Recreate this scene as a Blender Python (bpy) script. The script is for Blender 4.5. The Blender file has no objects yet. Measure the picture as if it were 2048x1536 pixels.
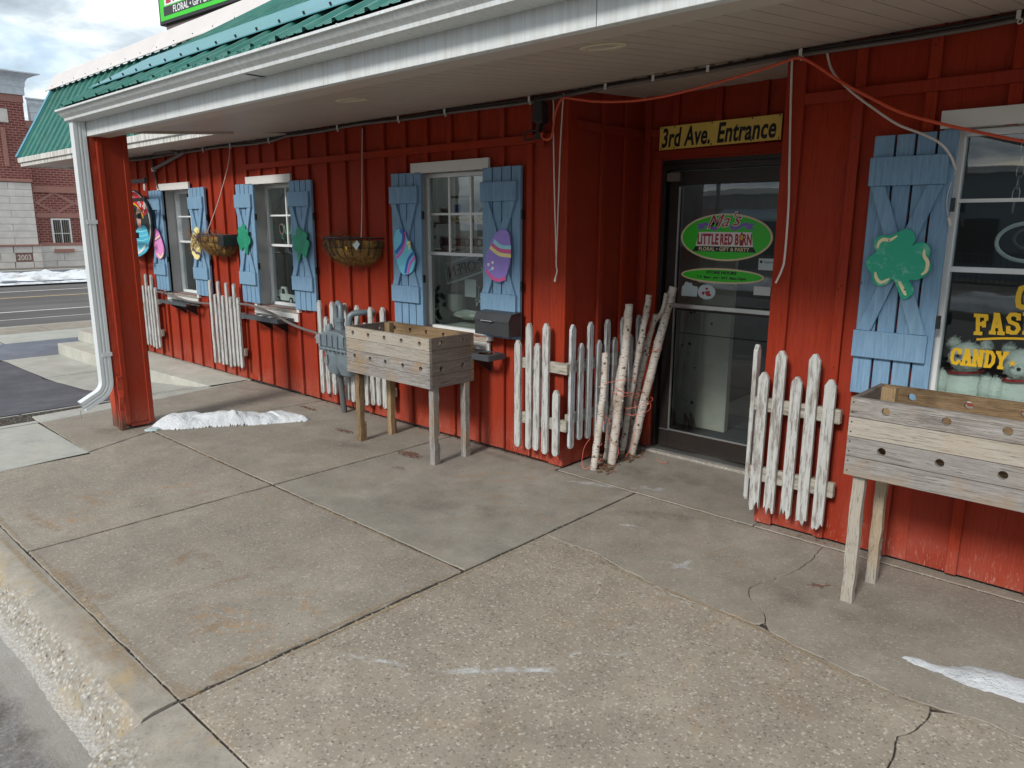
import bpy, bmesh, math, random
from mathutils import Vector, Matrix, noise as mnoise
random.seed(7)
S = bpy.context.scene
COL = S.collection
R = math.radians

# ------------------------------------------------------------------ camera
cam = bpy.data.cameras.new('camera'); cam_o = bpy.data.objects.new('camera', cam); COL.objects.link(cam_o)
cam.sensor_width = 36; cam.lens = 26.155; cam.clip_start = .05; cam.clip_end = 900
yaw, pitch, roll = .7447204, .20983, .0038203
fw = Vector((-math.sin(yaw)*math.cos(pitch), math.cos(yaw)*math.cos(pitch), -math.sin(pitch)))
rt = Vector((math.cos(yaw), math.sin(yaw), 0)); up = rt.cross(fw)
r2 = rt*math.cos(roll)+up*math.sin(roll); u2 = up*math.cos(roll)-rt*math.sin(roll)
M = Matrix((r2, u2, -fw)).transposed().to_4x4(); M.translation = (3.1131, -3.8877, 1.65)
cam_o.matrix_world = M
S.camera = cam_o

# ------------------------------------------------------------------ light
SUN_EL, SUN_AZ = R(33), math.atan2(.14, -1)          # sun stands in front of the shop, a little to the right
W = bpy.data.worlds.new('World'); S.world = W; W.use_nodes = True
nt = W.node_tree; nt.nodes.clear()
def wn(t, **k):
    n = nt.nodes.new(t)
    for a, b in k.items(): setattr(n, a, b)
    return n
sky = wn('ShaderNodeTexSky', sky_type='NISHITA', sun_disc=False, sun_elevation=SUN_EL, sun_rotation=SUN_AZ, air_density=1.0, dust_density=1.5, ozone_density=1.2)
tc = wn('ShaderNodeTexCoord'); sep = wn('ShaderNodeSeparateXYZ'); nt.links.new(tc.outputs['Generated'], sep.inputs[0])
zc = wn('ShaderNodeMath', operation='MAXIMUM'); nt.links.new(sep.outputs[2], zc.inputs[0]); zc.inputs[1].default_value = 0
za = wn('ShaderNodeMath', operation='ADD'); nt.links.new(zc.outputs[0], za.inputs[0]); za.inputs[1].default_value = .22
comb = wn('ShaderNodeCombineXYZ')
for i in (0, 1):
    d = wn('ShaderNodeMath', operation='DIVIDE'); nt.links.new(sep.outputs[i], d.inputs[0]); nt.links.new(za.outputs[0], d.inputs[1]); nt.links.new(d.outputs[0], comb.inputs[i])
def wnoise(scale, detail, off):
    mp = wn('ShaderNodeMapping'); mp.inputs['Location'].default_value = off; nt.links.new(comb.outputs[0], mp.inputs[0])
    n = wn('ShaderNodeTexNoise'); n.inputs['Scale'].default_value = scale; n.inputs['Detail'].default_value = detail; n.inputs['Roughness'].default_value = .55
    n.inputs['Distortion'].default_value = .25
    nt.links.new(mp.outputs[0], n.inputs['Vector']); return n.outputs['Fac']
def wramp(fac, stops):
    r = wn('ShaderNodeValToRGB'); e = r.color_ramp.elements
    while len(e) < len(stops): e.new(.5)
    for q, (p, c) in zip(e, stops): q.position = p; q.color = (*c, 1)
    nt.links.new(fac, r.inputs[0]); return r.outputs[0]
cover = wramp(wnoise(1.5, 7, (3.1, .4, 0)), [(.30, (.45,)*3), (.44, (1,)*3)])
body = wramp(wnoise(3.1, 9, (8.2, 5.5, 1)), [(.34, (1.75, 2.1, 2.4)), (.46, (2.6, 3.0, 3.3)), (.55, (3.9, 4.2, 4.4)), (.66, (5.8, 6.0, 6.1))])
mixc = wn('ShaderNodeMix', data_type='RGBA')
nt.links.new(cover, mixc.inputs[0]); nt.links.new(sky.outputs[0], mixc.inputs[6]); nt.links.new(body, mixc.inputs[7])
bg = wn('ShaderNodeBackground'); bg.inputs[1].default_value = .10
nt.links.new(mixc.outputs[2], bg.inputs[0])
wo = wn('ShaderNodeOutputWorld'); nt.links.new(bg.outputs[0], wo.inputs[0])

sun = bpy.data.lights.new('sun', 'SUN'); sun.energy = 1.05; sun.angle = R(11); sun.color = (1, .96, .90)
sun_o = bpy.data.objects.new('sun', sun); COL.objects.link(sun_o)
sd = Vector((-math.sin(SUN_AZ)*math.cos(SUN_EL), -math.cos(SUN_AZ)*math.cos(SUN_EL), -math.sin(SUN_EL)))
sun_o.rotation_euler = sd.to_track_quat('-Z', 'Y').to_euler(); sun_o.location = (2, -12, 9)

S.view_settings.view_transform = 'Standard'; S.view_settings.look = 'None'
S.view_settings.exposure = 1.42; S.view_settings.gamma = 1; S.view_settings.use_curve_mapping = False
S.render.engine = 'CYCLES'

# ------------------------------------------------------------------ materials
class MT:
    def __init__(s, name, base=(.5, .5, .5), rough=.6, metal=0., spec=.5):
        s.m = bpy.data.materials.new(name); s.m.use_nodes = True; s.nt = s.m.node_tree
        s.b = s.nt.nodes['Principled BSDF']; s.out = s.nt.nodes['Material Output']
        s.b.inputs['Base Color'].default_value = (*base, 1); s.b.inputs['Roughness'].default_value = rough
        s.b.inputs['Metallic'].default_value = metal; s.b.inputs['Specular IOR Level'].default_value = spec
        s._co = None
    def n(s, t, **k):
        x = s.nt.nodes.new(t)
        for a, b in k.items(): setattr(x, a, b)
        return x
    def put(s, sock, v):
        if hasattr(v, 'is_output'): s.nt.links.new(v, sock)
        elif isinstance(v, (tuple, list)) and sock.type == 'RGBA' and len(v) == 3: sock.default_value = (*v, 1)
        else: sock.default_value = v
    def co(s, rnd=True, scale=(1, 1, 1)):
        t = s.n('ShaderNodeTexCoord').outputs['Object']
        if rnd:
            o = s.n('ShaderNodeObjectInfo').outputs['Random']
            k = s.n('ShaderNodeVectorMath', operation='SCALE'); k.inputs[0].default_value = (37.1, 19.7, 23.3); s.put(k.inputs['Scale'], o)
            a = s.n('ShaderNodeVectorMath', operation='ADD'); s.put(a.inputs[0], t); s.put(a.inputs[1], k.outputs[0]); t = a.outputs[0]
        if scale != (1, 1, 1):
            k = s.n('ShaderNodeVectorMath', operation='MULTIPLY'); s.put(k.inputs[0], t); k.inputs[1].default_value = scale; t = k.outputs[0]
        return t
    def rnd(s): return s.n('ShaderNodeObjectInfo').outputs['Random']
    def noise(s, scale, detail=4, rough=.55, vec=None, dist=0.):
        x = s.n('ShaderNodeTexNoise'); x.inputs['Scale'].default_value = scale; x.inputs['Detail'].default_value = detail
        x.inputs['Roughness'].default_value = rough; x.inputs['Distortion'].default_value = dist
        s.put(x.inputs['Vector'], vec if vec is not None else s.co()); return x.outputs['Fac']
    def voro(s, scale, vec=None, feature='F1', out='Distance'):
        x = s.n('ShaderNodeTexVoronoi', feature=feature); x.inputs['Scale'].default_value = scale
        s.put(x.inputs['Vector'], vec if vec is not None else s.co()); return x.outputs[out]
    def ramp(s, fac, stops, interp='LINEAR'):
        r = s.n('ShaderNodeValToRGB'); r.color_ramp.interpolation = interp; e = r.color_ramp.elements
        while len(e) < len(stops): e.new(.5)
        for q, (p, c) in zip(e, stops):
            q.position = p; q.color = (*c, 1) if isinstance(c, (tuple, list)) else (c, c, c, 1)
        s.put(r.inputs[0], fac); return r.outputs[0]
    def mix(s, f, a, b, mode='MIX'):
        x = s.n('ShaderNodeMix', data_type='RGBA', blend_type=mode); s.put(x.inputs[0], f); s.put(x.inputs[6], a); s.put(x.inputs[7], b); return x.outputs[2]
    def math(s, op, a, b=0., c=0.):
        x = s.n('ShaderNodeMath', operation=op); s.put(x.inputs[0], a); s.put(x.inputs[1], b)
        if op in ('MULTIPLY_ADD', 'SMOOTH_MIN'): s.put(x.inputs[2], c)
        return x.outputs[0]
    def xyz(s, vec):
        x = s.n('ShaderNodeSeparateXYZ'); s.put(x.inputs[0], vec); return x.outputs
    def pos(s): return s.n('ShaderNodeNewGeometry').outputs['Position']
    def bump(s, h, strength=.3, dist=.004):
        x = s.n('ShaderNodeBump'); x.inputs['Strength'].default_value = strength; x.inputs['Distance'].default_value = dist
        s.put(x.inputs['Height'], h); s.put(s.b.inputs['Normal'], x.outputs[0]); return s
    def col(s, c): s.put(s.b.inputs['Base Color'], c); return s
    def rgh(s, c): s.put(s.b.inputs['Roughness'], c); return s

def plain(name, c, rough=.6, metal=0., spec=.5, var=.12, vs=6, bs=0., bsc=60):
    t = MT(name, c, rough, metal, spec)
    f = t.noise(vs, 5); a = tuple(v*(1-var) for v in c); b = tuple(min(1, v*(1+var)) for v in c)
    t.col(t.ramp(f, [(.3, a), (.7, b)]))
    if bs: t.bump(t.noise(bsc, 3), bs, .003)
    return t.m

MA = {}
def m_redpaint():
    t = MT('red_barn_paint', rough=.65, spec=.08); P = t.pos(); Z = t.xyz(P)[2]
    g = t.noise(7, 6, .6, t.co(scale=(14, 14, .9)))            # vertical grain
    saw = t.noise(5, 3, .6, t.co(scale=(2, 2, 60)))             # horizontal saw marks
    big = t.noise(1.6, 4); thin = t.noise(11, 5, .7, t.co(scale=(20, 20, .7)))
    c = t.ramp(g, [(.25, (.19, .017, .0065)), (.45, (.31, .033, .0115)), (.62, (.34, .039, .0135)), (.8, (.40, .055, .02))])
    c = t.mix(t.ramp(big, [(.35, 0.), (.72, .7)]), c, (.27, .048, .033))
    r = t.rnd(); c = t.mix(t.math('MULTIPLY', r, .25), c, (.21, .016, .008))
    c = t.mix(t.ramp(thin, [(.56, 0.), (.68, .55)]), c, (.12, .011, .005)); c = t.mix(t.ramp(thin, [(.30, .5), (.38, 0.)]), c, (.42, .085, .045))
    # splash wear low on the wall: chalky pink paint and bare scratches
    low = t.n('ShaderNodeMapRange'); t.put(low.inputs[0], Z); low.inputs[1].default_value = .33; low.inputs[2].default_value = .03
    fl = t.math('MULTIPLY', low.outputs[0], t.ramp(t.noise(5, 5), [(.32, 0.), (.6, 1.)]))
    c = t.mix(t.math('MULTIPLY', fl, .55), c, (.36, .10, .07))
    sc = t.noise(9, 5, .7, t.co(scale=(16, 16, 2.2)))
    low2 = t.n('ShaderNodeMapRange'); t.put(low2.inputs[0], Z); low2.inputs[1].default_value = .2; low2.inputs[2].default_value = .02
    c = t.mix(t.math('MULTIPLY', low2.outputs[0], t.ramp(sc, [(.57, 0.), (.68, .75)])), c, (.5, .33, .27))
    kn = t.voro(3.2, t.co(scale=(1.3, 0, 1))); c = t.mix(t.ramp(kn, [(.02, .6), (.035, 0.)]), c, (.07, .01, .006))
    t.col(c); t.bump(t.mix(.45, g, saw), .35, .004); t.rgh(t.ramp(g, [(.2, .45), (.8, .7)])); return t.m
MA['red'] = m_redpaint()
def m_worn_red():
    t = MT('weathered_red_edge', rough=.7); g = t.noise(9, 6, .65, t.co(scale=(8, 8, 1.2)))
    c = t.ramp(g, [(.3, (.30, .02, .008)), (.5, (.45, .045, .015)), (.6, (.40, .06, .02)), (.66, (.25, .16, .09))])
    Z = t.xyz(t.pos())[2]; low = t.n('ShaderNodeMapRange'); t.put(low.inputs[0], Z); low.inputs[1].default_value = .2; low.inputs[2].default_value = .05
    c = t.mix(t.math('MULTIPLY', low.outputs[0], .85), c, (.09, .06, .04)); t.col(c); t.bump(g, .6, .006); return t.m
MA['redworn'] = m_worn_red()
def m_blue():
    t = MT('blue_shutter_paint', rough=.6, spec=.3); g = t.noise(6, 6, .6, t.co(scale=(16, 16, 1.1)))
    big = t.noise(2.5, 4)
    c = t.ramp(g, [(.22, (.10, .185, .29)), (.5, (.165, .285, .425)), (.8, (.24, .37, .50))])
    c = t.mix(t.ramp(big, [(.4, 0.), (.75, .5)]), c, (.19, .33, .42))
    kn = t.voro(4.5, t.co(scale=(1.6, 0, 1))); c = t.mix(t.ramp(kn, [(.02, .8), (.045, 0.)]), c, (.05, .10, .17))
    st = t.noise(11, 5, .7, t.co(scale=(14, 14, 1.0))); c = t.mix(t.ramp(st, [(.60, 0.), (.70, .6)]), c, (.055, .105, .17))
    t.col(c); t.bump(g, .3, .003); return t.m
MA['blue'] = m_blue()
def m_white(name, c, dirt, streak=False):
    t = MT(name, rough=.45, spec=.4); f = t.noise(3, 5); k = t.ramp(f, [(.35, tuple(v*.93 for v in c)), (.7, c)])
    if streak:
        s = t.noise(6, 4, .6, t.co(rnd=False, scale=(9, 9, .25))); k = t.mix(t.ramp(s, [(.42, 0.), (.62, dirt)]), k, (.33, .29, .22))
    else:
        s = t.noise(14, 6, .65); k = t.mix(t.ramp(s, [(.55, 0.), (.75, dirt)]), k, (.40, .36, .30))
    t.col(k); t.bump(t.noise(90, 2), .08, .001); return t.m
MA['alu'] = m_white('white_aluminium_trim', (.66, .70, .71), .15)
MA['alu_drip'] = m_white('faintly_streaked_gutter', (.66, .70, .71), .28, True); MA['alu_dirty'] = m_white('streaked_white_fascia', (.70, .71, .69), .8, True)
MA['whitetrim'] = m_white('white_window_trim', (.66, .65, .62), .3)
MA['vinyl'] = m_white('white_vinyl_frame', (.72, .74, .74), .08)
MA['greyjamb'] = m_white('grey_primed_jamb', (.42, .42, .41), .3)
MA['soffit'] = m_white('beige_vinyl_soffit', (.50, .445, .39), .12)
MA['soffitgroove'] = plain('soffit_groove', (.24, .20, .17), .7)
MA['cream'] = plain('cream_lamp_trim', (.62, .55, .40), .5)
def m_roof(name, a, b):
    t = MT(name, rough=.38, spec=.5); f = t.noise(1.3, 6); g = t.noise(20, 4, .6, t.co(scale=(3, .4, .4)))
    t.col(t.mix(t.ramp(g, [(.45, 0.), (.8, .35)]), t.ramp(f, [(.3, a), (.7, b)]), (.18, .30, .27))); return t.m
MA['roof'] = m_roof('green_ribbed_metal', (.012, .115, .088), (.02, .17, .135))
MA['teal'] = m_roof('teal_flashing', (.045, .21, .245), (.06, .26, .30))
MA['tealrake'] = plain('blue_green_rake_trim', (.035, .22, .31), .4)
MA['coping'] = m_white('white_coping_metal', (.62, .58, .56), .25)
MA['black'] = plain('black_metal', (.012, .012, .013), .45)
MA['blackplastic'] = plain('black_plastic', (.02, .02, .021), .4, bs=.1)
MA['dark'] = plain('dark_gap', (.012, .010, .008), .9)
MA['bronze'] = plain('dark_bronze_aluminium', (.032, .026, .023), .38, .4)
MA['steel'] = plain('brushed_steel', (.55, .55, .54), .35, .9)
MA['gunmetal'] = plain('grey_powder_coat', (.05, .052, .056), .45, .2)
MA['shelfgrey'] = plain('grey_painted_iron', (.085, .095, .105), .5, .3)
MA['meter'] = plain('grey_meter_paint', (.15, .19, .215), .45, .1, vs=14, var=.18)
MA['meterlight'] = plain('silver_regulator', (.36, .37, .38), .4, .5)
MA['cordwhite'] = plain('white_cord', (.62, .55, .50), .6)
MA['cordorange'] = plain('orange_cable', (.62, .085, .035), .5)
MA['twine'] = plain('orange_twine', (.70, .15, .10), .6)
MA['conduit'] = plain('brown_black_conduit', (.03, .022, .020), .5)
MA['conduitgrey'] = plain('grey_brown_pipe', (.13, .105, .095), .5)
MA['clip'] = plain('white_cable_clip', (.62, .60, .55), .5)
MA['stem'] = plain('grey_pvc_conduit', (.10, .105, .11), .5)

def m_wood(name, axis, cols, stain, grey, bs=.5, knots=True):
    t = MT(name, rough=.8, spec=.2); sc = [13, 13, 13]; sc[axis] = .8
    g = t.noise(4.2, 8, .68, t.co(scale=tuple(sc)), dist=1.1); fine = t.noise(16, 5, .7, t.co(scale=tuple(3.2*v if v > 1 else 1.2 for v in sc)))
    c = t.ramp(g, [(.22, cols[0]), (.45, cols[1]), (.62, cols[2]), (.8, cols[3])])
    c = t.mix(t.ramp(fine, [(.48, 0.), (.60, .7)]), c, cols[0])
    b = t.noise(3.0, 5, .6); c = t.mix(t.ramp(b, [(.52, 0.), (.64, stain[3])]), c, stain[:3])
    c = t.mix(t.math('MULTIPLY', t.rnd(), grey), c, tuple(.62*v for v in cols[2])); c = t.mix(t.ramp(t.math('FRACT', t.math('MULTIPLY', t.rnd(), 7.3)), [(.62, 0.), (.8, .45)]), c, (cols[3][0]*1.05, cols[3][1]*.96, cols[3][2]*.80))
    k2 = [5.5, 5.5, 5.5]; k2[axis] = 2.6; k2[1 if axis != 1 else 0] = 0.
    h = t.mix(.5, g, fine)
    if knots:
        kv = t.co(scale=tuple(k2)); kw = t.n('ShaderNodeVectorMath', operation='ADD'); nz = t.n('ShaderNodeTexNoise'); nz.inputs['Scale'].default_value = 2.; t.put(nz.inputs['Vector'], kv); ks = t.n('ShaderNodeVectorMath', operation='SCALE'); t.put(ks.inputs[0], nz.outputs['Color']); ks.inputs['Scale'].default_value = .22; t.put(kw.inputs[0], kv); t.put(kw.inputs[1], ks.outputs[0])
        kn = t.voro(1.0, kw.outputs[0]); kc = t.xyz(t.voro(1.0, kw.outputs[0], out='Color')); kn = t.math('ADD', kn, t.math('MULTIPLY', t.math('GREATER_THAN', kc[0], .45), 1.)); kn = t.math('ADD', kn, t.math('MULTIPLY', kc[1], .05)); c = t.mix(t.ramp(kn, [(.05, .85), (.085, .45), (.16, 0.)]), c, (.10, .075, .055))
    ck = t.noise(5, 3, .5, t.co(scale=tuple(1.7*v if v > 1 else .5 for v in sc))); c = t.mix(t.ramp(ck, [(.485, 0.), (.5, .8), (.515, 0.)]), c, tuple(.35*v for v in cols[0]))
    t.col(c); t.bump(h, bs, .004); return t.m
GREYW = [(.12, .10, .085), (.27, .25, .23), (.385, .365, .345), (.48, .465, .445)]
WARMW = [(.09, .055, .03), (.22, .145, .08), (.33, .23, .13), (.43, .34, .23)]
for ax, nm in ((0, 'x'), (1, 'y'), (2, 'z')):
    MA['gw'+nm] = m_wood('weathered_grey_wood_'+nm, ax, GREYW, (.30, .19, .085, .75), .5)
    MA['ww'+nm] = m_wood('stained_brown_wood_'+nm, ax, WARMW, (.07, .04, .02, .8), .2)
    MA['dgw'+nm] = m_wood('dark_grey_wood_'+nm, ax, [(.09, .07, .06), (.17, .14, .125), (.235, .20, .18), (.30, .265, .24)], (.16, .09, .05, .5), .3)
def m_picket(axis, name, base=(.60, .60, .57)):
    t = MT(name, rough=.75, spec=.25); sc = [18, 18, 18]; sc[axis] = 1.4
    g = t.noise(3.6, 8, .7, t.co(scale=tuple(sc)), dist=.5); p = t.noise(7, 6, .7, t.co(scale=tuple(.35*v if v > 2 else v for v in sc)))
    c = t.ramp(g, [(.3, tuple(v*.72 for v in base)), (.55, base), (.8, tuple(min(.8, v*1.15) for v in base))])
    peel = t.ramp(t.mix(.5, g, p), [(.38, .9), (.455, .5), (.50, 0.)])
    c = t.mix(peel, c, (.16, .13, .105)); t.col(c); t.bump(t.mix(.5, g, p), .7, .005); return t.m
MA['pick'] = m_picket(2, 'peeling_white_paint', (.47, .475, .46)); MA['pickrail'] = m_picket(0, 'peeling_white_rail', (.40, .375, .32)); MA['pickraily'] = m_picket(1, 'peeling_white_rail_side', (.40, .375, .32))
MA['pickgrey'] = m_picket(2, 'bluish_white_picket_paint', (.50, .53, .55))
def m_birch():
    t = MT('birch_bark', rough=.75, spec=.2)
    l = t.noise(5, 5, .6, t.co(scale=(5, 5, 26))); b = t.noise(6, 5, .6); p = t.noise(18, 3)
    c = t.ramp(b, [(.3, (.36, .29, .23)), (.5, (.53, .48, .43)), (.75, (.60, .57, .54))])
    c = t.mix(t.ramp(l, [(.57, 0.), (.63, .85)]), c, (.06, .045, .035))
    c = t.mix(t.ramp(t.voro(20, t.co(scale=(1, 1, .8))), [(.13, .9), (.22, 0.)]), c, (.05, .04, .03))
    c = t.mix(t.ramp(p, [(.62, 0.), (.75, .5)]), c, (.45, .27, .18)); t.col(c); t.bump(t.mix(.5, l, p), .6, .006); return t.m
MA['birch'] = m_birch()
MA['logend'] = plain('cut_log_end', (.45, .33, .22), .8)
def m_concrete(name, a, b, c3, speck=1., rust=0., pit=.5, warm=0.):
    t = MT(name, rough=.88, spec=.25); P = t.pos()
    big = t.noise(.9, 6, .6, P); med = t.noise(5, 6, .65, P); fine = t.noise(85, 5, .75, P)
    c = t.ramp(big, [(.3, a), (.5, b), (.72, c3)])
    c = t.mix(t.ramp(med, [(.35, 0.), (.7, .6)]), c, tuple(v*.76 for v in a)); m2 = t.noise(2.1, 7, .7, P, dist=.4); c = t.mix(t.ramp(m2, [(.30, .45), (.45, 0.)]), c, tuple(v*.66 for v in a)); c = t.mix(t.ramp(m2, [(.56, 0.), (.70, .4)]), c, tuple(min(.8, v*1.25) for v in c3))
    ag = t.voro(125, P, out='Color'); agx = t.xyz(ag)[0]
    c = t.mix(t.math('MULTIPLY', t.ramp(agx, [(.0, .85), (.16, 0.), (.86, 0.), (1., .75)]), speck*.5), c, t.ramp(agx, [(.0, (.07, .055, .045)), (.5, (.2, .17, .14)), (.55, (.62, .52, .38)), (1., (.70, .66, .58))]))
    c = t.mix(t.ramp(fine, [(.56, 0.), (.72, .5*speck)]), c, tuple(v*.5 for v in a))
    c = t.mix(t.ramp(fine, [(.28, .4*speck), (.42, 0.)]), c, tuple(min(.8, v*1.6) for v in c3))
    pits = t.voro(17, P); c = t.mix(t.ramp(pits, [(.045, .7*pit), (.075, 0.)]), c, (.06, .05, .04))
    if rust:
        rr = t.noise(1.5, 5, .6, P, dist=.8); area = t.noise(.8, 2, .5, P)
        line = t.ramp(rr, [(.485, 0.), (.5, 1.), (.53, 0.)])
        f = t.math('MULTIPLY', t.math('MULTIPLY', line, t.ramp(area, [(.48, 0.), (.62, rust)])), t.ramp(t.noise(11, 4, .6, P), [(.35, .1), (.65, 1.)]))
        c = t.mix(f, c, (.36, .19, .065))
    salt = t.noise(2.6, 6, .7, P, dist=.6); c = t.mix(t.ramp(salt, [(.66, 0.), (.74, .35)]), c, (.55, .55, .53))
    t.col(c); t.bump(t.mix(.35, med, t.mix(.5, fine, agx)), .35*(.5+speck), .006); return t.m
MA['conc'] = m_concrete('old_sidewalk_concrete', (0.258, 0.224, 0.186), (0.308, 0.271, 0.224), (0.359, 0.318, 0.265), .8, .9)
MA['concgrey'] = m_concrete('smooth_grey_concrete', (0.239, 0.217, 0.183), (0.298, 0.273, 0.233), (0.344, 0.319, 0.277), .35, .4, .3)
MA['concagg'] = m_concrete('worn_aggregate_concrete', (0.282, 0.240, 0.190), (0.330, 0.286, 0.228), (0.372, 0.324, 0.264), 1.25, .3, .8)
MA['conctan'] = m_concrete('tan_sidewalk_concrete', (0.252, 0.220, 0.181), (0.298, 0.265, 0.220), (0.340, 0.307, 0.260), .6, .3)
MA['concnew'] = m_concrete('pale_new_concrete', (.37, .375, .335), (.42, .42, .38), (.455, .45, .405), .25, .25, .2)
MA['concstep'] = m_concrete('pale_step_concrete', (.43, .43, .375), (.48, .475, .42), (.52, .51, .455), .2, .15, .1)
MA['purple'] = m_concrete('purple_stained_concrete', (.085, .085, .10), (.11, .11, .128), (.145, .145, .165), .2, 0., .1)
MA['bluegrey'] = m_concrete('blue_grey_concrete', (.135, .15, .185), (.16, .178, .215), (.19, .205, .24), .2, .2, .1)
MA['kerb'] = m_concrete('rough_kerb_concrete', (.27, .25, .22), (.345, .325, .29), (.43, .41, .37), 1.5, .9, 1.)
MA['dirt'] = m_concrete('dirt_in_joint', (.035, .028, .022), (.05, .04, .032), (.07, .058, .045), 1.2)
MA['gutter'] = m_concrete('gritty_gutter', (.13, .115, .105), (.20, .18, .165), (.36, .345, .33), 1.3, .5)
def m_asphalt():
    t = MT('worn_asphalt', rough=.85, spec=.25); P = t.pos()
    big = t.noise(.35, 5, .6, P); f = t.noise(60, 4, .7, P)
    c = t.ramp(big, [(.3, (.095, .088, .085)), (.7, (.145, .137, .132))]); c = t.mix(t.ramp(f, [(.5, 0.), (.75, .5)]), c, (.26, .25, .24))
    mp = t.n('ShaderNodeVectorMath', operation='MULTIPLY'); t.put(mp.inputs[0], P); mp.inputs[1].default_value = (1.2, .03, 1)
    st = t.noise(1, 4, .6, mp.outputs[0]); c = t.mix(t.ramp(st, [(.4, .5), (.6, 0.)]), c, (.065, .06, .058))
    t.col(c); t.bump(f, .4, .004); return t.m
MA['asphalt'] = m_asphalt()
MA['linewhite'] = plain('worn_white_line', (.62, .60, .57), .7, vs=9, var=.2); MA['lineyellow'] = plain('worn_yellow_line', (.50, .36, .16), .7, vs=9, var=.25)
def m_snow(name, dirty):
    t = MT(name, rough=.65, spec=.35); P = t.pos(); f = t.noise(14, 6, .65, P); b = t.noise(2.2, 6, .7, P)
    c = t.ramp(f, [(.3, (.66, .70, .74)), (.7, (.82, .84, .86))]); c = t.mix(t.ramp(b, [(.48, 0.), (.68, dirty)]), c, (.16, .135, .115))
    t.b.inputs['Subsurface Weight'].default_value = .15; t.b.inputs['Subsurface Radius'].default_value = (.02, .02, .025)
    t.col(c); t.bump(t.mix(.5, f, t.noise(60, 5, .75, P)), 1., .03); return t.m
MA['snow'] = m_snow('clean_melting_snow', .12); MA['snowgrey'] = m_snow('grainy_old_snow', .45); MA['snowdirty'] = m_snow('dirty_ploughed_snow', .75)
def m_glass(name, tint, refl=1.):
    t = MT(name); nt_ = t.nt; nt_.nodes.remove(t.b)
    tr = t.n('ShaderNodeBsdfTransparent'); tr.inputs[0].default_value = (*tint, 1)
    gl = t.n('ShaderNodeBsdfGlossy'); gl.inputs['Roughness'].default_value = .01; gl.inputs[0].default_value = (.95, .98, 1, 1)
    fr = t.n('ShaderNodeFresnel'); fr.inputs[0].default_value = 1.5
    k = t.math('MULTIPLY', fr.outputs[0], 1.7*refl); k = t.math('MINIMUM', k, .9)
    bw = t.n('ShaderNodeBump'); bw.inputs['Strength'].default_value = .03; bw.inputs['Distance'].default_value = .02
    t.put(bw.inputs['Height'], t.noise(2.2, 2)); nt_.links.new(bw.outputs[0], gl.inputs['Normal'])
    mx = t.n('ShaderNodeMixShader'); t.put(mx.inputs[0], k); nt_.links.new(tr.outputs[0], mx.inputs[1]); nt_.links.new(gl.outputs[0], mx.inputs[2])
    nt_.links.new(mx.outputs[0], t.out.inputs[0]); return t.m
MA['glass'] = m_glass('window_glass', (.72, .80, .78)); MA['doorglass'] = m_glass('door_glass', (.80, .85, .84), 1.1)
def m_brick():
    t = MT('red_brick', rough=.85, spec=.2)
    P = t.n('ShaderNodeTexCoord').outputs['Object']; x, y, z = t.xyz(P)
    cb = t.n('ShaderNodeCombineXYZ'); t.put(cb.inputs[0], y); t.put(cb.inputs[1], z)
    b = t.n('ShaderNodeTexBrick'); t.put(b.inputs['Vector'], cb.outputs[0]); b.inputs['Scale'].default_value = 1
    b.inputs['Brick Width'].default_value = .245; b.inputs['Row Height'].default_value = .098; b.inputs['Mortar Size'].default_value = .013; b.inputs['Bias'].default_value = -.2
    b.inputs['Color1'].default_value = (.17, .045, .038, 1); b.inputs['Color2'].default_value = (.23, .068, .056, 1); b.inputs['Mortar'].default_value = (.33, .20, .17, 1)
    n = t.noise(.7, 5); t.col(t.mix(t.ramp(n, [(.4, 0.), (.7, .3)]), b.outputs['Color'], (.10, .03, .028)))
    t.bump(b.outputs['Fac'], .5, -.01); return t.m
MA['brick'] = m_brick()
MA['brickband'] = plain('pinkish_brick_band', (.30, .145, .115), .85, vs=20); MA['stone'] = plain('pale_limestone_block', (.56, .525, .485), .85, vs=2.5)
MA['cornice'] = plain('pale_blue_grey_cornice', (.50, .54, .58), .5); MA['plaque'] = plain('reddish_plaque', (.22, .12, .10), .8)
MA['blind'] = plain('vertical_blind', (.16, .14, .11), .8); MA['winblack'] = plain('black_window_glass', (.008, .009, .011), .08)
MA['roomwall'] = plain('shop_wall_paint', (.30, .30, .27), .8); MA['roomdark'] = plain('dim_inner_wall', (.06, .065, .065), .8); MA['roomfloor'] = plain('shop_floor', (.14, .135, .12), .5); MA['mat'] = plain('dark_floor_mat', (.055, .065, .07), .9)  # roomdark: dimness put into the wall colour, so the glass reflections show
MA['panelwhite'] = plain('ivory_cabinet_paint', (.52, .53, .46), .5)
MA['plush'] = plain('white_plush_fur', (.70, .74, .70), .95, bs=.8, bsc=90); MA['ribbon'] = plain('red_ribbon', (.42, .02, .03), .5)
MA['cup'] = plain('cream_mug', (.60, .56, .46), .4); MA['cupred'] = plain('brown_red_mug_print', (.16, .035, .03), .5); MA['jar'] = plain('white_jar', (.55, .58, .54), .4)
MA['neon'] = plain('unlit_white_neon_tube', (.62, .66, .66), .3); MA['neongreen'] = plain('green_neon_tube', (.16, .55, .30), .3); MA['neonpink'] = plain('pink_neon_tube', (.62, .34, .32), .3)
MA['wicker'] = plain('white_wicker', (.40, .42, .40), .8, bs=.5); MA['leafgreen'] = plain('dark_green_leaf', (.015, .12, .06), .5)
MA['paper'] = plain('white_paper', (.62, .66, .66), .7, var=.05); MA['stickerblue'] = plain('pale_blue_sticker', (.50, .60, .62), .5, var=.05)
MA['yellow'] = plain('yellow_sign_paint', (.80, .58, .12), .5, var=.06); MA['candy'] = plain('yellow_vinyl_lettering', (.72, .43, .01), .45, var=.05)
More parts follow.
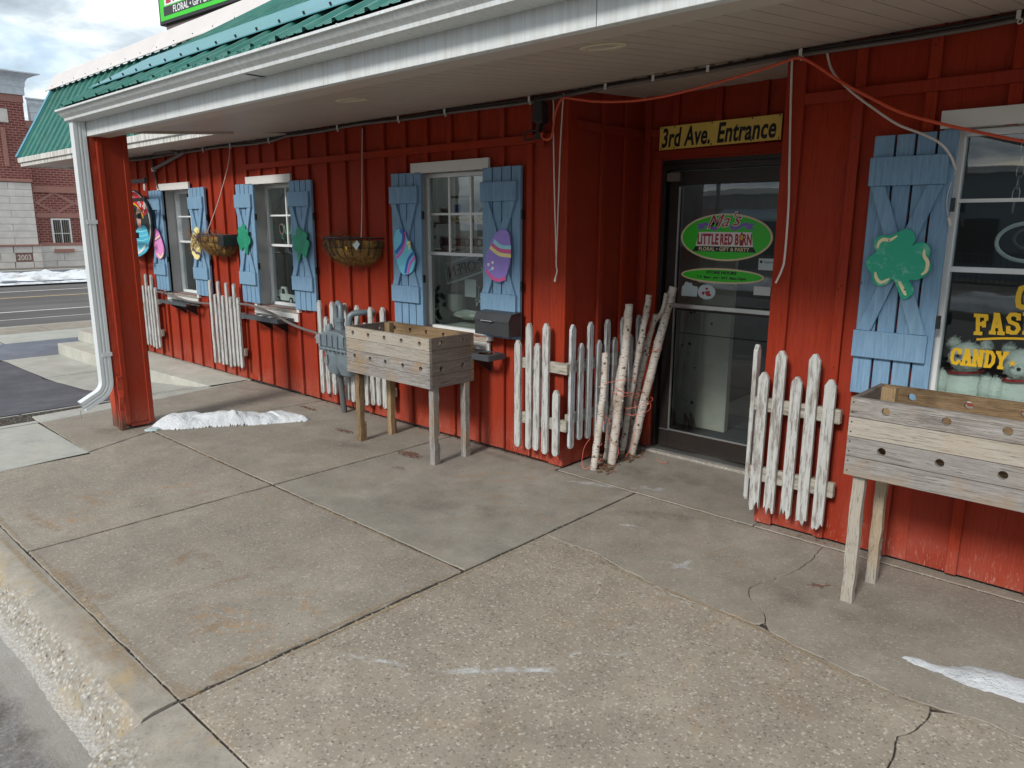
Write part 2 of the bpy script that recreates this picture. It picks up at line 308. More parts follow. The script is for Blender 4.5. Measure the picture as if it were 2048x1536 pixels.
MA['ink'] = plain('black_lettering', (.010, .010, .012), .5); MA['signgreen'] = plain('bright_green_sign', (.03, .54, .012), .35, var=.05)
MA['signcream'] = plain('cream_border', (.68, .58, .36), .4, var=.04); MA['signred'] = plain('crimson_lettering', (.40, .012, .035), .4, var=.05); MA['signwhite'] = plain('white_lettering', (.74, .74, .74), .4, var=.03)
MA['purplerib'] = plain('violet_ribbon', (.20, .12, .50), .4, var=.05); MA['barnred'] = plain('dark_red_print', (.22, .012, .015), .4); MA['gold'] = plain('golden_print', (.75, .45, .03), .4)
MA['shamrock'] = plain('green_shamrock_paint', (.015, .24, .135), .5, vs=12, var=.25)
def m_sham2():
    t = MT('sponged_green_paint', rough=.55); s = t.noise(16, 5, .7, t.co(scale=(1, 1, 1))); s2 = t.noise(5, 3)
    f = t.math('MULTIPLY', t.ramp(s, [(.50, 0.), (.62, .8)]), t.ramp(s2, [(.42, 0.), (.58, 1.)])); t.col(t.mix(f, (.012, .36, .215), (.33, .60, .49))); return t.m
MA['sham2'] = m_sham2()
for k, c in dict(eggcyan=(.16, .55, .72), eggblue=(.03, .13, .48), eggpink=(.62, .12, .48), eggviolet=(.29, .21, .60), eggyellow=(.78, .68, .28), eggaqua=(.30, .64, .75), eggrose=(.62, .10, .28), egghot=(.72, .26, .55), eggcream=(.76, .68, .40), eggdark=(.10, .07, .14), skin=(.55, .30, .25), signblk=(.025, .03, .03), shirt=(.07, .45, .62), shirtlt=(.30, .66, .75), greenlt=(.10, .42, .14), redarc=(.55, .025, .03)).items():
    MA[k] = plain(k+'_paint', c, .5, var=.06, vs=20)
def m_coir():
    t = MT('coir_fibre', rough=.95, spec=.1); f = t.noise(30, 5, .7); b = t.noise(7, 4)
    t.col(t.mix(t.ramp(b, [(.4, 0.), (.65, .8)]), t.ramp(f, [(.3, (.17, .09, .03)), (.55, (.38, .22, .075)), (.75, (.52, .33, .13))]), (.09, .055, .03))); t.bump(f, 1., .02); return t.m
MA['coir'] = m_coir()
MA['leafdry'] = plain('dry_brown_leaf', (.20, .10, .05), .8, vs=30, var=.5); MA['mulch'] = plain('reddish_seed_litter', (.17, .065, .04), .9, vs=40, var=.5)
MA['gravel'] = plain('pebble_bed', (.16, .135, .12), .9, vs=5, var=.5, bs=1., bsc=9)
MA['awnred'] = plain('dull_red_awning', (.22, .035, .04), .7); MA['awnblue'] = plain('pale_blue_awning', (.32, .42, .50), .7); MA['stucco'] = plain('grey_brown_storefront', (.22, .19, .165), .8); MA['stucco2'] = plain('blue_grey_storefront', (.17, .21, .26), .8)
MA['streetgreen'] = plain('green_street_sign', (.01, .16, .10), .4)

# ------------------------------------------------------------------ mesh helpers
class MB:
    """collects shapes in world coordinates; make() links them as ONE mesh object"""
    def __init__(s): s.v = []; s.f = []; s.mi = []
    def add(s, vs, fs, m=0):
        b = len(s.v); s.v += [tuple(q) for q in vs]; s.f += [tuple(i+b for i in f) for f in fs]; s.mi += [m]*len(fs); return s
    def box(s, x0, y0, z0, x1, y1, z1, m=0):
        x0, x1 = sorted((x0, x1)); y0, y1 = sorted((y0, y1)); z0, z1 = sorted((z0, z1))
        return s.add([(x0,y0,z0),(x1,y0,z0),(x1,y1,z0),(x0,y1,z0),(x0,y0,z1),(x1,y0,z1),(x1,y1,z1),(x0,y1,z1)],
                     [(0,3,2,1),(4,5,6,7),(0,1,5,4),(1,2,6,5),(2,3,7,6),(3,0,4,7)], m)
    def bar(s, p, q, w, h, upv=(0,0,1), m=0):
        p, q = Vector(p), Vector(q); d = (q-p).normalized(); a = d.cross(Vector(upv)).normalized(); b = a.cross(d)
        a, b = a*w/2, b*h/2
        vs = [p-a-b, p+a-b, p+a+b, p-a+b, q-a-b, q+a-b, q+a+b, q-a+b]
        return s.add(vs, [(0,1,2,3),(7,6,5,4),(4,5,1,0),(5,6,2,1),(6,7,3,2),(7,4,0,3)], m)
    def prism(s, pts, plane, a, b, m=0):
        """polygon (u,v) extruded from a to b; plane 'xz' (extruded along y), 'yz' (along x), 'xy' (along z)"""
        f = {'xz': lambda u, v, w: (u, w, v), 'yz': lambda u, v, w: (w, u, v), 'xy': lambda u, v, w: (u, v, w)}[plane]
        n = len(pts); vs = [f(u, v, a) for u, v in pts]+[f(u, v, b) for u, v in pts]
        fs = [tuple(range(n)), tuple(range(2*n-1, n-1, -1))]+[(i, i+n, (i+1) % n+n, (i+1) % n) for i in range(n)]
        return s.add(vs, fs, m)
    def tube(s, pts, r, n=8, closed=False, m=0, cap=True):
        P = [Vector(p) for p in pts]; k = len(P); rs = r if isinstance(r, (list, tuple)) else [r]*k
        vs = []; prev = None
        for i, p in enumerate(P):
            a = P[(i-1) % k] if closed or i > 0 else p; b = P[(i+1) % k] if closed or i < k-1 else p
            t = (b-a).normalized()
            if prev is None:
                u = t.cross(Vector((0,0,1)));
                if u.length < .1: u = t.cross(Vector((1,0,0)))
            else: u = prev-t*prev.dot(t)
            u.normalize(); prev = u; w = t.cross(u)
            for j in range(n):
                an = 2*math.pi*j/n; vs.append(p+(u*math.cos(an)+w*math.sin(an))*rs[i])
        fs = []
        for i in range(k if closed else k-1):
            for j in range(n):
                a = i*n+j; b = i*n+(j+1) % n; c = ((i+1) % k)*n+(j+1) % n; d = ((i+1) % k)*n+j; fs.append((a, b, c, d))
        if cap and not closed: fs += [tuple(range(n-1, -1, -1)), tuple(range((k-1)*n, k*n))]
        return s.add(vs, fs, m)
    def cyl(s, p, q, r, n=16, m=0): return s.tube([p, q], r, n, m=m)
    def lathe(s, prof, c, n=20, m=0, axis='z'):
        vs = []
        for r, h in prof:
            for j in range(n):
                a = 2*math.pi*j/n; u, v = r*math.cos(a), r*math.sin(a)
                vs.append({'z': (c[0]+u, c[1]+v, c[2]+h), 'y': (c[0]+u, c[1]+h, c[2]+v), 'x': (c[0]+h, c[1]+u, c[2]+v)}[axis])
        k = len(prof); fs = [(i*n+j, i*n+(j+1) % n, (i+1)*n+(j+1) % n, (i+1)*n+j) for i in range(k-1) for j in range(n)]
        fs += [tuple(range(n-1, -1, -1)), tuple(range((k-1)*n, k*n))]
        return s.add(vs, fs, m)
    def ball(s, c, r, n=12, sc=(1,1,1), m=0, lump=0., seed=0):
        vs = []; k = n//2+1
        for i in range(k+1):
            th = math.pi*i/k
            for j in range(n):
                ph = 2*math.pi*j/n; d = Vector((math.sin(th)*math.cos(ph), math.sin(th)*math.sin(ph), math.cos(th)))
                q = 1+lump*mnoise.noise(d*5+Vector((seed, seed*2, 0))); vs.append((c[0]+d.x*r*sc[0]*q, c[1]+d.y*r*sc[1]*q, c[2]+d.z*r*sc[2]*q))
        fs = [(i*n+j, (i+1)*n+j, (i+1)*n+(j+1) % n, i*n+(j+1) % n) for i in range(k) for j in range(n)]
        return s.add(vs, fs, m)
    def merge(s, o, dm=0):
        b = len(s.v); s.v += o.v; s.f += [tuple(i+b for i in f) for f in o.f]; s.mi += [i+dm for i in o.mi]; return s
    def xf(s, mat): s.v = [tuple(mat @ Vector(q)) for q in s.v]; return s
    def make(s, name, mats, parent=None, bevel=0., smooth=False, seg=1):
        o0 = wloc(parent) if parent else Vector((0,0,0))
        me = bpy.data.meshes.new(name)
        me.from_pydata([(a-o0.x, b-o0.y, c-o0.z) for a, b, c in s.v], [], s.f)
        for m in (mats if isinstance(mats, (list, tuple)) else [mats]): me.materials.append(MA[m] if isinstance(m, str) else m)
        me.polygons.foreach_set('material_index', s.mi)
        bm = bmesh.new(); bm.from_mesh(me)
        bmesh.ops.recalc_face_normals(bm, faces=bm.faces)
        if bevel:
            es = [e for e in bm.edges if e.is_manifold and e.calc_face_angle(0) > R(35)]
            bmesh.ops.bevel(bm, geom=es, offset=bevel, segments=seg, profile=.5, affect='EDGES', clamp_overlap=True)
        bm.to_mesh(me); bm.free()
        if smooth:
            me.shade_smooth(); me.set_sharp_from_angle(angle=R(40))
        o = bpy.data.objects.new(name, me); COL.objects.link(o)
        if parent: o.parent = parent
        return o
def wloc(o):
    v = Vector(o.location)
    while o.parent: o = o.parent; v += Vector(o.location)
    return v
def tag(o, label=None, cat=None, group=None, kind=None):
    for k, v in (('label', label), ('category', cat), ('group', group), ('kind', kind)):
        if v: o[k] = v
    return o
def thing(name, loc, label, cat, group=None):
    o = bpy.data.objects.new(name, None); o.location = loc; o.empty_display_size = .1; COL.objects.link(o)
    return tag(o, label, cat, group)
def text(s, size, bold=0., shear=0., xs=1., space=1., depth=.001):
    """lettering as a mesh: returns (verts (u,v,w), faces) centred on u, baseline v=0"""
    cu = bpy.data.curves.new('t', 'FONT'); cu.body = s; cu.size = size; cu.offset = bold; cu.shear = shear; cu.space_character = space
    cu.extrude = depth; cu.align_x = 'CENTER'; cu.resolution_u = 3
    o = bpy.data.objects.new('t', cu); COL.objects.link(o)
    bpy.context.view_layer.update()
    me = bpy.data.meshes.new_from_object(o.evaluated_get(bpy.context.evaluated_depsgraph_get()))
    vs = [(v.co.x*xs, v.co.y, v.co.z) for v in me.vertices]; fs = [tuple(p.vertices) for p in me.polygons]
    bpy.data.objects.remove(o); bpy.data.curves.remove(cu); bpy.data.meshes.remove(me)
    return vs, fs
def put_text(mb, s, size, c, ex=(1,0,0), ey=(0,0,1), m=0, **k):
    ex, ey = Vector(ex), Vector(ey); ez = ex.cross(ey); vs, fs = text(s, size, **k); c = Vector(c)
    return mb.add([c+ex*u+ey*v+ez*w for u, v, w in vs], fs, m)
def oval(cx, cz, a, b, n=40, rot=0.):
    return [(cx+a*math.cos(t)*math.cos(rot)-b*math.sin(t)*math.sin(rot), cz+a*math.cos(t)*math.sin(rot)+b*math.sin(t)*math.cos(rot)) for t in (2*math.pi*i/n for i in range(n))]
def sm(pts, k=6, closed=False):
    """Catmull-Rom"""
    P = [Vector(p) for p in pts]; n = len(P); out = []
    for i in range(n if closed else n-1):
        g = lambda j: P[j % n] if closed else P[max(0, min(n-1, j))]
        a, b, c, d = g(i-1), g(i), g(i+1), g(i+2)
        for j in range(k):
            t = j/k; out.append(.5*((2*b)+(c-a)*t+(2*a-5*b+4*c-d)*t*t+(3*b-a-3*c+d)*t**3))
    if not closed: out.append(P[-1])
    return out
def rj(a): return random.uniform(-a, a)

# ------------------------------------------------------------------ ground
def structure(mb, name, m, **k): return tag(mb.make(name, m, **k), kind='structure')
structure(MB().box(-300, -300, -.62, 300, 300, -.60), 'ground', 'gutter')
sw = structure(MB().box(-4.4, -2.98, -.16, 7, .9, -.006), 'sidewalk', 'dirt')
def jag(a, b, amp, step=.035):
    n = max(2, int(math.dist(a, b)/step)); d = ((b[0]-a[0])/n, (b[1]-a[1])/n); L = math.dist(a, b); nx, ny = -(b[1]-a[1])/L, (b[0]-a[0])/L
    out = [a]
    for i in range(1, n):
        e = rj(amp); out.append((a[0]+d[0]*i+nx*e, a[1]+d[1]*i+ny*e))
    return out
def jpoly(pts, amp=.0025, step=.05, amps=None):
    out = []
    for i, p in enumerate(pts): out += jag(p, pts[(i+1) % len(pts)], (amps or {}).get(i, amp), step)
    return out
def slab(pts, m, z=0., parent=sw, amp=.0035, amps=None, t=.12, name='concrete_slab'):
    mb = MB().prism(jpoly(pts, amp, amps=amps), 'xy', z-t, z); return mb.make(name, m, parent, bevel=.003)
g = .009
XB0, XB1, XC, XD, YM, YK, YW = -2.76, -3.02, -1.13, .665, -1.57, -2.955, -.075
slab([(-2.70, YK+.002), (XC-g, YK), (XC-g, YM-g), (XB1+g, YM-g), (XB0+g, -2.13)], 'conc')
slab([(XC+g, YK), (XD-g, YK), (XD-g, YM-g), (XC+g, YM-g)], 'conc', amps={1: .006})
slab([(XB1+g, YM+g), (XC-g, YM+g), (XC-g, .0), (-2.93, .0)], 'conctan')
slab([(XC+g, YM+g), (XD-g, YM+g), (XD-g, YW-g), (0, YW-g), (0, 0), (XC+g, 0)], 'concgrey')
slab([(-3.95, -2.11), (XB0-g, -2.13), (XB1-g, YM), (-2.94-g, .0), (-4.33, -.02), (-4.24, -.45)], 'conctan')
CR = [(.684, -.962), (.85, -.975), (1.006, -.965), (1.2, -1.02), (1.394, -1.054), (1.52, -1.09), (1.646, -1.08), (1.80, -1.07), (1.957, -1.068), (2.097, -1.121), (2.2, -1.13), (2.324, -1.155), (2.42, -1.165), (2.511, -1.191), (2.621, -1.172), (2.767, -1.142), (2.896, -1.154), (3.4, -1.2), (4.1, -1.16), (5, -1.25), (6.9, -1.3)]
def rough(line, amp=.007, step=.03):
    out = []
    for a, b in zip(line, line[1:]): out += jag(a, b, amp, step)
    return out+[line[-1]]
CRr = rough(CR); CRa = [(x, y+.0030+max(0, rj(.004))) for x, y in CRr]; CRb = [(x, y-.0030-max(0, rj(.004))) for x, y in CRr]
C2 = rough([(1.957, -1.068), (1.935, -.99), (1.879, -.923), (1.80, -.86), (1.765, -.79), (1.775, -.70), (1.84, -.5), (1.86, -.3), (1.84, YW-g)], .006)
C3 = rough([(2.640, -1.173), (2.632, -1.27), (2.619, -1.351), (2.585, -1.42), (2.60, -1.502), (2.608, -1.605), (2.56, -1.8), (2.6, -2.1), (2.55, -2.5), (2.58, YK)], .008)
def near(poly, x):  return min(range(len(poly)), key=lambda i: abs(poly[i][0]-x))
i2 = near(CRr, 1.957); i3 = near(CRr, 2.640)
def mkslab(poly, m, z=0.):
    return MB().prism(poly, 'xy', z-.12, z).make('concrete_slab', m, sw, bevel=.0025)
mkslab([(XD+g, YW-g), (XD+g, -.962+.004)]+CRa[1:i2]+[(x-.002, y) for x, y in C2[1:]], 'conctan')
mkslab([(x+.002, y) for x, y in C2[::-1][:-1]]+CRa[i2+1:]+[(6.9, YW-g)], 'conctan')
mkslab([(XD+g, YK), (XD+g, -.962-.004)]+CRb[1:i3]+[(x-.003, y) for x, y in C3[1:]], 'concagg')
mkslab([(x+.003, y) for x, y in C3[::-1][:-1]]+CRb[i3+1:]+[(6.9, YK)], 'concagg')
slab([(.02, YW+g), (1.44, YW+g), (1.44, .90), (.02, .90)], 'concgrey')
slab([(1.45, YW+g), (6.9, YW+g), (6.9, .02), (1.45, .02)], 'conctan')
# kerb: worn rounded profile, one section left, one lowered section right
def m_kerb():
    t = MT('worn_kerb', rough=.9, spec=.2); P = t.pos(); Z = t.xyz(P)[2]
    rz = t.n('ShaderNodeMapRange'); t.put(rz.inputs[0], t.math('ADD', Z, t.math('MULTIPLY', t.math('SUBTRACT', t.noise(6, 4, .6, P), .5), .06))); rz.inputs[1].default_value = -.012; rz.inputs[2].default_value = -.045
    ag = t.voro(75, P, out='Color'); a3 = t.xyz(ag)[0]; edge = t.voro(75, P); med = t.noise(9, 6, .7, P); fine = t.noise(90, 4, .7, P)
    top = t.ramp(med, [(.3, (.24, .215, .18)), (.7, (.36, .325, .275))]); top = t.mix(t.ramp(fine, [(.52, 0.), (.7, .5)]), top, (.13, .115, .095))
    peb = t.ramp(a3, [(.0, (.13, .115, .10)), (.25, (.34, .29, .215)), (.5, (.27, .25, .225)), (.75, (.42, .395, .35)), (1., (.52, .50, .465))]); peb = t.mix(t.ramp(edge, [(.35, 0.), (.62, .75)]), peb, (.27, .25, .22))
    low = t.n('ShaderNodeMapRange'); t.put(low.inputs[0], Z); low.inputs[1].default_value = -.105; low.inputs[2].default_value = -.135
    c = t.mix(rz.outputs[0], top, peb); c = t.mix(t.ramp(t.noise(4, 4, .6, P), [(.55, 0.), (.68, .6)]), c, (.40, .29, .15)); c = t.mix(t.math('MULTIPLY', low.outputs[0], .8), c, (.42, .40, .375))
    t.col(c); t.bump(t.mix(rz.outputs[0], t.mix(.75, med, (.5, .5, .5)), t.mix(.6, med, edge)), .8, .012); return t.m
MA['kerb2'] = m_kerb()
def kerb(x0, x1, prof, name='kerb'):
    n = int((x1-x0)/.02); mb = MB(); vs = []
    for i in range(n+1):
        x = x0+(x1-x0)*i/n
        for j, (y, z) in enumerate(prof):
            k = 0 if j in (0,) else 1
            e = (mnoise.noise(Vector((x*3, j*.7, 3)))*.016+mnoise.noise(Vector((x*14, j*2.1, 9)))*.010+mnoise.noise(Vector((x*38, j*4.1, 5)))*.006)*(k if 2 < j < 8 else .3*k)
            vs.append((x, y-e, z+e*.5*(1 if 0 < j < len(prof)-1 else 0)))
    m = len(prof); mb.add(vs, [(i*m+j, (i+1)*m+j, (i+1)*m+j+1, i*m+j+1) for i in range(n) for j in range(m-1)]+[tuple(range(m)), tuple(range(n*m+m-1, n*m-1, -1))])
    return mb
kb = structure(kerb(-9, XD-.01, [(-2.965, -.16), (-2.965, .0), (-3.0, .001), (-3.045, -.004), (-3.08, -.014), (-3.11, -.034), (-3.135, -.06), (-3.155, -.088), (-3.175, -.112), (-3.20, -.128), (-3.24, -.136), (-3.30, -.15)]), 'kerb', 'kerb2', smooth=True)
structure(kerb(XD+.006, 7, [(-2.965, -.16), (-2.965, -.002), (-3.06, -.008), (-3.15, -.025), (-3.23, -.05), (-3.30, -.085), (-3.38, -.12), (-3.44, -.16)]), 'kerb', 'kerb2', smooth=True)
# gutter pan and side street in front of the shop
def m_gut():
    t = MT('dirty_gutter', rough=.9, spec=.2); P = t.pos(); b = t.noise(2.6, 6, .7, P, dist=.5); f = t.noise(70, 5, .75, P); y = t.xyz(P)[1]
    c = t.ramp(b, [(.32, (.07, .062, .055)), (.46, (.17, .155, .14)), (.58, (.25, .24, .235)), (.70, (.40, .40, .41))]); c = t.mix(t.ramp(f, [(.48, 0.), (.68, .65)]), c, (.07, .06, .052)); c = t.mix(t.ramp(f, [(.30, .6), (.42, 0.)]), c, (.48, .45, .42))
    e = t.n('ShaderNodeMapRange'); t.put(e.inputs[0], t.math('ADD', y, t.math('MULTIPLY', t.math('SUBTRACT', t.noise(5, 4, .6, P), .5), .12))); e.inputs[1].default_value = -3.36; e.inputs[2].default_value = -3.29
    c = t.mix(t.math('MULTIPLY', e.outputs[0], .7), c, (.36, .335, .30)); t.col(c); t.bump(t.mix(.4, b, f), .9, .012); return t.m
MA['gut'] = m_gut()
structure(MB().add([(-9, -3.10, -.131), (8, -3.10, -.131), (8, -4.3, -.145), (-9, -4.3, -.145)], [(0, 1, 2, 3)]), 'gutter_pan', 'gut')
structure(MB().add([(-12.2, -4.3, -.146), (70, -4.3, -.146), (70, -13, -.15), (-12.2, -13, -.15)], [(0, 1, 2, 3)]), 'road', 'asphalt')
# corner plaza, falling gently to the street level
def gz(x): return 0. if x > -4.1 else max(-.15, -.15*(-4.1-x)/1.7)
def sheet(pts, name, m, dz=0., parent=None, t=.1):
    mb = MB(); P = pts; n = len(P); vs = [(x, y, gz(x)+dz) for x, y in P]+[(x, y, gz(x)+dz-t) for x, y in P]
    mb.add(vs, [tuple(range(n)), tuple(range(2*n-1, n-1, -1))]+[(i, i+n, (i+1) % n+n, (i+1) % n) for i in range(n)])
    return mb.make(name, m, parent)
def dens(pts, st=.3):
    out = []
    for i, a in enumerate(pts):
        b = pts[(i+1) % len(pts)]; k = max(1, int(math.dist(a, b)/st)); out += [(a[0]+(b[0]-a[0])*j/k, a[1]+(b[1]-a[1])*j/k) for j in range(k)]
    return out
def strip_sheet(x0, x1, y0, y1, m, name, parent=None, dz=0., n=None):
    n = n or max(1, int((x1-x0)/.25)); mb = MB()
    for i in range(n):
        a, b = x0+(x1-x0)*i/n, x0+(x1-x0)*(i+1)/n
        mb.add([(a, y0, gz(a)+dz), (b, y0, gz(b)+dz), (b, y1, gz(b)+dz), (a, y1, gz(a)+dz)], [(0, 1, 2, 3)])
    return mb.make(name, m, parent)
pz = tag(strip_sheet(-12.3, -2.705, -3.0, 9, 'dirt', 'plaza', dz=-.016), kind='structure')
curve = [(-8.6, -1.36), (-8.43, -1.30), (-7.7, -1.30), (-6.936, -1.284), (-6.328, -1.245), (-5.9, -1.20), (-5.47, -1.135), (-5.0, -1.03), (-4.66, -.95)]
def clip_poly(top, bot):  # strips between two polylines sampled on x
    mb = MB()
    def at(L, x):
        for a, b in zip(L, L[1:]):
            if min(a[0], b[0]) <= x <= max(a[0], b[0]): return a[1]+(b[1]-a[1])*(x-a[0])/((b[0]-a[0]) or 1)
        return L[-1][1]
    x0, x1 = max(top[0][0], bot[0][0]), min(top[-1][0], bot[-1][0]); n = int((x1-x0)/.08)
    for i in range(n):
        a, b = x0+(x1-x0)*i/n, x0+(x1-x0)*(i+1)/n
        mb.add([(a, at(bot, a), gz(a)), (b, at(bot, b), gz(b)), (b, at(top, b), gz(b)), (a, at(top, a), gz(a))], [(0, 1, 2, 3)])
    return mb
off = [(x, y+.012) for x, y in curve]
clip_poly(curve, [(-8.6, -3.0), (-4.62, -3.0)]).make('stained_slab', 'purple', pz)
for a, b in ((-8.6, -6.9), (-6.885, -4.655)):      # pale band above the curve, cut by one joint
    cb = [q for q in off]; clip_poly([(a, .0), (b, .0)], [(max(a, -8.6), -1.31)]+[q for q in off if a < q[0] < b]+[(b, off[-1][1] if b > -5 else -1.27)]).make('concrete_slab', 'concnew', pz)
strip_sheet(-4.64, -4.37, -.95, 0, 'concnew', 'concrete_slab', pz)
strip_sheet(-4.61, -4.245, -2.1, -.95, 'concnew', 'concrete_slab', pz)
strip_sheet(-4.605, -3.975, -3.0, -2.115, 'concnew', 'concrete_slab', pz)
strip_sheet(-3.96, -2.71, -2.96, -2.135, 'concnew', 'concrete_slab', pz)
slab([(-4.245, -2.1), (-3.96, -2.11), (-4.25, -.45), (-4.34, -.02), (-4.37, 0), (-4.365, -.95)], 'concnew', parent=pz)
strip_sheet(-10.2, -8.615, -1.36, 9, 'bluegrey', 'stained_slab', pz)
strip_sheet(-9.4, -8.615, -3.0, -1.37, 'concnew', 'concrete_slab', pz)
strip_sheet(-10.2, -9.41, -3.0, -1.37, 'concnew', 'concrete_slab', pz)
for a, b in ((-3, -.9), (-.88, 1.2), (1.22, 3.3), (3.32, 5.4), (5.42, 9)): strip_sheet(-11.35, -10.21, a, b, 'concnew', 'concrete_slab', pz)
for a, b in ((-3, .1), (.11, 3.2), (3.21, 9)): strip_sheet(-12.28, -11.36, a, b, 'conctan', 'concrete_slab', pz)
structure(MB().box(-12.48, -3.2, -.4, -12.29, 40, -.152), 'kerb', 'kerb', bevel=.02)
structure(MB().add([(-24.6, -60, -.30), (-12.4, -60, -.30), (-12.4, 60, -.30), (-24.6, 60, -.30)], [(0, 1, 2, 3)]), 'main_road', 'asphalt')
for x, m, w in ((-16.5, 'linewhite', .11), (-20.3, 'lineyellow', .12), (-22.4, 'linewhite', .11)):
    structure(MB().box(x-w/2, -3, -.299, x+w/2, 40, -.296), 'road_marking', m)
structure(MB().box(-14.95, -3, -.2995, -14.9, 40, -.297), 'road_seam', 'linewhite')
structure(MB().box(-33.6, -60, -.45, -24.6, 60, -.16), 'far_pavement', 'bluegrey')
structure(MB().box(-31.6, -60, -.16, -30.9, 60, -.15), 'far_path', 'concnew')
structure(MB().box(-33.0, 3.9, -.2, -31.7, 40, -.135), 'pebble_bed', 'gravel')
def mound(name, x0, x1, y0, y1, z0, h, m, n=(60, 18), seed=0, shape=None):
    mb = MB(); vs = []
    for i in range(n[0]+1):
        for j in range(n[1]+1):
            u, v = i/n[0], j/n[1]; x, y = x0+(x1-x0)*u, y0+(y1-y0)*v
            e = math.sin(math.pi*v)**.6*(min(1, u*8, (1-u)*8)); q = Vector((x*.9+seed, y*.9, 0))
            z = h*e*(.55+.55*mnoise.fractal(q*1.2, 1, 2, 5)+.25*mnoise.noise(q*4)); vs.append((x, y, z0+max(-.03, z)))
    mb.add(vs, [(i*(n[1]+1)+j, (i+1)*(n[1]+1)+j, (i+1)*(n[1]+1)+j+1, i*(n[1]+1)+j+1) for i in range(n[0]) for j in range(n[1])])
    return tag(mb.make(name, m, smooth=True), kind='structure')
mound('snow_bank', -28.9, -24.4, -6, 22, -.24, .30, 'snowdirty', (40, 130), 3)

# ------------------------------------------------------------------ the shop
shop = thing('shop_building', (-3, 0, 0), 'red board-and-batten shop with green metal roof and covered porch', 'building')
ZT = 2.60
WINS = [(-6.13, -5.38, .84, 2.035), (-4.02, -3.27, .84, 2.035), (-1.46, -.70, .84, 2.035), (2.215, 3.30, .85, 2.075)]
def cut(x0, x1, z0, z1):
    """rectangles of a board with the window openings taken out"""
    out = [(x0, x1, z0, z1)]
    for a, b, c, d in WINS:
        nx = []
        for p, q, r, s_ in out:
            if b <= p or a >= q or d <= r or c >= s_: nx.append((p, q, r, s_)); continue
            if a > p: nx.append((p, a, r, s_))
            if b < q: nx.append((b, q, r, s_))
            l, h = max(p, a), min(q, b)
            if c > r: nx.append((l, h, r, c))
            if d < s_: nx.append((l, h, d, s_))
        out = nx
    return out
BAT = [-9.0+.275*i for i in range(0, 9)]+[-6.52, -6.25, -5.97, -5.69, -5.42, -5.14, -4.87, -4.62, -4.365, -4.09, -3.82, -3.535, -3.25, -2.975, -2.68, -2.405, -2.145, -1.87, -1.60, -1.345, -1.08, -.81, -.55, -.295]
edges = BAT+[-.005]
for a, b in zip(edges, edges[1:]):
    for p, q, r, s_ in cut(a+.002, b-.002, .015+rj(.006), ZT): MB().box(p, .0, r, q, .025, s_).make('siding_board', 'red', shop, bevel=.0015)
for x in BAT:
    if x < -8.9: continue
    for lo, hi in ((.02+abs(rj(.012)), 2.182), (2.237, ZT)):
        if x < -4.1: lo, hi = (.02+abs(rj(.012)), ZT) if lo < 1 else (9, 9)
        if lo > 8: continue
        for p, q, r, s_ in cut(x-.022, x+.022, lo, hi):
            if q-p < .03: continue
            MB().box(p, -.029, r, q, -.005, s_).make('batten', 'red', shop, bevel=.002)
MB().box(-4.05, -.032, 2.183, -.105, -.0005, 2.236).make('rail_batten', 'red', shop, bevel=.002)
MB().box(-.10, -.026, .012, .0, -.0005, ZT).make('corner_board', 'red', shop, bevel=.003)
MB().box(.0, -.026, .012, .028, .07, ZT).make('corner_board', 'red', shop, bevel=.003)
nl = MB()
for x in BAT:
    if x < -6.6: continue
    for z in (.25, .62, 1.0, 1.4, 1.8, 2.1, 2.4):
        if not any(a-.03 < x < b+.03 and c < z < d for a, b, c, d in WINS): nl.ball((x+rj(.006), -.0295, z+rj(.05)), .0035, 5)
for x in (1.787, 2.10):
    for z in (.2, .55, .95, 1.35, 1.75, 2.1, 2.4): nl.ball((x+rj(.006), -.0295, z+rj(.05)), .0035, 5)
tag(nl.make('nail_head', 'dark', shop), kind='stuff')
# recess: side wall, back wall round the door, right jamb wall
for a, b in ((.07, .34), (.342, .61), (.612, .866)): MB().box(.0, a, .01, .018, b, ZT).make('siding_board', 'red', shop, bevel=.0015)
for y in (.345, .615):
    MB().box(.023, y-.022, .01, .045, y+.022, 2.255).make('batten', 'red', shop, bevel=.002); MB().box(.023, y-.022, 2.312, .045, y+.022, ZT).make('batten', 'red', shop, bevel=.002)
MB().box(.0185, .071, 2.256, .042, .83, 2.311).make('rail_batten', 'red', shop, bevel=.002)
YB = .835
MB().box(.02, YB, .01, .198, YB+.03, 2.10).make('siding_board', 'red', shop); MB().box(1.19, YB, .01, 1.44, YB+.03, 2.10).make('siding_board', 'red', shop)
for a, b in ((.02, .30), (.302, .62), (.622, .93), (.932, 1.22), (1.222, 1.44)): MB().box(a, YB, 2.101, b, YB+.03, ZT).make('siding_board', 'red', shop, bevel=.001)
MB().box(.135, YB-.022, .01, .197, YB-.0005, 2.115).make('door_casing', 'red', shop, bevel=.003)
MB().box(.135, YB-.022, 2.116, 1.3, YB-.0005, 2.168).make('door_casing', 'red', shop, bevel=.003)
MB().box(.06, YB-.029, .01, .105, YB-.005, ZT).make('batten', 'red', shop, bevel=.002)
for x in (.30, .62, .93, 1.22): MB().box(x-.022, YB-.029, 2.17, x+.022, YB-.005, ZT).make('batten', 'red', shop, bevel=.002)
MB().box(.106, YB-.026, 2.262, .275, YB-.022+.0215, 2.312).make('rail_batten', 'red', shop, bevel=.002)
MB().box(1.43, .0, .01, 1.455, YB, ZT).make('siding_board', 'red', shop)
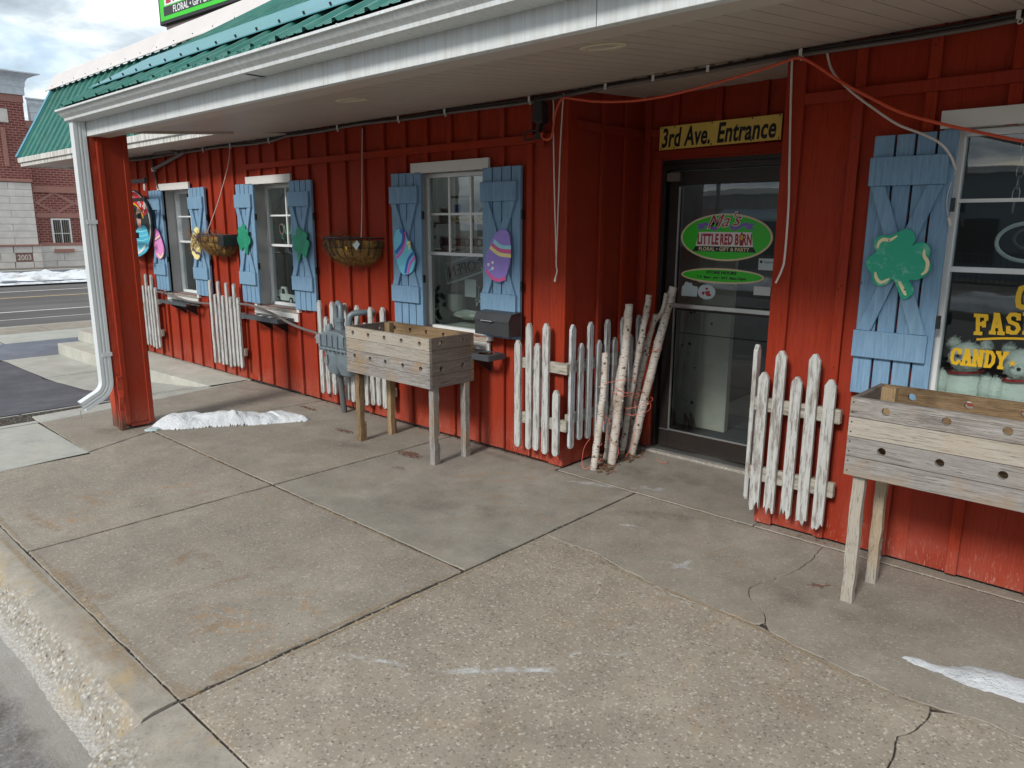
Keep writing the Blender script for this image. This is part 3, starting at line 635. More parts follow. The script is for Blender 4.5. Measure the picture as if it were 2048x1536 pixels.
# right-hand wall
E2 = [1.455, 1.787, 2.10, 2.42, 2.74, 3.05, 3.36, 3.7]
for a, b in zip(E2, E2[1:]):
    for p, q, r, s_ in cut(a+.002, b-.002, .015, ZT): MB().box(p, .0, r, q, .025, s_).make('siding_board', 'red', shop, bevel=.0015)
for x in E2[1:-1]:
    for lo, hi in ((.02, 2.243), (2.297, ZT)):
        for p, q, r, s_ in cut(x-.024, x+.024, lo, hi):
            if q-p > .03: MB().box(p, -.029, r, q, -.005, s_).make('batten', 'red', shop, bevel=.002)
MB().box(1.525, -.032, 2.244, 3.7, -.0005, 2.296).make('rail_batten', 'red', shop, bevel=.002)
MB().box(1.427, -.026, .012, 1.524, -.0005, ZT).make('corner_board', 'red', shop, bevel=.003)
# shell behind the boards, closing the rooms but for an added sky opening overhead
sh = MB(); sh.box(-9.02, .0, .01, -9.0, 6, ZT); sh.box(-9.0, 5.98, .01, 3.7, 6, ZT); sh.box(3.7, .0, .01, 3.72, 6, ZT); sh.make('rear_wall', 'red', shop)
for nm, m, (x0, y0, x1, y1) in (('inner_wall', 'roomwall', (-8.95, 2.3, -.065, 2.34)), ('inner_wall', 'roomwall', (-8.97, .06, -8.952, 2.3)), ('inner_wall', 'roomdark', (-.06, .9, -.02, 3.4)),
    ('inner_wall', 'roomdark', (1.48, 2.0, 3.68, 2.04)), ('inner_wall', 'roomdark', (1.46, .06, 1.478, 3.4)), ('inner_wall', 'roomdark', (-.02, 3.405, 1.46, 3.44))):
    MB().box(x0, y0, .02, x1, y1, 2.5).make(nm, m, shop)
MB().box(-8.95, .03, 2.47, -.02, 1.1, 2.5).box(1.48, .03, 2.47, 3.68, 1.0, 2.5).box(-.02, .92, 2.47, 1.46, 1.5, 2.5).make('inner_ceiling', 'roomwall', shop)  # ceilings stop short: added opening lets sky light into the rooms
MB().box(-8.95, .03, .0, -.02, 2.3, .03).box(1.48, .03, .0, 3.68, 2.0, .03).box(-.02, .87, .0, 1.46, 3.4, .018).make('inner_floor', 'roomfloor', shop)

# windows
def window(x0, x1, z0, z1, yg, cols, rows, mid, casing_left=.0, lint=(-.04, .04), rev=True):
    f = MB(); w = .028
    f.box(x0, yg-.02, z0, x0+w, yg+.04, z1).box(x1-w, yg-.02, z0, x1, yg+.04, z1).box(x0+w, yg-.02, z1-w, x1-w, yg+.04, z1).box(x0+w, yg-.02, z0, x1-w, yg+.04, z0+w)
    f.box(x0+w, yg-.012, mid-.012, x1-w, yg+.03, mid+.012)
    win = f.make('window', 'vinyl', shop, bevel=.002)
    MB().add([(x0+w, yg+.012, z0+w), (x1-w, yg+.012, z0+w), (x1-w, yg+.012, mid-.012), (x0+w, yg+.012, mid-.012)], [(0, 1, 2, 3)]).make('pane', 'glass', win)
    MB().add([(x0+w, yg+.006, mid+.012), (x1-w, yg+.006, mid+.012), (x1-w, yg+.006, z1-w), (x0+w, yg+.006, z1-w)], [(0, 1, 2, 3)]).make('pane', 'glass', win)
    for i in range(1, cols):
        x = x0+w+(x1-x0-2*w)*i/cols; MB().box(x-.008, yg-.008, mid+.013, x+.008, yg+.004, z1-w-.001).make('muntin', 'vinyl', win)
    zs = [mid+(z1-mid)*i/rows for i in range(1, rows)]
    for z in zs:
        xs = [x0+w]+[x0+w+(x1-x0-2*w)*i/cols for i in range(1, cols)]+[x1-w]
        for a, b in zip(xs, xs[1:]): MB().box(a+(.0085 if a > x0+w+.001 else 0), yg-.007, z-.008, b-(.0085 if b < x1-w-.001 else 0), yg+.003, z+.008).make('muntin', 'vinyl', win)
    if rev:
        MB().box(x0-.012, -.002, z0, x0, yg+.03, z1).box(x1, -.002, z0, x1+.012, yg+.03, z1).box(x0, -.002, z1, x1, yg+.03, z1+.012).make('jamb', 'greyjamb', win)
    MB().box(x0, -.03, z0-.03, x1, yg-.021, z0-.001).make('sill', 'gwx', win, bevel=.002)
    MB().box(x0+lint[0], -.05, z1+.002, x1+lint[1], -.0265, z1+.078).make('lintel', 'whitetrim', win, bevel=.002)
    MB().box(x0-.045, -.034, z0-.02, x0-.002, -.001, z1+.001).make('casing', 'whitetrim', win, bevel=.002)
    MB().box(x1+.002, -.034, z0-.02, x1+.045, -.001, z1+.001).make('casing', 'whitetrim', win, bevel=.002)
    ap = MB(); n = 3
    for i in range(n): ap.box(x0-.035+(x1-x0+.075)*i/n+.001, -.045, z0-.11, x0-.035+(x1-x0+.075)*(i+1)/n-.001, -.027, z0-.031)
    ap.make('apron', 'whitetrim', win, bevel=.002)
    return win
window(*WINS[0], .15, 2, 2, 1.445); window(*WINS[1], .15, 2, 2, 1.445); window(*WINS[2], .08, 3, 2, 1.433); window(*WINS[3], .055, 3, 2, 1.46, lint=(-.06, .06))

# shutters: mesh of ledges and braces, planks as sub-parts
def shutter(x0, x1, z0=.86, z1=2.045, lab=None):
    w = (x1-x0); yb, yf = -.026, -.05; L = MB(); a, b = x0-.004, x1-.022
    L.box(a, -.074, z0+.185, b, -.051, z0+.315).box(a, -.074, z1-.23, b, -.051, z1-.10)
    lo, hi = z0+.316, z1-.231; bw = .07
    L.prism([(a+.01, lo), (a+.01+bw*.95, lo), (b-.01, hi), (b-.01-bw*.95, hi)], 'xz', -.071, -.052)
    L.prism([(b-.01-bw*.95, lo), (b-.01, lo), (a+.01+bw*.95, hi), (a+.01, hi)], 'xz', -.0685, -.0525)
    s_ = L.make('shutter', 'blue', shop, bevel=.0025)
    if lab: s_['label'] = lab
    n = 4; pw = w/n
    for i in range(n):
        MB().box(x0+pw*i+(.011 if i else 0), yf, z0+rj(.003), x0+pw*(i+1), yb, z1+rj(.003)).make('plank', 'blue', s_, bevel=.002)
    for hz_ in (z0+.35, z1-.35): MB().box(x1-.001, -.047, hz_, x1+.016, -.028, hz_+.06).make('hinge', 'black', s_)
    return s_
for a, b in ((-6.42, -6.075), (-5.335, -4.975), (-4.27, -3.925), (-3.255, -2.89), (-1.74, -1.385), (-.715, -.355)): shutter(a, b)
shutter(1.885, 2.232, .84, 2.068)

# porch soffit of grooved vinyl panels, rising to the wall
def zs_out(x): return 2.326+.004*abs(x+.3)
def zs_in(x): return 2.483+(.020*x if x > 0 else 0)
x = -3.27
while x < 3.4:
    mb = MB(); n = 3; pw = .30/n
    for i in range(n):
        a, b = x+pw*i+.003, x+pw*(i+1)-.003
        mb.add([(a, -1.735, zs_out(a)), (b, -1.735, zs_out(b)), (b, -.001, zs_in(b)), (a, -.001, zs_in(a)), (a, -1.735, zs_out(a)+.012), (b, -1.735, zs_out(b)+.012), (b, -.001, zs_in(b)+.012), (a, -.001, zs_in(a)+.012)],
               [(3, 2, 1, 0), (0, 1, 5, 4), (2, 3, 7, 6), (1, 2, 6, 5), (3, 0, 4, 7)])
        mb.add([(b, -1.735, zs_out(b)+.005), (b+.006, -1.735, zs_out(b)+.005), (b+.006, -.001, zs_in(b)+.005), (b, -.001, zs_in(b)+.005)], [(0, 1, 2, 3)])
    mb.make('soffit_panel', 'soffit', shop); x += .30
for i in range(5):
    a, b = .03+.28*i, .03+.28*(i+1)-.004
    mb = MB()
    for k in range(3):
        p, q = a+(b-a)*k/3+.003, a+(b-a)*(k+1)/3-.003
        mb.add([(p, .0, 2.488+.02*p), (q, .0, 2.488+.02*q), (q, YB, 2.535+.012*q), (p, YB, 2.535+.012*p), (p, .0, 2.505+.02*p), (q, .0, 2.505+.02*q), (q, YB, 2.55+.012*q), (p, YB, 2.55+.012*p)], [(3, 2, 1, 0), (1, 2, 6, 5), (3, 0, 4, 7), (0, 1, 5, 4)])
    mb.make('soffit_panel', 'soffit', shop)
MB().add([(.043, .0, 2.482), (.043, YB, 2.53), (.043, YB, 2.55), (.043, .0, 2.502), (.06, .0, 2.482), (.06, YB, 2.53), (.06, YB, 2.55), (.06, .0, 2.502)], [(0, 1, 2, 3), (4, 7, 6, 5), (0, 4, 5, 1), (2, 6, 7, 3)]).make('soffit_trim', 'soffit', shop)
MB().box(-9.5, -.51, 2.458, -3.26, -.001, 2.47).make('main_soffit', 'soffit', shop)
mb = MB()
for a in range(-32, 34): 
    x = a*.1; mb.box(x-.01, -.012, zs_in(x)-.004, x+.012, -.002, zs_in(x)+.001)
mb.make('soffit_clip', 'dark', shop); 
MB().bar((-3.27, -1.72, 2.335), (-3.27, -.56, 2.425), .05, .02).make('porch_end_trim', 'soffit', shop)
# beam fascia in three lengths with an end return, gutter, downspout
for a, b in ((-3.30, -.075), (-.072, 1.515), (1.518, 3.5)):
    mb = MB(); mb.box(a, -1.752, 2.294, b, -1.738, 2.43); mb.box(a, -1.738, 2.2935, b, -1.712, 2.2985)
    mb.make('beam_fascia', 'alu_drip', shop, bevel=.0015)
MB().box(-3.298, -1.737, 2.2945, 3.5, -1.60, 2.43).make('beam_core', 'soffit', shop)
GP = [(-1.754, 2.463), (-1.754, 2.397), (-1.855, 2.397), (-1.866, 2.400), (-1.868, 2.416), (-1.876, 2.422), (-1.893, 2.434), (-1.904, 2.446), (-1.907, 2.456), (-1.925, 2.458), (-1.925, 2.470), (-1.908, 2.470), (-1.904, 2.462), (-1.895, 2.447), (-1.865, 2.425), (-1.855, 2.403), (-1.760, 2.403), (-1.760, 2.463)]
gu = MB().prism(GP, 'yz', -3.30, 3.5).make('gutter', 'alu_drip', shop)
for x in (-2.1, -.9, .3, 1.5): MB().box(x-.004, -1.9265, 2.4695, x+.004, -1.76, 2.4725).make('gutter_strap', 'alu', gu)
MB().prism([(y-.0012, z) for y, z in GP[1:11]]+[(y+.001, z) for y, z in GP[1:11]][::-1], 'yz', -.62, -.59).make('gutter_seam', 'alu', gu)
ds = MB(); xc, yc = -3.245, -1.80
def rib_rect(hx, hy):
    return [(-hx, -hy), (hx, -hy), (hx, -.018), (hx-.006, -.014), (hx-.006, -.008), (hx, -.004), (hx, .006), (hx-.006, .010), (hx-.006, .016), (hx, .02), (hx, hy), (-hx, hy)]
path = [((xc, yc, 2.40), (0, 0, -1)), ((xc, yc, 1.4), (0, 0, -1)), ((xc, yc, .42), (0, 0, -1))]
for i in range(1, 7):
    a = R(62)*i/6; path.append(((xc-.0, yc-.13*(1-math.cos(a)), .42-.13*math.sin(a)), (0, -math.sin(a), -math.cos(a))))
pl = path[-1]; path.append(((pl[0][0], pl[0][1]+pl[1][1]*.14, pl[0][2]+pl[1][2]*.14), pl[1]))
rr = rib_rect(.038, .043); vs = []
for (c, d) in path:
    d = Vector(d); ax = Vector((1, 0, 0)); ay = d.cross(ax); 
    for u, v in rr: vs.append(Vector(c)+ax*u-ay*v)
k = len(rr); ds.add(vs, [(i*k+j, i*k+(j+1) % k, (i+1)*k+(j+1) % k, (i+1)*k+j) for i in range(len(path)-1) for j in range(k)])
dsp = ds.make('downspout', 'alu', shop)
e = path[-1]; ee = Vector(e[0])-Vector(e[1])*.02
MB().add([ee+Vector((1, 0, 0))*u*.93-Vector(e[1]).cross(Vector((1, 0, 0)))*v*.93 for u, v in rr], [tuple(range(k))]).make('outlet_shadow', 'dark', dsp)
for z in (.62, 1.65): MB().box(xc-.042, yc-.02, z, xc+.042, -1.745, z+.03).make('strap', 'alu', dsp)
MB().tube([(xc-.02, e[0][1]-.01, e[0][2]-.035), (xc-.02, e[0][1]-.01, e[0][2]-.08), (xc-.02, e[0][1]-.01, e[0][2]-.10)], [.004, .003, .001], 6).make('icicle', 'glass', dsp)

# porch post
post = MB().box(-3.42, -1.70, .03, -3.205, -1.475, 2.36).make('porch_post', 'red', shop, bevel=.003)
MB().box(-3.204, -1.70, .05, -3.186, -1.66, 2.36).make('corner_trim', 'red', post, bevel=.003)
MB().box(-3.204, -1.515, .03, -3.186, -1.475, 2.36).make('corner_trim', 'red', post, bevel=.003)
MB().box(-3.204, -1.6595, .02, -3.196, -1.5155, 2.36).make('face_panel', 'red', post)
def ragged(x0, x1, y0, y1, zb, zt, n=24):
    mb = MB(); vs = []
    for i in range(n+1):
        z = zb+(zt-zb)*i/n; e = rj(.004)+(.006*math.sin(i*1.7) if z < .5 else 0)
        vs += [(x0+e, y0, z), (x1+e, y0+rj(.003), z), (x1+e, y1, z), (x0+e, y1, z)]
    mb.add(vs, [(i*4+j, i*4+(j+1) % 4, i*4+4+(j+1) % 4, i*4+4+j) for i in range(n) for j in range(4)]+[(3, 2, 1, 0), (n*4, n*4+1, n*4+2, n*4+3)])
    return mb
ragged(-3.25, -3.215, -1.742, -1.702, .0, 2.36).make('edge_board', 'redworn', post)
ragged(-3.212, -3.19, -1.735, -1.701, .0, .45, 8).make('edge_board', 'redworn', post)
ragged(-3.42, -3.31, -1.725, -1.702, .0, 2.36).make('edge_board', 'redworn', post)
ragged(-3.30, -3.255, -1.73, -1.702, .08, 2.36).make('edge_board', 'red', post)

# roofs: ribbed sheets
def ribbed(x0, x1, p0, p1, pitch=.23, h=.028, sub=True):
    (ya, za), (yb, zb) = p0, p1; d = Vector((0, yb-ya, zb-za)).normalized(); nrm = Vector((0, -d.z, d.y))
    prof = []; x = x0
    while x < x1-.01:
        prof += [(x, 0), (x+.012, h), (x+.032, h), (x+.044, 0), (x+pitch*.40, 0), (x+pitch*.42, h*.22), (x+pitch*.48, h*.22), (x+pitch*.50, 0), (x+pitch*.68, 0), (x+pitch*.70, h*.22), (x+pitch*.76, h*.22), (x+pitch*.78, 0)]; x += pitch
    prof = [q for q in prof if q[0] <= x1]
    vs = []
    for (y, z) in (p0, p1):
        for u, w in prof: vs.append(Vector((u, y, z))+nrm*w)
    n = len(prof); return MB().add(vs, [(i, i+1, n+i+1, n+i) for i in range(n-1)])
ribbed(-9.55, 3.6, (-.535, 2.562), (.03, 3.562)).make('mansard_roof', 'roof', shop)
def pz_(y): return 2.51+.6*(y+1.87)
ribbed(-3.22, 3.6, (-1.90, pz_(-1.90)), (.12, pz_(.12)), h=.017).make('porch_roof', 'roof', shop)
MB().prism([(-1.885, pz_(-1.885)-.004), (.1, pz_(.1)-.004), (.1, pz_(.1)-.03), (-1.75, 2.44), (-1.885, 2.48)], 'yz', -3.225, -3.21).make('porch_gable_trim', 'roof', shop)
MB().add([(-3.26, -1.69, pz_(-1.69)+.034), (3.6, -1.69, pz_(-1.69)+.034), (3.6, -1.22, pz_(-1.22)+.036), (-3.26, -1.22, pz_(-1.22)+.036), (-3.26, -1.69, pz_(-1.69)+.028), (3.6, -1.69, pz_(-1.69)+.028), (3.6, -1.22, pz_(-1.22)+.03), (-3.26, -1.22, pz_(-1.22)+.03)], [(0, 1, 2, 3), (4, 7, 6, 5), (0, 4, 5, 1), (1, 5, 6, 2), (2, 6, 7, 3), (3, 7, 4, 0)]).make('roof_flashing', 'teal', shop)
mb = MB()
for i in range(30):
    x = -3.1+.23*i; mb.cyl((x, -1.665, pz_(-1.665)+.034), (x, -1.672, pz_(-1.665)+.048), .006, 6); mb.cyl((x-.1, -1.86, pz_(-1.86)), (x-.1, -1.865, pz_(-1.86)+.012), .006, 6)
    x = -9.3+.23*i; mb.cyl((x, -.48, 2.655), (x, -.487, 2.668), .006, 6)
tag(mb.make('roof_screw', 'black', shop), kind='stuff')
MB().box(-9.6, -.55, 2.50, -3.24, -.53, 2.566).box(-3.24, -.55, 2.50, -3.22, -.53, 2.566).make('eave_trim', 'alu_dirty', shop, bevel=.002)
MB().box(-9.58, -.525, 2.447, -3.24, -.512, 2.4995).make('eave_fascia', 'alu_dirty', shop, bevel=.002)
MB().box(-9.58, -.512, 2.447, -9.56, .6, 2.56).make('eave_fascia', 'alu_dirty', shop)
MB().bar((-9.575, -.555, 2.57), (-9.575, .03, 3.60), .08, .05, (0, -1, .5)).make('rake_trim', 'tealrake', shop, bevel=.004)
cp = [(-.055, 3.545), (-.045, 3.538), (.095, 3.785), (.30, 3.83), (.30, 3.74), (.05, 3.68)]
xs = [-9.72, -6.05, -3.42, -.3, 3.6]
for a, b in zip(xs, xs[1:]): 
    MB().prism(cp, 'yz', a, b-.006).make('coping', 'coping', shop, bevel=.004)
mb = MB()
for i in range(28): mb.ball((-9.5+.45*i, -.022, 3.595), .006, 6)
mb.make('coping_screw', 'dark', shop)
MB().box(-9.5, .1, 3.5, 3.6, .7, 3.6).box(-9.5, 3.5, 3.5, 3.6, 6, 3.6).box(-9.55, .05, 2.57, -9.5, 6, 3.6).make('roof_deck', 'coping', shop)  # gap between the deck strips is added, to daylight the rooms below
# entrance steps and platform at the corner
stp = structure(MB().prism([(-8.65, -.60), (-7.1, -.595), (-5.9, -.53), (-4.3, -.455), (-4.33, -.02), (-8.65, -.02)], 'xy', -.2, .0), 'concrete_platform', 'concstep', bevel=.006)
structure(MB().box(-8.72, -.31, .0, -7.0, -.02, .15), 'concrete_step', 'concstep', bevel=.006)
structure(MB().box(-9.0, -.02, -.2, -4.3, .0, .012), 'foundation', 'concgrey')
# recessed lamps in the soffit
def zso(x, y): return zs_out(x)+(zs_in(x)-zs_out(x))*(y+1.735)/1.734
for lx, ly in ((1.12, -1.17), (-.80, -1.07)):
    z = zso(lx, ly); t = R(6.3)
    mb = MB().lathe([(.098, .0), (.10, -.006), (.094, -.010), (.075, -.008), (.070, .0), (.055, .05), (.05, .055)], (0, 0, 0), 28)
    mb.xf(Matrix.Translation((lx, ly, z+.002)) @ Matrix.Rotation(math.atan(.11), 4, 'X')); 
    o = mb.make('soffit_lamp', 'cream', None, smooth=True); tag(o, 'cream recessed soffit lamp nearest the entrance recess' if lx > 0 else 'cream recessed soffit lamp above the blue-shuttered three-column window', 'lamp', 'recessed lamps in the porch soffit')

# ------------------------------------------------------------------ entrance door
YD = .86
door = MB().box(.2, YD-.03, .02, .232, YD+.05, 2.07).box(1.15, YD-.03, .02, 1.185, YD+.05, 2.07).box(.232, YD-.03, 2.03, 1.15, YD+.05, 2.07).box(.2, YD-.02, 2.0705, 1.185, YD+.05, 2.12).make('door', 'bronze', shop, bevel=.002)
MB().box(.2335, YD+.02, .03, .262, YD+.06, 2.028).make('door_gap', 'dark', door)
MB().box(.263, YD-.022, .035, .335, YD+.022, 2.022).make('stile', 'bronze', door, bevel=.002)
MB().box(1.075, YD-.022, .035, 1.148, YD+.022, 2.022).make('stile', 'bronze', door, bevel=.002)
MB().box(.336, YD-.021, 1.93, 1.074, YD+.021, 2.022).make('top_rail', 'bronze', door, bevel=.002)
MB().box(.336, YD-.021, .035, 1.074, YD+.021, .165).make('bottom_rail', 'bronze', door, bevel=.002)
MB().box(.336, YD-.024, .166, 1.074, YD-.012, .176).box(.336, YD-.024, .176, .346, YD-.012, 1.92).box(.263, YD-.032, .165, .34, YD-.0225, .17).make('glazing_bead', 'steel', door)
MB().add([(.336, YD, .165), (1.075, YD, .165), (1.075, YD, 1.93), (.336, YD, 1.93)], [(0, 1, 2, 3)]).make('glass_pane', 'doorglass', door)
MB().box(.27, YD-.06, 1.082, 1.14, YD-.045, 1.114).box(.30, YD-.046, 1.085, .33, YD-.02, 1.11).box(1.09, YD-.046, 1.085, 1.12, YD-.02, 1.11).make('push_bar', 'steel', door, bevel=.003)
MB().box(.29, YD-.021, .90, 1.07, YD-.0, .90+.0).box(.345, YD-.012, 1.06, 1.07, YD-.006, 1.075).make('mid_bar', 'bronze', door)
cl = MB().box(.255, YD-.062, 1.955, .36, YD-.023, 2.012).box(.27, YD-.052, 2.013, .35, YD-.03, 2.02)
cl.make('pivot_box', 'conduitgrey', door, bevel=.004)
MB().box(.19, YD-.09, .0, 1.2, YD+.05, .024).make('threshold', 'steel', door, bevel=.003)
MB().box(.17, .735, -.02, 1.3, YD-.091, .016).make('door_sill_stone', 'kerb', shop, bevel=.006)
MB().box(.1, 1.0, .019, 1.35, 2.1, .03).make('floor_mat', 'mat', shop)
pn = thing('cabinet_panel', (.2, 1.5, .02), 'ivory panel with dark stains seen through the lower door glass', 'cabinet')
MB().box(-.06, 1.50, .03, .46, 1.56, 1.5).make('board', 'panelwhite', pn, bevel=.003)
mb = MB(); random.seed(4)
for i in range(12): mb.merge(MB().prism(oval(.02+.3*random.random(), .15+.9*random.random(), .004+.011*random.random()**2, .004+.014*random.random()**2, 9, rj(1)), 'xz', 1.4975, 1.499))
mb.make('stain_spots', 'ink', pn)
bg_ = thing('fabric_bundle', (-.25, 1.55, .02), 'dim folded fabric and sticks leaning behind the door glass', 'bundle')
mb = MB()
for i in range(7): mb.bar((-.15+.06*i, 1.5+rj(.05), .03), (-.32+.03*i, 1.75, .75+rj(.1)), .03, .02)
mb.make('stick_set', 'dgwz', bg_); MB().ball((-.08, 1.6, .22), .16, 14, (1.1, .8, .9), lump=.4).make('cloth', 'wicker', bg_)

# lettering and stickers on the door glass
def oval_sign(cx, cz, a, b, y, name, label, cat, border=True, group=None, fill='signgreen'):
    t = thing(name, (cx, y, cz), label, cat, group)
    MB().prism(oval(cx, cz, a, b, 56), 'xz', y-.0014, y).make('border', 'signcream', t)
    MB().prism(oval(cx, cz, a-.014, b-.012, 56), 'xz', y-.0028, y-.0015).make('field', fill, t)
    return t
yd = YD-.006
sg = oval_sign(.695, 1.577, .335, .158, yd, 'oval_shop_decal', 'large green oval shop decal on the upper door glass', 'sign')
def logo(parent, cx, cz, w, y, k=1.):
    """script name over slab lettering on a white block with ribbon and dark bar, w = width of the block"""
    h = w*.235
    MB().prism([(cx-w/2-.01*k, cz-h*.30), (cx-w/2+.01*k, cz+h*.72), (cx+w/2-.005*k, cz+h*.72), (cx+w/2+.01*k, cz-h*.30)], 'xz', y-.0009, y).make('letter_block', 'signwhite', parent)
    MB().prism([(cx-w/2-.035*k, cz-h*.68), (cx-w/2-.012*k, cz-h*.31), (cx+w/2+.012*k, cz-h*.31), (cx+w/2+.035*k, cz-h*.68)], 'xz', y-.0009, y).make('dark_bar', 'ink', parent)
    r = MB(); n = 14
    for s_ in (-1, 1):
        top = [(cx+s_*w*(.10+.36*i/n), cz+h*(.98-.16*math.sin(i/n*6.3))) for i in range(n+1)]
        for (a, c), (b, d) in zip(top, top[1:]): r.prism([(a, c), (b, d), (b, d+h*.26), (a, c+h*.26)], 'xz', y-.0010, y-.0001)
        r.prism([(cx+s_*w*.36, cz+h*.95), (cx+s_*w*.52, cz+h*.88), (cx+s_*w*.48, cz+h*1.1), (cx+s_*w*.54, cz+h*1.32), (cx+s_*w*.40, cz+h*1.28)], 'xz', y-.0012, y-.0011)
    r.make('ribbon', 'purplerib', parent)
    mb = MB()
    for wd, ux in (('LITTLE', -.30), ('RED', .045), ('B', .232), ('RN', .415)): put_text(mb, wd, h*1.02, (cx+w*ux, y-.0016, cz-h*.14), bold=.004*k, xs=.53 if wd == 'LITTLE' else .50, depth=.0004, space=1.08)
    mb.make('lettering', 'signred', parent)
    b = MB().prism([(cx+w*.29, cz-h*.22), (cx+w*.275, cz+h*.45), (cx+w*.315, cz+h*.76), (cx+w*.355, cz+h*.45), (cx+w*.345, cz-h*.22)], 'xz', y-.0022, y-.0017); b.make('barn_emblem', 'barnred', parent)
    MB().prism(oval(cx+w*.318, cz+h*.34, w*.026, h*.2, 14), 'xz', y-.0028, y-.0023).make('sunflower_emblem', 'gold', parent)
    mb = MB(); put_text(mb, "FLORAL \u2022 GIFT & PARTY", h*.36, (cx, y-.0018, cz-h*.62), bold=.0012*k, xs=.98, depth=.0004, space=1.05); mb.make('lettering', 'signcream', parent)
    ml = MB(); put_text(ml, "Ma's", h*1.3, (cx-w*.04, y-.0018, cz+h*1.08), ex=(.99, 0, .10), ey=(-.10, 0, .99), bold=.004*k, shear=.5, xs=1.12, depth=.0003); ml.make('lettering', 'signwhite', parent)
    ml = MB(); put_text(ml, "Ma's", h*1.3, (cx-w*.04, y-.0024, cz+h*1.08), ex=(.99, 0, .10), ey=(-.10, 0, .99), bold=0., shear=.5, xs=1.12, depth=.0003); ml.make('lettering', 'signred', parent)
logo(sg, .69, 1.545, .40, yd-.0029)
hs = oval_sign(.685, 1.318, .308, .052, yd, 'store_hours_decal', 'narrow green store hours oval below the big door decal', 'sign')
mb = MB(); put_text(mb, 'STORE HOURS', .027, (.685, yd-.0032, 1.331), bold=.0012, xs=1.25, depth=.0003)
put_text(mb, 'T-F  8am-  pm \u2022 SAT. 8am-12pm', .024, (.685, yd-.0032, 1.298), bold=.0009, xs=1.15, depth=.0003); mb.make('lettering', 'ink', hs)
st = thing('round_white_sticker', (.58, yd, 1.20), 'round white sticker with red print above the push bar', 'sticker')
MB().prism(oval(.582, 1.203, .068, .052, 30), 'xz', yd-.0012, yd).make('disc', 'stickerblue', st)
mb = MB(); random.seed(9)
for i in range(9): mb.merge(MB().prism(oval(.582+rj(.032), 1.205+rj(.024), .012, .008, 9, rj(2)), 'xz', yd-.0018-.0001*i, yd-.0013))
mb.make('red_print', 'signred', st)
tag(MB().prism([(.385, 1.165), (.51, 1.165), (.512, 1.235), (.47, 1.24), (.465, 1.262), (.44, 1.258), (.43, 1.265), (.41, 1.262), (.405, 1.238), (.388, 1.235)], 'xz', yd-.001, yd).make('torn_sticker', 'stickerblue'), 'torn pale sticker remnant left of the round white sticker', 'sticker')
cd = thing('payment_sticker', (1.0, yd, 1.41), 'small pale card sticker at right of the green oval', 'sticker')
MB().box(.945, yd-.001, 1.37, 1.05, yd, 1.445).make('card', 'stickerblue', cd)
mb = MB().box(.955, yd-.002, 1.415, .972, yd-.0012, 1.432); mb.merge(MB().box(.958, yd-.0026, 1.418, .969, yd-.0021, 1.429)); put_text(mb, 'Square', .022, (1.012, yd-.0018, 1.416), depth=.0003); mb.make('print', 'ink', cd)
tag(MB().box(.925, yd-.001, 1.205, 1.04, yd, 1.262).make('paper_note', 'paper'), 'blank white paper note low at the right of the door glass', 'note')
# yellow entrance sign
en = thing('entrance_sign', (.6, YB-.03, 2.25), 'yellow 3rd Ave. Entrance board over the door', 'sign')
MB().prism([(.183, 2.168), (1.055, 2.181), (1.055, 2.333), (.183, 2.323)], 'xz', YB-.034, YB-.0275).make('board', 'yellow', en, bevel=.001)
mb = MB(); put_text(mb, '3rd Ave.', .172, (.385, YB-.0352, 2.190), ex=(1, 0, .014), bold=.0045, shear=.16, xs=.60, space=1.04, depth=.0006); put_text(mb, 'Entrance', .172, (.818, YB-.0352, 2.196), ex=(1, 0, .014), bold=.0045, shear=.16, xs=.63, space=1.04, depth=.0006); mb.make('lettering', 'ink', en)
mb = MB()
for x in (.20, .30, .58, .86, 1.04):
    for z in (2.18, 2.315): mb.ball((x, YB-.0345, z+.012*(x-.18)), .006, 6)
mb.make('nail_head', 'conduitgrey', en)

# ------------------------------------------------------------------ picket panels fixed to the wall
def picket(mb, c, ztop, zbot, w, t, axis='x', jagged=False, seed=0, dogear=True, round_=False):
    random.seed(seed); h = w/2; P = []
    if jagged:
        n = 6; P = [(-h+w*i/n, zbot+(0 if i in (0, n) else random.choice([0, .02, -.015, .03, -.02]))+rj(.012)) for i in range(n+1)]
    else: P = [(-h+.012, zbot), (h-.012, zbot), (h, zbot+.02)] if dogear else [(-h, zbot), (h, zbot)]
    if not jagged and dogear: P = [(-h, zbot+.02)]+P
    m = 5
    for i in range(1, m): P.append((h+rj(.0008), zbot+.05+(ztop-.10-zbot)*i/m))
    P += [(h, ztop-.034), (h*.34, ztop-.002), (0, ztop), (-h*.34, ztop-.002), (-h, ztop-.034)] if not round_ else [(h, ztop-.03), (h*.7, ztop-.008), (0, ztop), (-h*.7, ztop-.008), (-h, ztop-.03)]
    for i in range(m-1, 0, -1): P.append((-h+rj(.0008), zbot+.05+(ztop-.10-zbot)*i/m))
    tl = rj(.009)
    P = [(u+tl*(v-.5), v) for u, v in P]
    return P
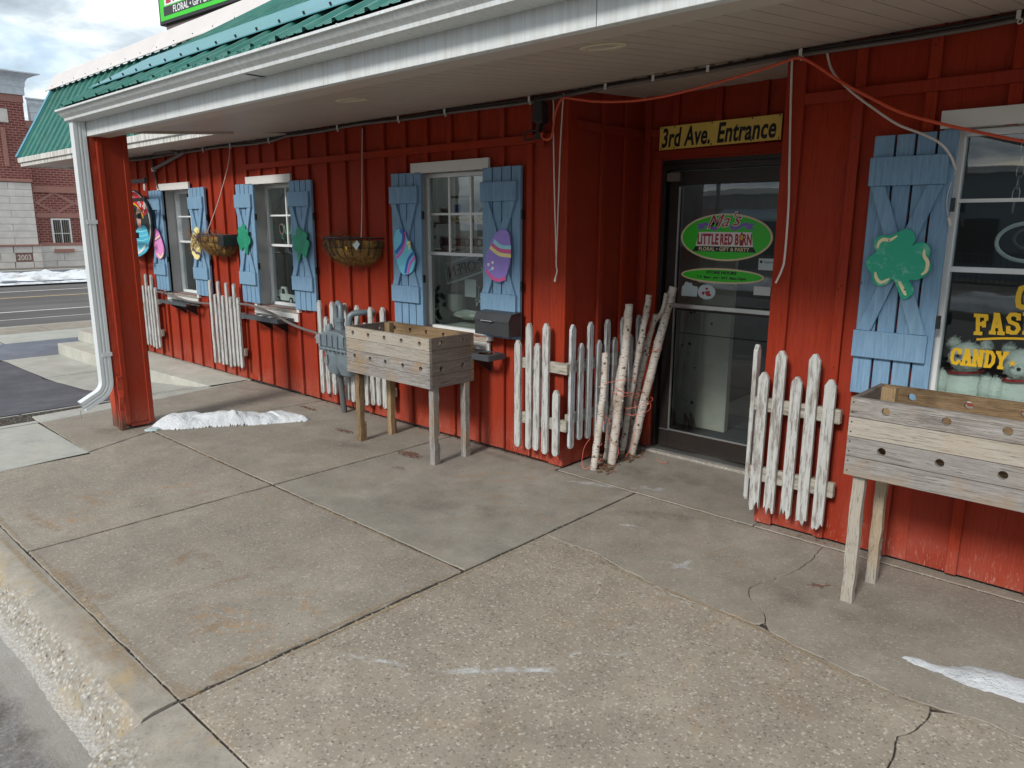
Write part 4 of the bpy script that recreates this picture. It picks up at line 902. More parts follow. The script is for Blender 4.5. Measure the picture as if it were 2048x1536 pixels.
def fence(name, xs, tall, short, bots, first_tall, rails, yf, label, w=.052, t=.022, jag_=False, broken=None, mat='pick', round_=False, seed=1, rail_ext=(.03, .03), jrail=True):
    f = thing(name, (sum(xs)/len(xs), yf, .5), label, 'fence panel', 'white picket panels along the red wall')
    for i, x in enumerate(xs):
        if x == 1.402:
            MB().prism([(-.075+u, v) for u, v in picket(None, 0, 1.03, .15, .05, .022, seed=351)], 'yz', 1.388, 1.412).make('picket', mat, f, bevel=.003); continue
        zt = (tall if (i % 2 == 0) == first_tall else short)+rj(.008)
        if broken and i in broken: zt = broken[i]
        P = picket(None, x, zt, bots+rj(.015), w, t, jagged=jag_, seed=seed*50+i, round_=round_)
        d = rj(.003)
        MB().prism([(x+u, v) for u, v in P], 'xz', yf-t+d, yf+d).make('picket', mat, f, bevel=.0015)
    for z0, z1 in rails:
        MB().box(min(xs)-rail_ext[0], yf+.0045, z0, max(xs)+rail_ext[1], yf+.04, z1).make('rail', 'pickrail', f, bevel=.004)
    for x in (xs[1], xs[-2]):
        for z0, z1 in rails: MB().box(x-.02, yf+.0405, z0+.01, x+.02, -.001, z1-.01).make('spacer', 'pickrail', f)
    return f
Yf = -.095
fence('picket_fence', [-6.905, -6.81, -6.728, -6.635, -6.545, -6.46, -6.362], 1.04, .895, .125, False, [(.68, .74), (.28, .36)], -.09, 'white picket panel nearest the porch post, under the pink egg', w=.045, round_=True, seed=3)
fence('picket_fence', [-4.885, -4.795, -4.70, -4.622, -4.52, -4.445, -4.357, -4.278], 1.05, .91, .145, True, [(.68, .74), (.28, .36)], -.09, 'white rounded picket panel between the two left windows', w=.047, round_=True, seed=4)
fence('picket_fence', [-2.80, -2.703, -2.60, -2.50, -2.396, -2.31, -2.218, -2.12, -2.025, -1.945, -1.864, -1.79], .978, .835, .115, True, [(.655, .725), (.225, .305)], -.07, 'white picket panel behind the grey gas meter', seed=5, w=.055)
fence('picket_fence', [-.315, -.214, -.138, -.063, .03], .88, 1.007, .118, True, [(.68, .755), (.285, .365)], Yf, 'white picket panel on the wall left of the recess corner, one picket broken short', seed=6, broken={4: .572}, rail_ext=(.02, .075))
fence('picket_fence', [1.402, 1.46, 1.545, 1.637, 1.722, 1.81], 1.02, .895, .12, True, [(.67, .745), (.275, .355)], Yf, 'splintered white picket panel right of the entrance door', seed=7, jag_=True, w=.056, rail_ext=(.005, .055))
fs = thing('picket_fence', (.1, .35, .5), 'shaded picket panel on the recess side wall behind the birch logs', 'fence panel', 'white picket panels along the red wall')
for i, y in enumerate([-.035, .06, .158, .26, .355, .45, .55, .65, .745]):
    zt = 1.015 if i % 2 == 0 else .88; P = picket(None, y, zt, .19+rj(.02) if i else .165, .052, .022, seed=400+i)
    MB().prism([(y+u, v) for u, v in P], 'yz', .094, .116).make('picket', 'pickgrey', fs, bevel=.003)
for z0, z1 in ((.68, .755), (.36, .43)): MB().box(.06, -.05, z0-.03*(z0 < .5), .0935, .79, z1-.03*(z0 < .5)).make('rail', 'pickraily', fs, bevel=.004)

# ------------------------------------------------------------------ planters
def hole_plank(x0, x1, z0, z1, ya, yb, holes, r, plane='xz', n=14):
    """plank with real drilled holes: grid of quads with ring inserts"""
    mb = MB()
    def P(u, v, w): return (u, w, v) if plane == 'xz' else (w, u, v)
    us = [x0]; 
    for h in holes: us += [h-r*1.35, h+r*1.35]
    us.append(x1); zc = (z0+z1)/2
    for i in range(0, len(us)-1):
        a, b = us[i], us[i+1]
        if i % 2 == 0:
            mb.add([P(a, z0, ya), P(b, z0, ya), P(b, z1, ya), P(a, z1, ya), P(a, z0, yb), P(b, z0, yb), P(b, z1, yb), P(a, z1, yb)], [(0, 1, 2, 3), (7, 6, 5, 4), (0, 4, 5, 1), (3, 2, 6, 7)])
        else:
            c = (a+b)/2; ring = []; outr = []
            for k in range(n):
                t = 2*math.pi*k/n; ring.append((c+r*math.cos(t), zc+r*math.sin(t)))
                ux, uz = math.cos(t), math.sin(t); s_ = min((b-a)/2/max(abs(ux), 1e-6), (z1-z0)/2/max(abs(uz), 1e-6)); outr.append((c+ux*s_, zc+uz*s_))
            corners = [(b, z1), (a, z1), (a, z0), (b, z0)]
            vs = []; 
            for w in (ya, yb): vs += [P(u, v, w) for u, v in ring]+[P(u, v, w) for u, v in outr]+[P(u, v, w) for u, v in corners]
            o = 2*n+4; fs = []
            for k in range(n):
                k2 = (k+1) % n; fs += [(k, k2, n+k2, n+k), (o+k, o+n+k, o+n+k2, o+k2), (k, o+k, o+k2, k2)]
                (u1, v1), (u2, v2) = outr[k], outr[k2]
                if abs(u1-u2) > 1e-5 and abs(v1-v2) > 1e-5:   # corner piece
                    ci = min(range(4), key=lambda q: math.dist(corners[q], ((u1+u2)/2, (v1+v2)/2)))
                    fs += [(n+k, n+k2, 2*n+ci), (o+n+k2, o+n+k, o+2*n+ci)]
            mb.add(vs, fs)
            mb.add([P(a, z0, ya), P(b, z0, ya), P(b, z0, yb), P(a, z0, yb), P(a, z1, ya), P(b, z1, ya), P(b, z1, yb), P(a, z1, yb)], [(0, 3, 2, 1), (4, 5, 6, 7)])
    mb.add([P(x0, z0, ya), P(x0, z1, ya), P(x0, z1, yb), P(x0, z0, yb), P(x1, z0, ya), P(x1, z1, ya), P(x1, z1, yb), P(x1, z0, yb)], [(0, 1, 2, 3), (7, 6, 5, 4)])
    b = bmesh.new(); me = bpy.data.meshes.new('x'); me.from_pydata(mb.v, [], mb.f); b.from_mesh(me); bmesh.ops.remove_doubles(b, verts=b.verts, dist=1e-5); bmesh.ops.recalc_face_normals(b, faces=b.faces); b.to_mesh(me); b.free()
    out = MB(); out.v = [tuple(v.co) for v in me.vertices]; out.f = [tuple(p.vertices) for p in me.polygons]; out.mi = [0]*len(out.f); bpy.data.meshes.remove(me); return out
def leg(x, y, zt, w, d, top_d, mat, parent, seed, xs=1):
    """split, rotted board leg: two laminated pieces of uneven length"""
    random.seed(seed); mb = MB()
    def piece(x0, x1, y0, y1, z0, z1):
        n = 9; vs = []
        for i in range(n+1):
            z = z0+(z1-z0)*i/n; e = [rj(.003) for _ in range(4)]; vs += [(x0+e[0], y0+e[1], z), (x1+e[2], y0+e[1], z), (x1+e[2], y1+e[3], z), (x0+e[0], y1+e[3], z)]
        mb.add(vs, [(i*4+j, i*4+(j+1) % 4, i*4+4+(j+1) % 4, i*4+4+j) for i in range(n) for j in range(4)]+[(3, 2, 1, 0), (n*4, n*4+1, n*4+2, n*4+3)])
    piece(x, x+w, y, y+d, 0, zt); o = mb.make('leg', mat, parent)
    mb = MB(); piece(x+w*.1, x+w*.9, y+d+.001, y+d+.014, zt*.45+rj(.05), zt); mb.make('leg_strip', mat, parent)
    mb = MB(); piece(x+w*.15, x+w*.95, y+d+.001, y+d+.018, .0, .16+rj(.06)); mb.make('leg_block', mat, parent)
def planter(x0, x1, y0, y1, zb, zt, nh, nhs, label, legs, hole_off, seed, ltop='dgwx', inner='wwx'):
    t = thing('planter_box', ((x0+x1)/2, (y0+y1)/2, 0), label, 'planter', 'raised wooden planter boxes on legs')
    n = 4; ph = (zt-zb)/n; th = .024; r = .0175
    for i in range(n):
        a, b = zb+ph*i+.0015, zb+ph*(i+1)-.0015; d = rj(.0015)
        hx = [x0+hole_off+(x1-x0-2*hole_off)*k/(nh-1)+rj(.008) for k in range(nh)] if i in (1, 3) else []
        hole_plank(x0, x1, a, b, y0+d, y0+th+d, hx, r).make('plank', 'gwx', t, bevel=.0)
        hole_plank(x0, x1, a, b, y1-th, y1, hx, r).make('plank', 'wwx', t)
        hy = [y0+(y1-y0)*f for f in ((.26, .74) if nhs == 2 else ())] if i in (1, 3) else []
        hole_plank(y0+th+.001, y1-th-.001, a, b, x1-th, x1-.0005, hy, r, 'yz').make('end_plank', 'dgwy', t)
        hole_plank(y0+th+.001, y1-th-.001, a, b, x0+.0005, x0+th, hy, r, 'yz').make('end_plank', 'dgwy', t)
    MB().box(x0+th, y0+th, zb+.01, x1-th, y1-th, zb+.03).make('floor_board', 'wwx', t)
    for cx in (x0+th+.001, x1-th-.061):
        MB().box(cx, y1-th-.045, zb+.031, cx+.06, y1-th-.001, zt-.004).make('corner_post', 'wwz', t); MB().box(cx, y0+th+.001, zb+.031, cx+.06, y0+th+.04, zt-.02).make('corner_post', 'wwz', t)
    for i, (lx, ly, w, d, m) in enumerate(legs): leg(lx, ly, zb-.001, w, d, 0, m, t, seed+i)
    mb = MB()
    for i in range(n):
        for k in (.25, .75):
            z = zb+ph*(i+k); mb.ball((x0+.012, y0-.001, z), .0035, 5); mb.ball((x1-.012, y0-.001, z), .0035, 5); mb.ball((x1+.0005, y0+.012, z), .0035, 5)
    tag(mb.make('nail', 'dark', t), kind='stuff')
    return t
planter(-1.615, -.655, -.625, -.205, .553, .903, 5, 2, 'narrower grey wooden planter on legs beside the gas meter', [(-1.575, -.585, .05, .04, 'wwz'), (-1.56, -.30, .05, .04, 'wwz'), (-.715, -.585, .05, .038, 'gwz'), (-.70, -.30, .05, .038, 'gwz')], .10, 60)
planter(2.085, 3.45, -.645, -.255, .60, .945, 6, 0, 'wide grey wooden planter under the candy window at the right edge', [(2.115, -.61, .047, .034, 'gwz'), (2.135, -.345, .045, .034, 'gwz'), (3.30, -.61, .075, .05, 'gwz'), (3.30, -.345, .07, .05, 'gwz')], .145, 80)

# ------------------------------------------------------------------ gas meter
gm = thing('gas_meter', (-2.33, -.22, 0), 'grey gas meter with curved pipe in front of the picket panel', 'gas meter')
MB().tube([(-2.40, -.13, .0), (-2.405, -.16, .36)], .026, 14).make('riser', 'stem', gm, smooth=True)
MB().lathe([(.03, 0), (.042, .004), (.042, .04), (.03, .046)], (-2.405, -.16, .345), 12).make('valve', 'meter', gm, smooth=True)
b = MB()
for sx, w in ((-2.335, .105), (-2.165, .105)):
    pr_ = [(.035, .375), (.075, .39), (w*.86, .43), (w, .47), (w, .60)]
    n = 20
    vs = []
    for r_, z in pr_:
        for j in range(n):
            a = 2*math.pi*j/n; c, s_ = math.cos(a), math.sin(a); q = (abs(c)**4+abs(s_)**4)**-.25; vs.append((sx+r_*c*q*.92, -.22+r_*s_*q*.82, z))
    b.add(vs, [(i*n+j, i*n+(j+1) % n, (i+1)*n+(j+1) % n, (i+1)*n+j) for i in range(len(pr_)-1) for j in range(n)]+[tuple(range(n-1, -1, -1)), tuple(range(4*n, 5*n))])
b.make('meter_body', 'meter', gm, smooth=True)
MB().box(-2.45, -.335, .601, -2.05, -.105, .622).make('flange', 'meter', gm, bevel=.005)
mb = MB()
for i in range(7): mb.cyl((-2.43+.06*i, -.325, .59), (-2.43+.06*i, -.325, .634), .009, 6)
mb.make('flange_bolt', 'meter', gm)
u = MB().prism([(-2.44, .623), (-2.06, .623), (-2.06, .70), (-2.09, .745), (-2.17, .765), (-2.33, .765), (-2.41, .745), (-2.44, .70)], 'xz', -.325, -.115); u.make('meter_head', 'meter', gm, bevel=.012, seg=2)
mb = MB()
for x in (-2.42, -2.33, -2.25, -2.17, -2.08): mb.prism([(x-.007, .63), (x+.007, .63), (x+.006, .735), (x-.006, .735)], 'xz', -.338, -.327)
mb.make('head_rib', 'meter', gm, bevel=.003)
MB().tube(sm([(-2.62, -.13, .64), (-2.47, -.13, .64), (-2.43, -.14, .70), (-2.43, -.15, .86), (-2.425, -.15, .94), (-2.385, -.16, .985), (-2.335, -.17, .965), (-2.315, -.18, .90), (-2.31, -.19, .80)], 6), .024, 14).make('curved_pipe', 'meter', gm, smooth=True)
MB().lathe([(.03, 0), (.036, .003), (.036, .035), (.031, .04), (.031, .07), (.038, .075), (.038, .105), (.028, .11)], (-2.312, -.19, .755), 10).make('union_nut', 'meter', gm)
MB().tube(sm([(-2.17, -.2, .75), (-2.17, -.2, .86), (-2.163, -.185, .90), (-2.14, -.15, .918), (-2.11, -.09, .92), (-2.09, -.0, .92)], 6), .026, 14).make('elbow_pipe', 'meter', gm, smooth=True)
MB().lathe([(.03, 0), (.04, .003), (.04, .04), (.032, .045)], (-2.17, -.2, .765), 10).make('union_nut', 'meter', gm)
rg = MB().lathe([(.02, -.06), (.055, -.05), (.062, -.01), (.062, .01), (.05, .03), (.02, .05)], (-2.56, -.19, .66), 18, axis='y').box(-2.60, -.262, .62, -2.53, -.235, .70).make('regulator', 'meterlight', gm, bevel=.004)
MB().lathe([(.035, 0), (.035, .05), (.022, .09), (.0, .1)], (-2.53, -.16, .70), 14).make('regulator_cap', 'meter', gm, smooth=True)
MB().tube([(-2.70, -.19, .655), (-2.60, -.19, .655)], .018, 10).make('vent_stub', 'meter', gm, smooth=True)
MB().tube([(-2.50, -.17, .655), (-2.43, -.17, .655)], .022, 10).make('coupling', 'meter', gm, smooth=True)
MB().box(-2.39, -.3205, .475, -2.345, -.3165, .56).make('tag_plate', 'meterlight', gm); MB().box(-2.388, -.3215, .535, -2.362, -.3208, .556).make('warning_label', 'signred', gm)

# ------------------------------------------------------------------ mailbox
ml = thing('mailbox', (-.5, -.12, .96), 'black wall mailbox with handle on the blue shutter under the violet egg', 'mailbox')
MB().prism([(-.185, .895), (-.185, 1.0), (-.16, 1.045), (-.055, 1.055), (-.055, .895)], 'yz', -.665, -.335).make('box', 'gunmetal', ml, bevel=.003)
MB().prism([(-.191, .992), (-.191, 1.004), (-.163, 1.052), (-.054, 1.062), (-.054, 1.0555), (-.159, 1.046)], 'yz', -.67, -.33).make('lid', 'gunmetal', ml, bevel=.0015)
MB().tube([(-.585, -.19, 1.0), (-.585, -.205, .998), (-.475, -.205, .998), (-.475, -.19, 1.0)], .004, 6).make('handle', 'steel', ml)
MB().box(-.55, -.189, .965, -.51, -.186, .993).make('hasp', 'gunmetal', ml)

# ------------------------------------------------------------------ plant shelves under the windows
def pot_shelf(x0, x1, z, round_, label, nh):
    t = thing('pot_shelf', ((x0+x1)/2, -.2, z), label, 'shelf', 'iron pot shelves under the windows'); y0, y1 = -.225, -.055
    mb = MB()
    if round_:
        r = (x1-x0)/nh*.38; cs = [x0+(x1-x0)*(i+.5)/nh for i in range(nh)]
        pl_ = hole_plank(x0, x1, y0, y1, z-.004, z, cs, min(r, .066)); pl_.v = [(a, c, b_) for a, b_, c in pl_.v]
        pl_.make('perforated_plate', 'shelfgrey', t)
        MB().box(x0, y0-.004, z-.04, x1, y0-.001, z).box(x1+.001, y0, z-.04, x1+.005, y1, z).make('edge_strip', 'shelfgrey', t)
    else:
        MB().box(x0, y0, z-.035, x1, y0+.012, z).box(x0, y1-.012, z-.03, x1, y1, z).make('rail_bar', 'shelfgrey', t)
        for i in range(nh+1):
            x = x0+(x1-x0-.012)*i/nh; MB().bar((x, y0+.013, z-.008), (x+.02, y1-.013, z-.008), .03, .006).make('cross_bar', 'shelfgrey', t)
    for f in (.38, .78):
        x = x0+(x1-x0)*f; MB().prism([(y0+.01, z-.042), (-.028, z-.042), (-.028, z-.16)], 'yz', x, x+.012).make('bracket', 'black', t)
    return t
pot_shelf(-5.98, -5.26, .775, False, 'slatted grey pot shelf under the leftmost window', 5)
pot_shelf(-4.02, -3.30, .765, True, 'grey pot shelf with four round holes under the second window', 4)
pot_shelf(-1.3, -.49, .755, True, 'grey pot shelf behind the narrower planter under the third window', 4)
tag(MB().tube(sm([(-4.3, -.10, .835), (-4.0, -.13, .85), (-3.75, -.16, .838), (-3.45, -.17, .80), (-3.15, -.17, .735), (-2.95, -.15, .70), (-2.80, -.13, .68), (-2.70, -.12, .64)], 6), .013, 8).make('dark_hose', 'conduitgrey', smooth=True), 'dark hose curving over the round-holed pot shelf to the gas meter', 'hose')
tag(MB().tube(sm([(-6.32, -.10, .84), (-6.05, -.13, .845), (-5.7, -.14, .82), (-5.4, -.13, .79), (-5.1, -.1, .785), (-4.9, -.06, .785)], 6), .012, 8).make('dark_hose', 'conduitgrey', smooth=True), 'dark hose running across the slatted pot shelf', 'hose')
vp = thing('hose_bib', (-6.02, -.14, .86), 'small brass hose fitting left of the slatted shelf', 'tap'); MB().tube([(-6.02, -.03, .855), (-6.02, -.14, .855), (-6.02, -.15, .82)], .012, 8).make('spout', 'black', vp); MB().lathe([(.02, 0), (.02, .01), (.008, .012), (.008, .03)], (-6.02, -.12, .865), 8).make('knob', 'steel', vp)

# ------------------------------------------------------------------ painted cut-outs hung on the shutters (outlines in metres on the wall, x and z)
SHAM_R = [ (2.079, 1.641), (2.057, 1.637), (2.030, 1.622), (2.003, 1.611), (1.969, 1.612), (1.947, 1.599), (1.939, 1.572), (1.946, 1.546), (1.952, 1.535), (1.924, 1.510), (1.911, 1.487), (1.914, 1.465), (1.929, 1.445), (1.940, 1.435), (1.943, 1.412), (1.958, 1.386), (1.980, 1.374), (2.005, 1.380), (2.025, 1.394), (2.042, 1.408), (2.065, 1.361), (2.086, 1.325), (2.106, 1.322), (2.135, 1.357), (2.109, 1.407), (2.129, 1.408), (2.156, 1.418), (2.178, 1.437), (2.193, 1.463), (2.188, 1.488), (2.173, 1.501), (2.182, 1.526), (2.181, 1.552), (2.167, 1.575), (2.142, 1.583), (2.120, 1.576), (2.107, 1.567), (2.116, 1.593), (2.109, 1.618), (2.095, 1.635) ]
SHR_s1 = [ (1.959, 1.551), (1.962, 1.577), (1.980, 1.593), (2.009, 1.591), (2.039, 1.611) ]
SHR_s2 = [ (2.159, 1.551), (2.162, 1.522), (2.179, 1.493), (2.176, 1.454), (2.158, 1.436) ]
SHR_s3 = [ (1.959, 1.441), (1.968, 1.410), (1.991, 1.393), (2.025, 1.413) ]
SHR_s4 = [ (2.067, 1.402), (2.085, 1.372), (2.104, 1.338) ]
SHAM_M = [ (-3.082, 1.625), (-3.119, 1.593), (-3.123, 1.554), (-3.177, 1.553), (-3.191, 1.513), (-3.172, 1.478), (-3.189, 1.441), (-3.166, 1.409), (-3.112, 1.403), (-3.117, 1.356), (-3.120, 1.323), (-3.087, 1.321), (-3.046, 1.391), (-2.997, 1.360), (-2.963, 1.368), (-2.939, 1.418), (-2.908, 1.461), (-2.911, 1.504), (-2.948, 1.524), (-2.934, 1.559), (-2.955, 1.587), (-3.019, 1.597), (-3.043, 1.618) ]
SHAM_L = [ (-4.103, 1.656), (-4.140, 1.628), (-4.190, 1.620), (-4.219, 1.585), (-4.208, 1.553), (-4.234, 1.521), (-4.235, 1.482), (-4.208, 1.442), (-4.197, 1.403), (-4.157, 1.394), (-4.121, 1.424), (-4.074, 1.359), (-4.041, 1.363), (-4.023, 1.431), (-3.978, 1.470), (-3.980, 1.517), (-4.015, 1.548), (-4.002, 1.586), (-4.054, 1.605), (-4.058, 1.637) ]
EGG_C = [ (-1.611, 1.619), (-1.660, 1.600), (-1.679, 1.544), (-1.679, 1.483), (-1.662, 1.397), (-1.631, 1.328), (-1.598, 1.277), (-1.537, 1.267), (-1.468, 1.291), (-1.433, 1.353), (-1.431, 1.404), (-1.462, 1.462), (-1.512, 1.538), (-1.564, 1.601) ]
EGC_c1 = [ (-1.598, 1.613), (-1.558, 1.579), (-1.578, 1.503), (-1.661, 1.432) ]
EGC_c2 = [ (-1.547, 1.597), (-1.538, 1.554), (-1.566, 1.469), (-1.649, 1.393) ]
EGC_c3 = [ (-1.446, 1.438), (-1.508, 1.380), (-1.547, 1.276) ]
EGC_c4 = [ (-1.423, 1.409), (-1.487, 1.347), (-1.515, 1.277) ]
EGC_star = [ (-1.498, 1.479) ]
EGG_V = [ (-.485, 1.624), (-.532, 1.613), (-.586, 1.563), (-.618, 1.513), (-.646, 1.451), (-.663, 1.381), (-.661, 1.342), (-.619, 1.294), (-.554, 1.266), (-.500, 1.263), (-.458, 1.298), (-.427, 1.375), (-.415, 1.443), (-.414, 1.517), (-.423, 1.584), (-.449, 1.617) ]
EGV_v1 = [ (-.570, 1.545), (-.498, 1.504), (-.404, 1.503) ]
EGV_v2 = [ (-.588, 1.518), (-.508, 1.482), (-.403, 1.477) ]
EGV_v3 = [ (-.605, 1.502), (-.514, 1.455), (-.404, 1.447) ]
EGV_v4 = [ (-.643, 1.340), (-.600, 1.299), (-.540, 1.275), (-.455, 1.291) ]
EGV_v5 = [ (-.611, 1.380) ]
EGV_v6 = [ (-.573, 1.392) ]
EGG_P = [ (-6.229, 1.598), (-6.292, 1.584), (-6.319, 1.542), (-6.322, 1.458), (-6.308, 1.366), (-6.285, 1.282), (-6.217, 1.242), (-6.149, 1.244), (-6.082, 1.281), (-6.053, 1.351), (-6.075, 1.427), (-6.116, 1.502), (-6.168, 1.571) ]
EGP_1 = [ (-6.277, 1.465), (-6.112, 1.516) ]
EGP_2 = [ (-6.237, 1.305), (-6.153, 1.262), (-6.057, 1.317) ]
EGG_Y = [ (-5.145, 1.623), (-5.207, 1.598), (-5.206, 1.565), (-5.264, 1.533), (-5.296, 1.480), (-5.323, 1.415), (-5.302, 1.330), (-5.239, 1.273), (-5.169, 1.262), (-5.111, 1.303), (-5.084, 1.368), (-5.092, 1.445), (-5.124, 1.502), (-5.146, 1.540), (-5.084, 1.566), (-5.092, 1.598) ]
EGY_1 = [ (-5.284, 1.380), (-5.221, 1.365), (-5.196, 1.340), (-5.125, 1.335), (-5.088, 1.304) ]
EGY_2 = [ (-5.226, 1.530), (-5.163, 1.518), (-5.102, 1.496) ]
def smooth2(P, k=3): return [(p.x, p.z) for p in sm([(a, 0, b) for a, b in P], k, True)]
def band(pts, w, y, m, parent, name='painted_band', taper=False):
    P = [Vector((a, 0, b)) for a, b in pts]; P = sm(P, 5) if len(P) > 2 else P; mb = MB(); n = len(P); L = []
    for i, p in enumerate(P):
        t = (P[min(n-1, i+1)]-P[max(0, i-1)]).normalized(); q = Vector((-t.z, 0, t.x)); ww = w/2*(math.sin(math.pi*(i+.6)/(n+.2))**.5 if taper else 1); L.append((p+q*ww, p-q*ww))
    for (a, b), (c, d) in zip(L, L[1:]): mb.prism([(a.x, a.z), (b.x, b.z), (d.x, d.z), (c.x, c.z)], 'xz', y-.0008, y)
    return mb.make(name, m, parent)
def cutout(P, m, name, label, cat, y=-.074, smooth_=True, group=None):
    t = thing(name, (sum(p[0] for p in P)/len(P), y, sum(p[1] for p in P)/len(P)), label, cat, group)
    MB().prism(smooth2(P) if smooth_ else P, 'xz', y-.012, y).make('board', m, t, bevel=.0015)
    return t
YC = -.0865
gsh = 'painted wooden shamrocks on the shutters'; geg = 'painted wooden Easter eggs on the shutters'
t = cutout(SHAM_R, 'sham2', 'shamrock_cutout', 'large sponged green shamrock with tan strokes on the right-hand shutter', 'shamrock', group=gsh)
for P in (SHR_s1, SHR_s2, SHR_s3, SHR_s4): band(P, .016, YC-.0004, 'gold' if 0 else 'eggcream', t, 'tan_stroke', True)
MB().ball((2.005, YC, 1.59), .004, 6).ball((2.095, YC, 1.365), .004, 6).make('screw', 'dark', t)
for P, lab in ((SHAM_M, 'plain green shamrock on the shutter right of the second window'), (SHAM_L, 'plain green shamrock on the shutter left of the second window')):
    t = cutout(P, 'shamrock', 'shamrock_cutout', lab, 'shamrock', group=gsh); MB().ball((P[0][0]+.05, YC, P[0][1]-.04), .004, 6).make('screw', 'dark', t)
t = cutout(EGG_C, 'eggcyan', 'easter_egg_cutout', 'cyan painted egg with blue and pink bands, left shutter of the three-column window', 'egg decoration', group=geg)
band(EGC_c1, .032, YC, 'eggblue', t); band(EGC_c2, .026, YC, 'eggpink', t); band(EGC_c3, .026, YC, 'eggblue', t); band(EGC_c4, .022, YC, 'eggpink', t)
sx, sz = EGC_star[0]; mb = MB()
for i in range(7): mb.prism(oval(sx+rj(.018), sz+rj(.04), .012, .012, 6), 'xz', YC-.001-.0001*i, YC)
mb.make('painted_star', 'eggyellow', t)
t = cutout(EGG_V, 'eggviolet', 'easter_egg_cutout', 'violet painted egg with striped sash above the black mailbox', 'egg decoration', group=geg)
band(EGV_v1, .030, YC, 'eggaqua', t); band(EGV_v2, .026, YC-.0001, 'eggrose', t); band(EGV_v3, .026, YC-.0002, 'eggyellow', t); band(EGV_v4, .024, YC, 'eggrose', t)
mb = MB()
for dx, dz in ((-.01, .0), (.03, .015), (.03, -.025)): mb.prism(oval(EGV_v5[0][0]+dx, EGV_v5[0][1]+dz, .013, .012, 8), 'xz', YC-.001, YC)
mb.make('painted_flower', 'signwhite', t); band([(EGV_v5[0][0]-.01, 1.335), (EGV_v5[0][0]+.02, 1.35), (EGV_v5[0][0]+.03, 1.365)], .012, YC, 'eggcyan', t)
t = cutout(EGG_P, 'egghot', 'easter_egg_cutout', 'pink painted egg with a cream band, left shutter of the leftmost window', 'egg decoration', group=geg)
band(EGP_1, .018, YC, 'eggcream', t); band([(a, b-.02) for a, b in EGP_1], .01, YC, 'eggdark', t); band(EGP_2, .026, YC, 'eggcream', t, taper=True)
t = cutout(EGG_Y, 'eggyellow', 'easter_chick_cutout', 'pale yellow chick in an egg with dark zigzag, behind the left hanging basket', 'egg decoration', smooth_=False, group=geg)
band(EGY_1, .03, YC, 'eggdark', t); band(EGY_2, .02, YC, 'purplerib', t)

# ------------------------------------------------------------------ half-round wall baskets with coir
def basket(xc, w, zt, zb, label, twigs, seed, blackend=False):
    t = thing('hanging_basket', (xc, -.1, zt), label, 'hanging basket', 'coir wall baskets'); random.seed(seed)
    a = w/2; d = .21; h = zt-zb; mb = MB(); vs = []; nu, nv = 26, 9
    for j in range(nv+1):
        v = j/nv*math.pi/2
        for i in range(nu+1):
            u = math.pi*i/nu; q = 1+.10*mnoise.noise(Vector((i*.55, j*.7, seed))); 
            vs.append((xc-a*math.cos(u)*math.cos(v*.93)**.8*q, -.045-d*math.sin(u)*math.cos(v*.93)**.8*q, zt-.02-h*math.sin(v)*q*.95))
    mb.add(vs, [(j*(nu+1)+i, j*(nu+1)+i+1, (j+1)*(nu+1)+i+1, (j+1)*(nu+1)+i) for j in range(nv) for i in range(nu)])
    mb.make('coir_liner', 'coir', t, smooth=True)
    MB().prism([(xc-a*math.cos(math.pi*i/20)*.97, -.05-d*.97*math.sin(math.pi*i/20)) for i in range(21)], 'xy', zt-.06, zt-.05).make('soil', 'mulch', t)
    wr = MB(); ring = lambda k, z: [(xc-a*k*math.cos(math.pi*i/18), -.04-d*k*1.05*math.sin(math.pi*i/18), z) for i in range(19)]
    wr.tube(ring(1.02, zt), .005, 6); wr.tube([ring(1.02, zt)[0], ring(1.02, zt)[-1]], .005, 6); wr.tube(ring(.98, zt-h*.38), .0035, 5); wr.tube(ring(.72, zt-h*.80), .0035, 5)
    for i in range(1, 12):
        u = math.pi*i/12; pts = [(xc-a*k*math.cos(u)*1.03, -.04-d*k*1.08*math.sin(u), z) for k, z in ((1.0, zt), (.97, zt-h*.38), (.74, zt-h*.8), (.3, zt-h*1.0))]
        wr.tube(sm(pts, 3), .0032, 5)
        if i % 2: c = pts[0]; wr.tube([(c[0]+.03*math.cos(k), c[1]-.004, c[2]-.045+.03*math.sin(k)) for k in [R(20*q) for q in range(0, 19)]], .003, 5)
    wr.make('wire_frame', 'black', t)
    f = MB()
    for i in range(1700):
        u = math.pi*random.random(); v = random.random()**.7*1.35; c = Vector((xc-a*math.cos(u)*math.cos(v)**.8, -.045-d*math.sin(u)*math.cos(v)**.8, zt-.01-h*math.sin(v)))
        n = Vector((-math.cos(u), -math.sin(u)*.8, -.6)).normalized(); tg = Vector((random.gauss(0, 1), random.gauss(0, 1), random.gauss(0, .7))).normalized(); L = random.uniform(.02, .06)
        p1 = c+n*.004; p2 = c+n*random.uniform(.006, .034)+tg*L; s_ = tg.cross(n).normalized()*.0014; f.add([p1-s_, p1+s_, p2], [(0, 1, 2)])
    tag(f.make('coir_fibre', 'coir', t), kind='stuff')
    if twigs:
        f = MB()
        for i in range(46):
            x = xc-a*(.95-random.random()*.95); c = Vector((x, -.1+rj(.07), zt-.02)); e = c+Vector((rj(.12)-.03, rj(.06), random.uniform(.01, .09))); f.tube([c, (c+e)/2+Vector((rj(.02), 0, rj(.02))), e], [.0022, .0018, .001], 4)
        tag(f.make('dead_twig', 'leafdry', t), kind='stuff')
    return t
b1 = basket(-2.235, .72, 1.545, 1.335, 'coir half-basket on the wall right of the second window', True, 11)
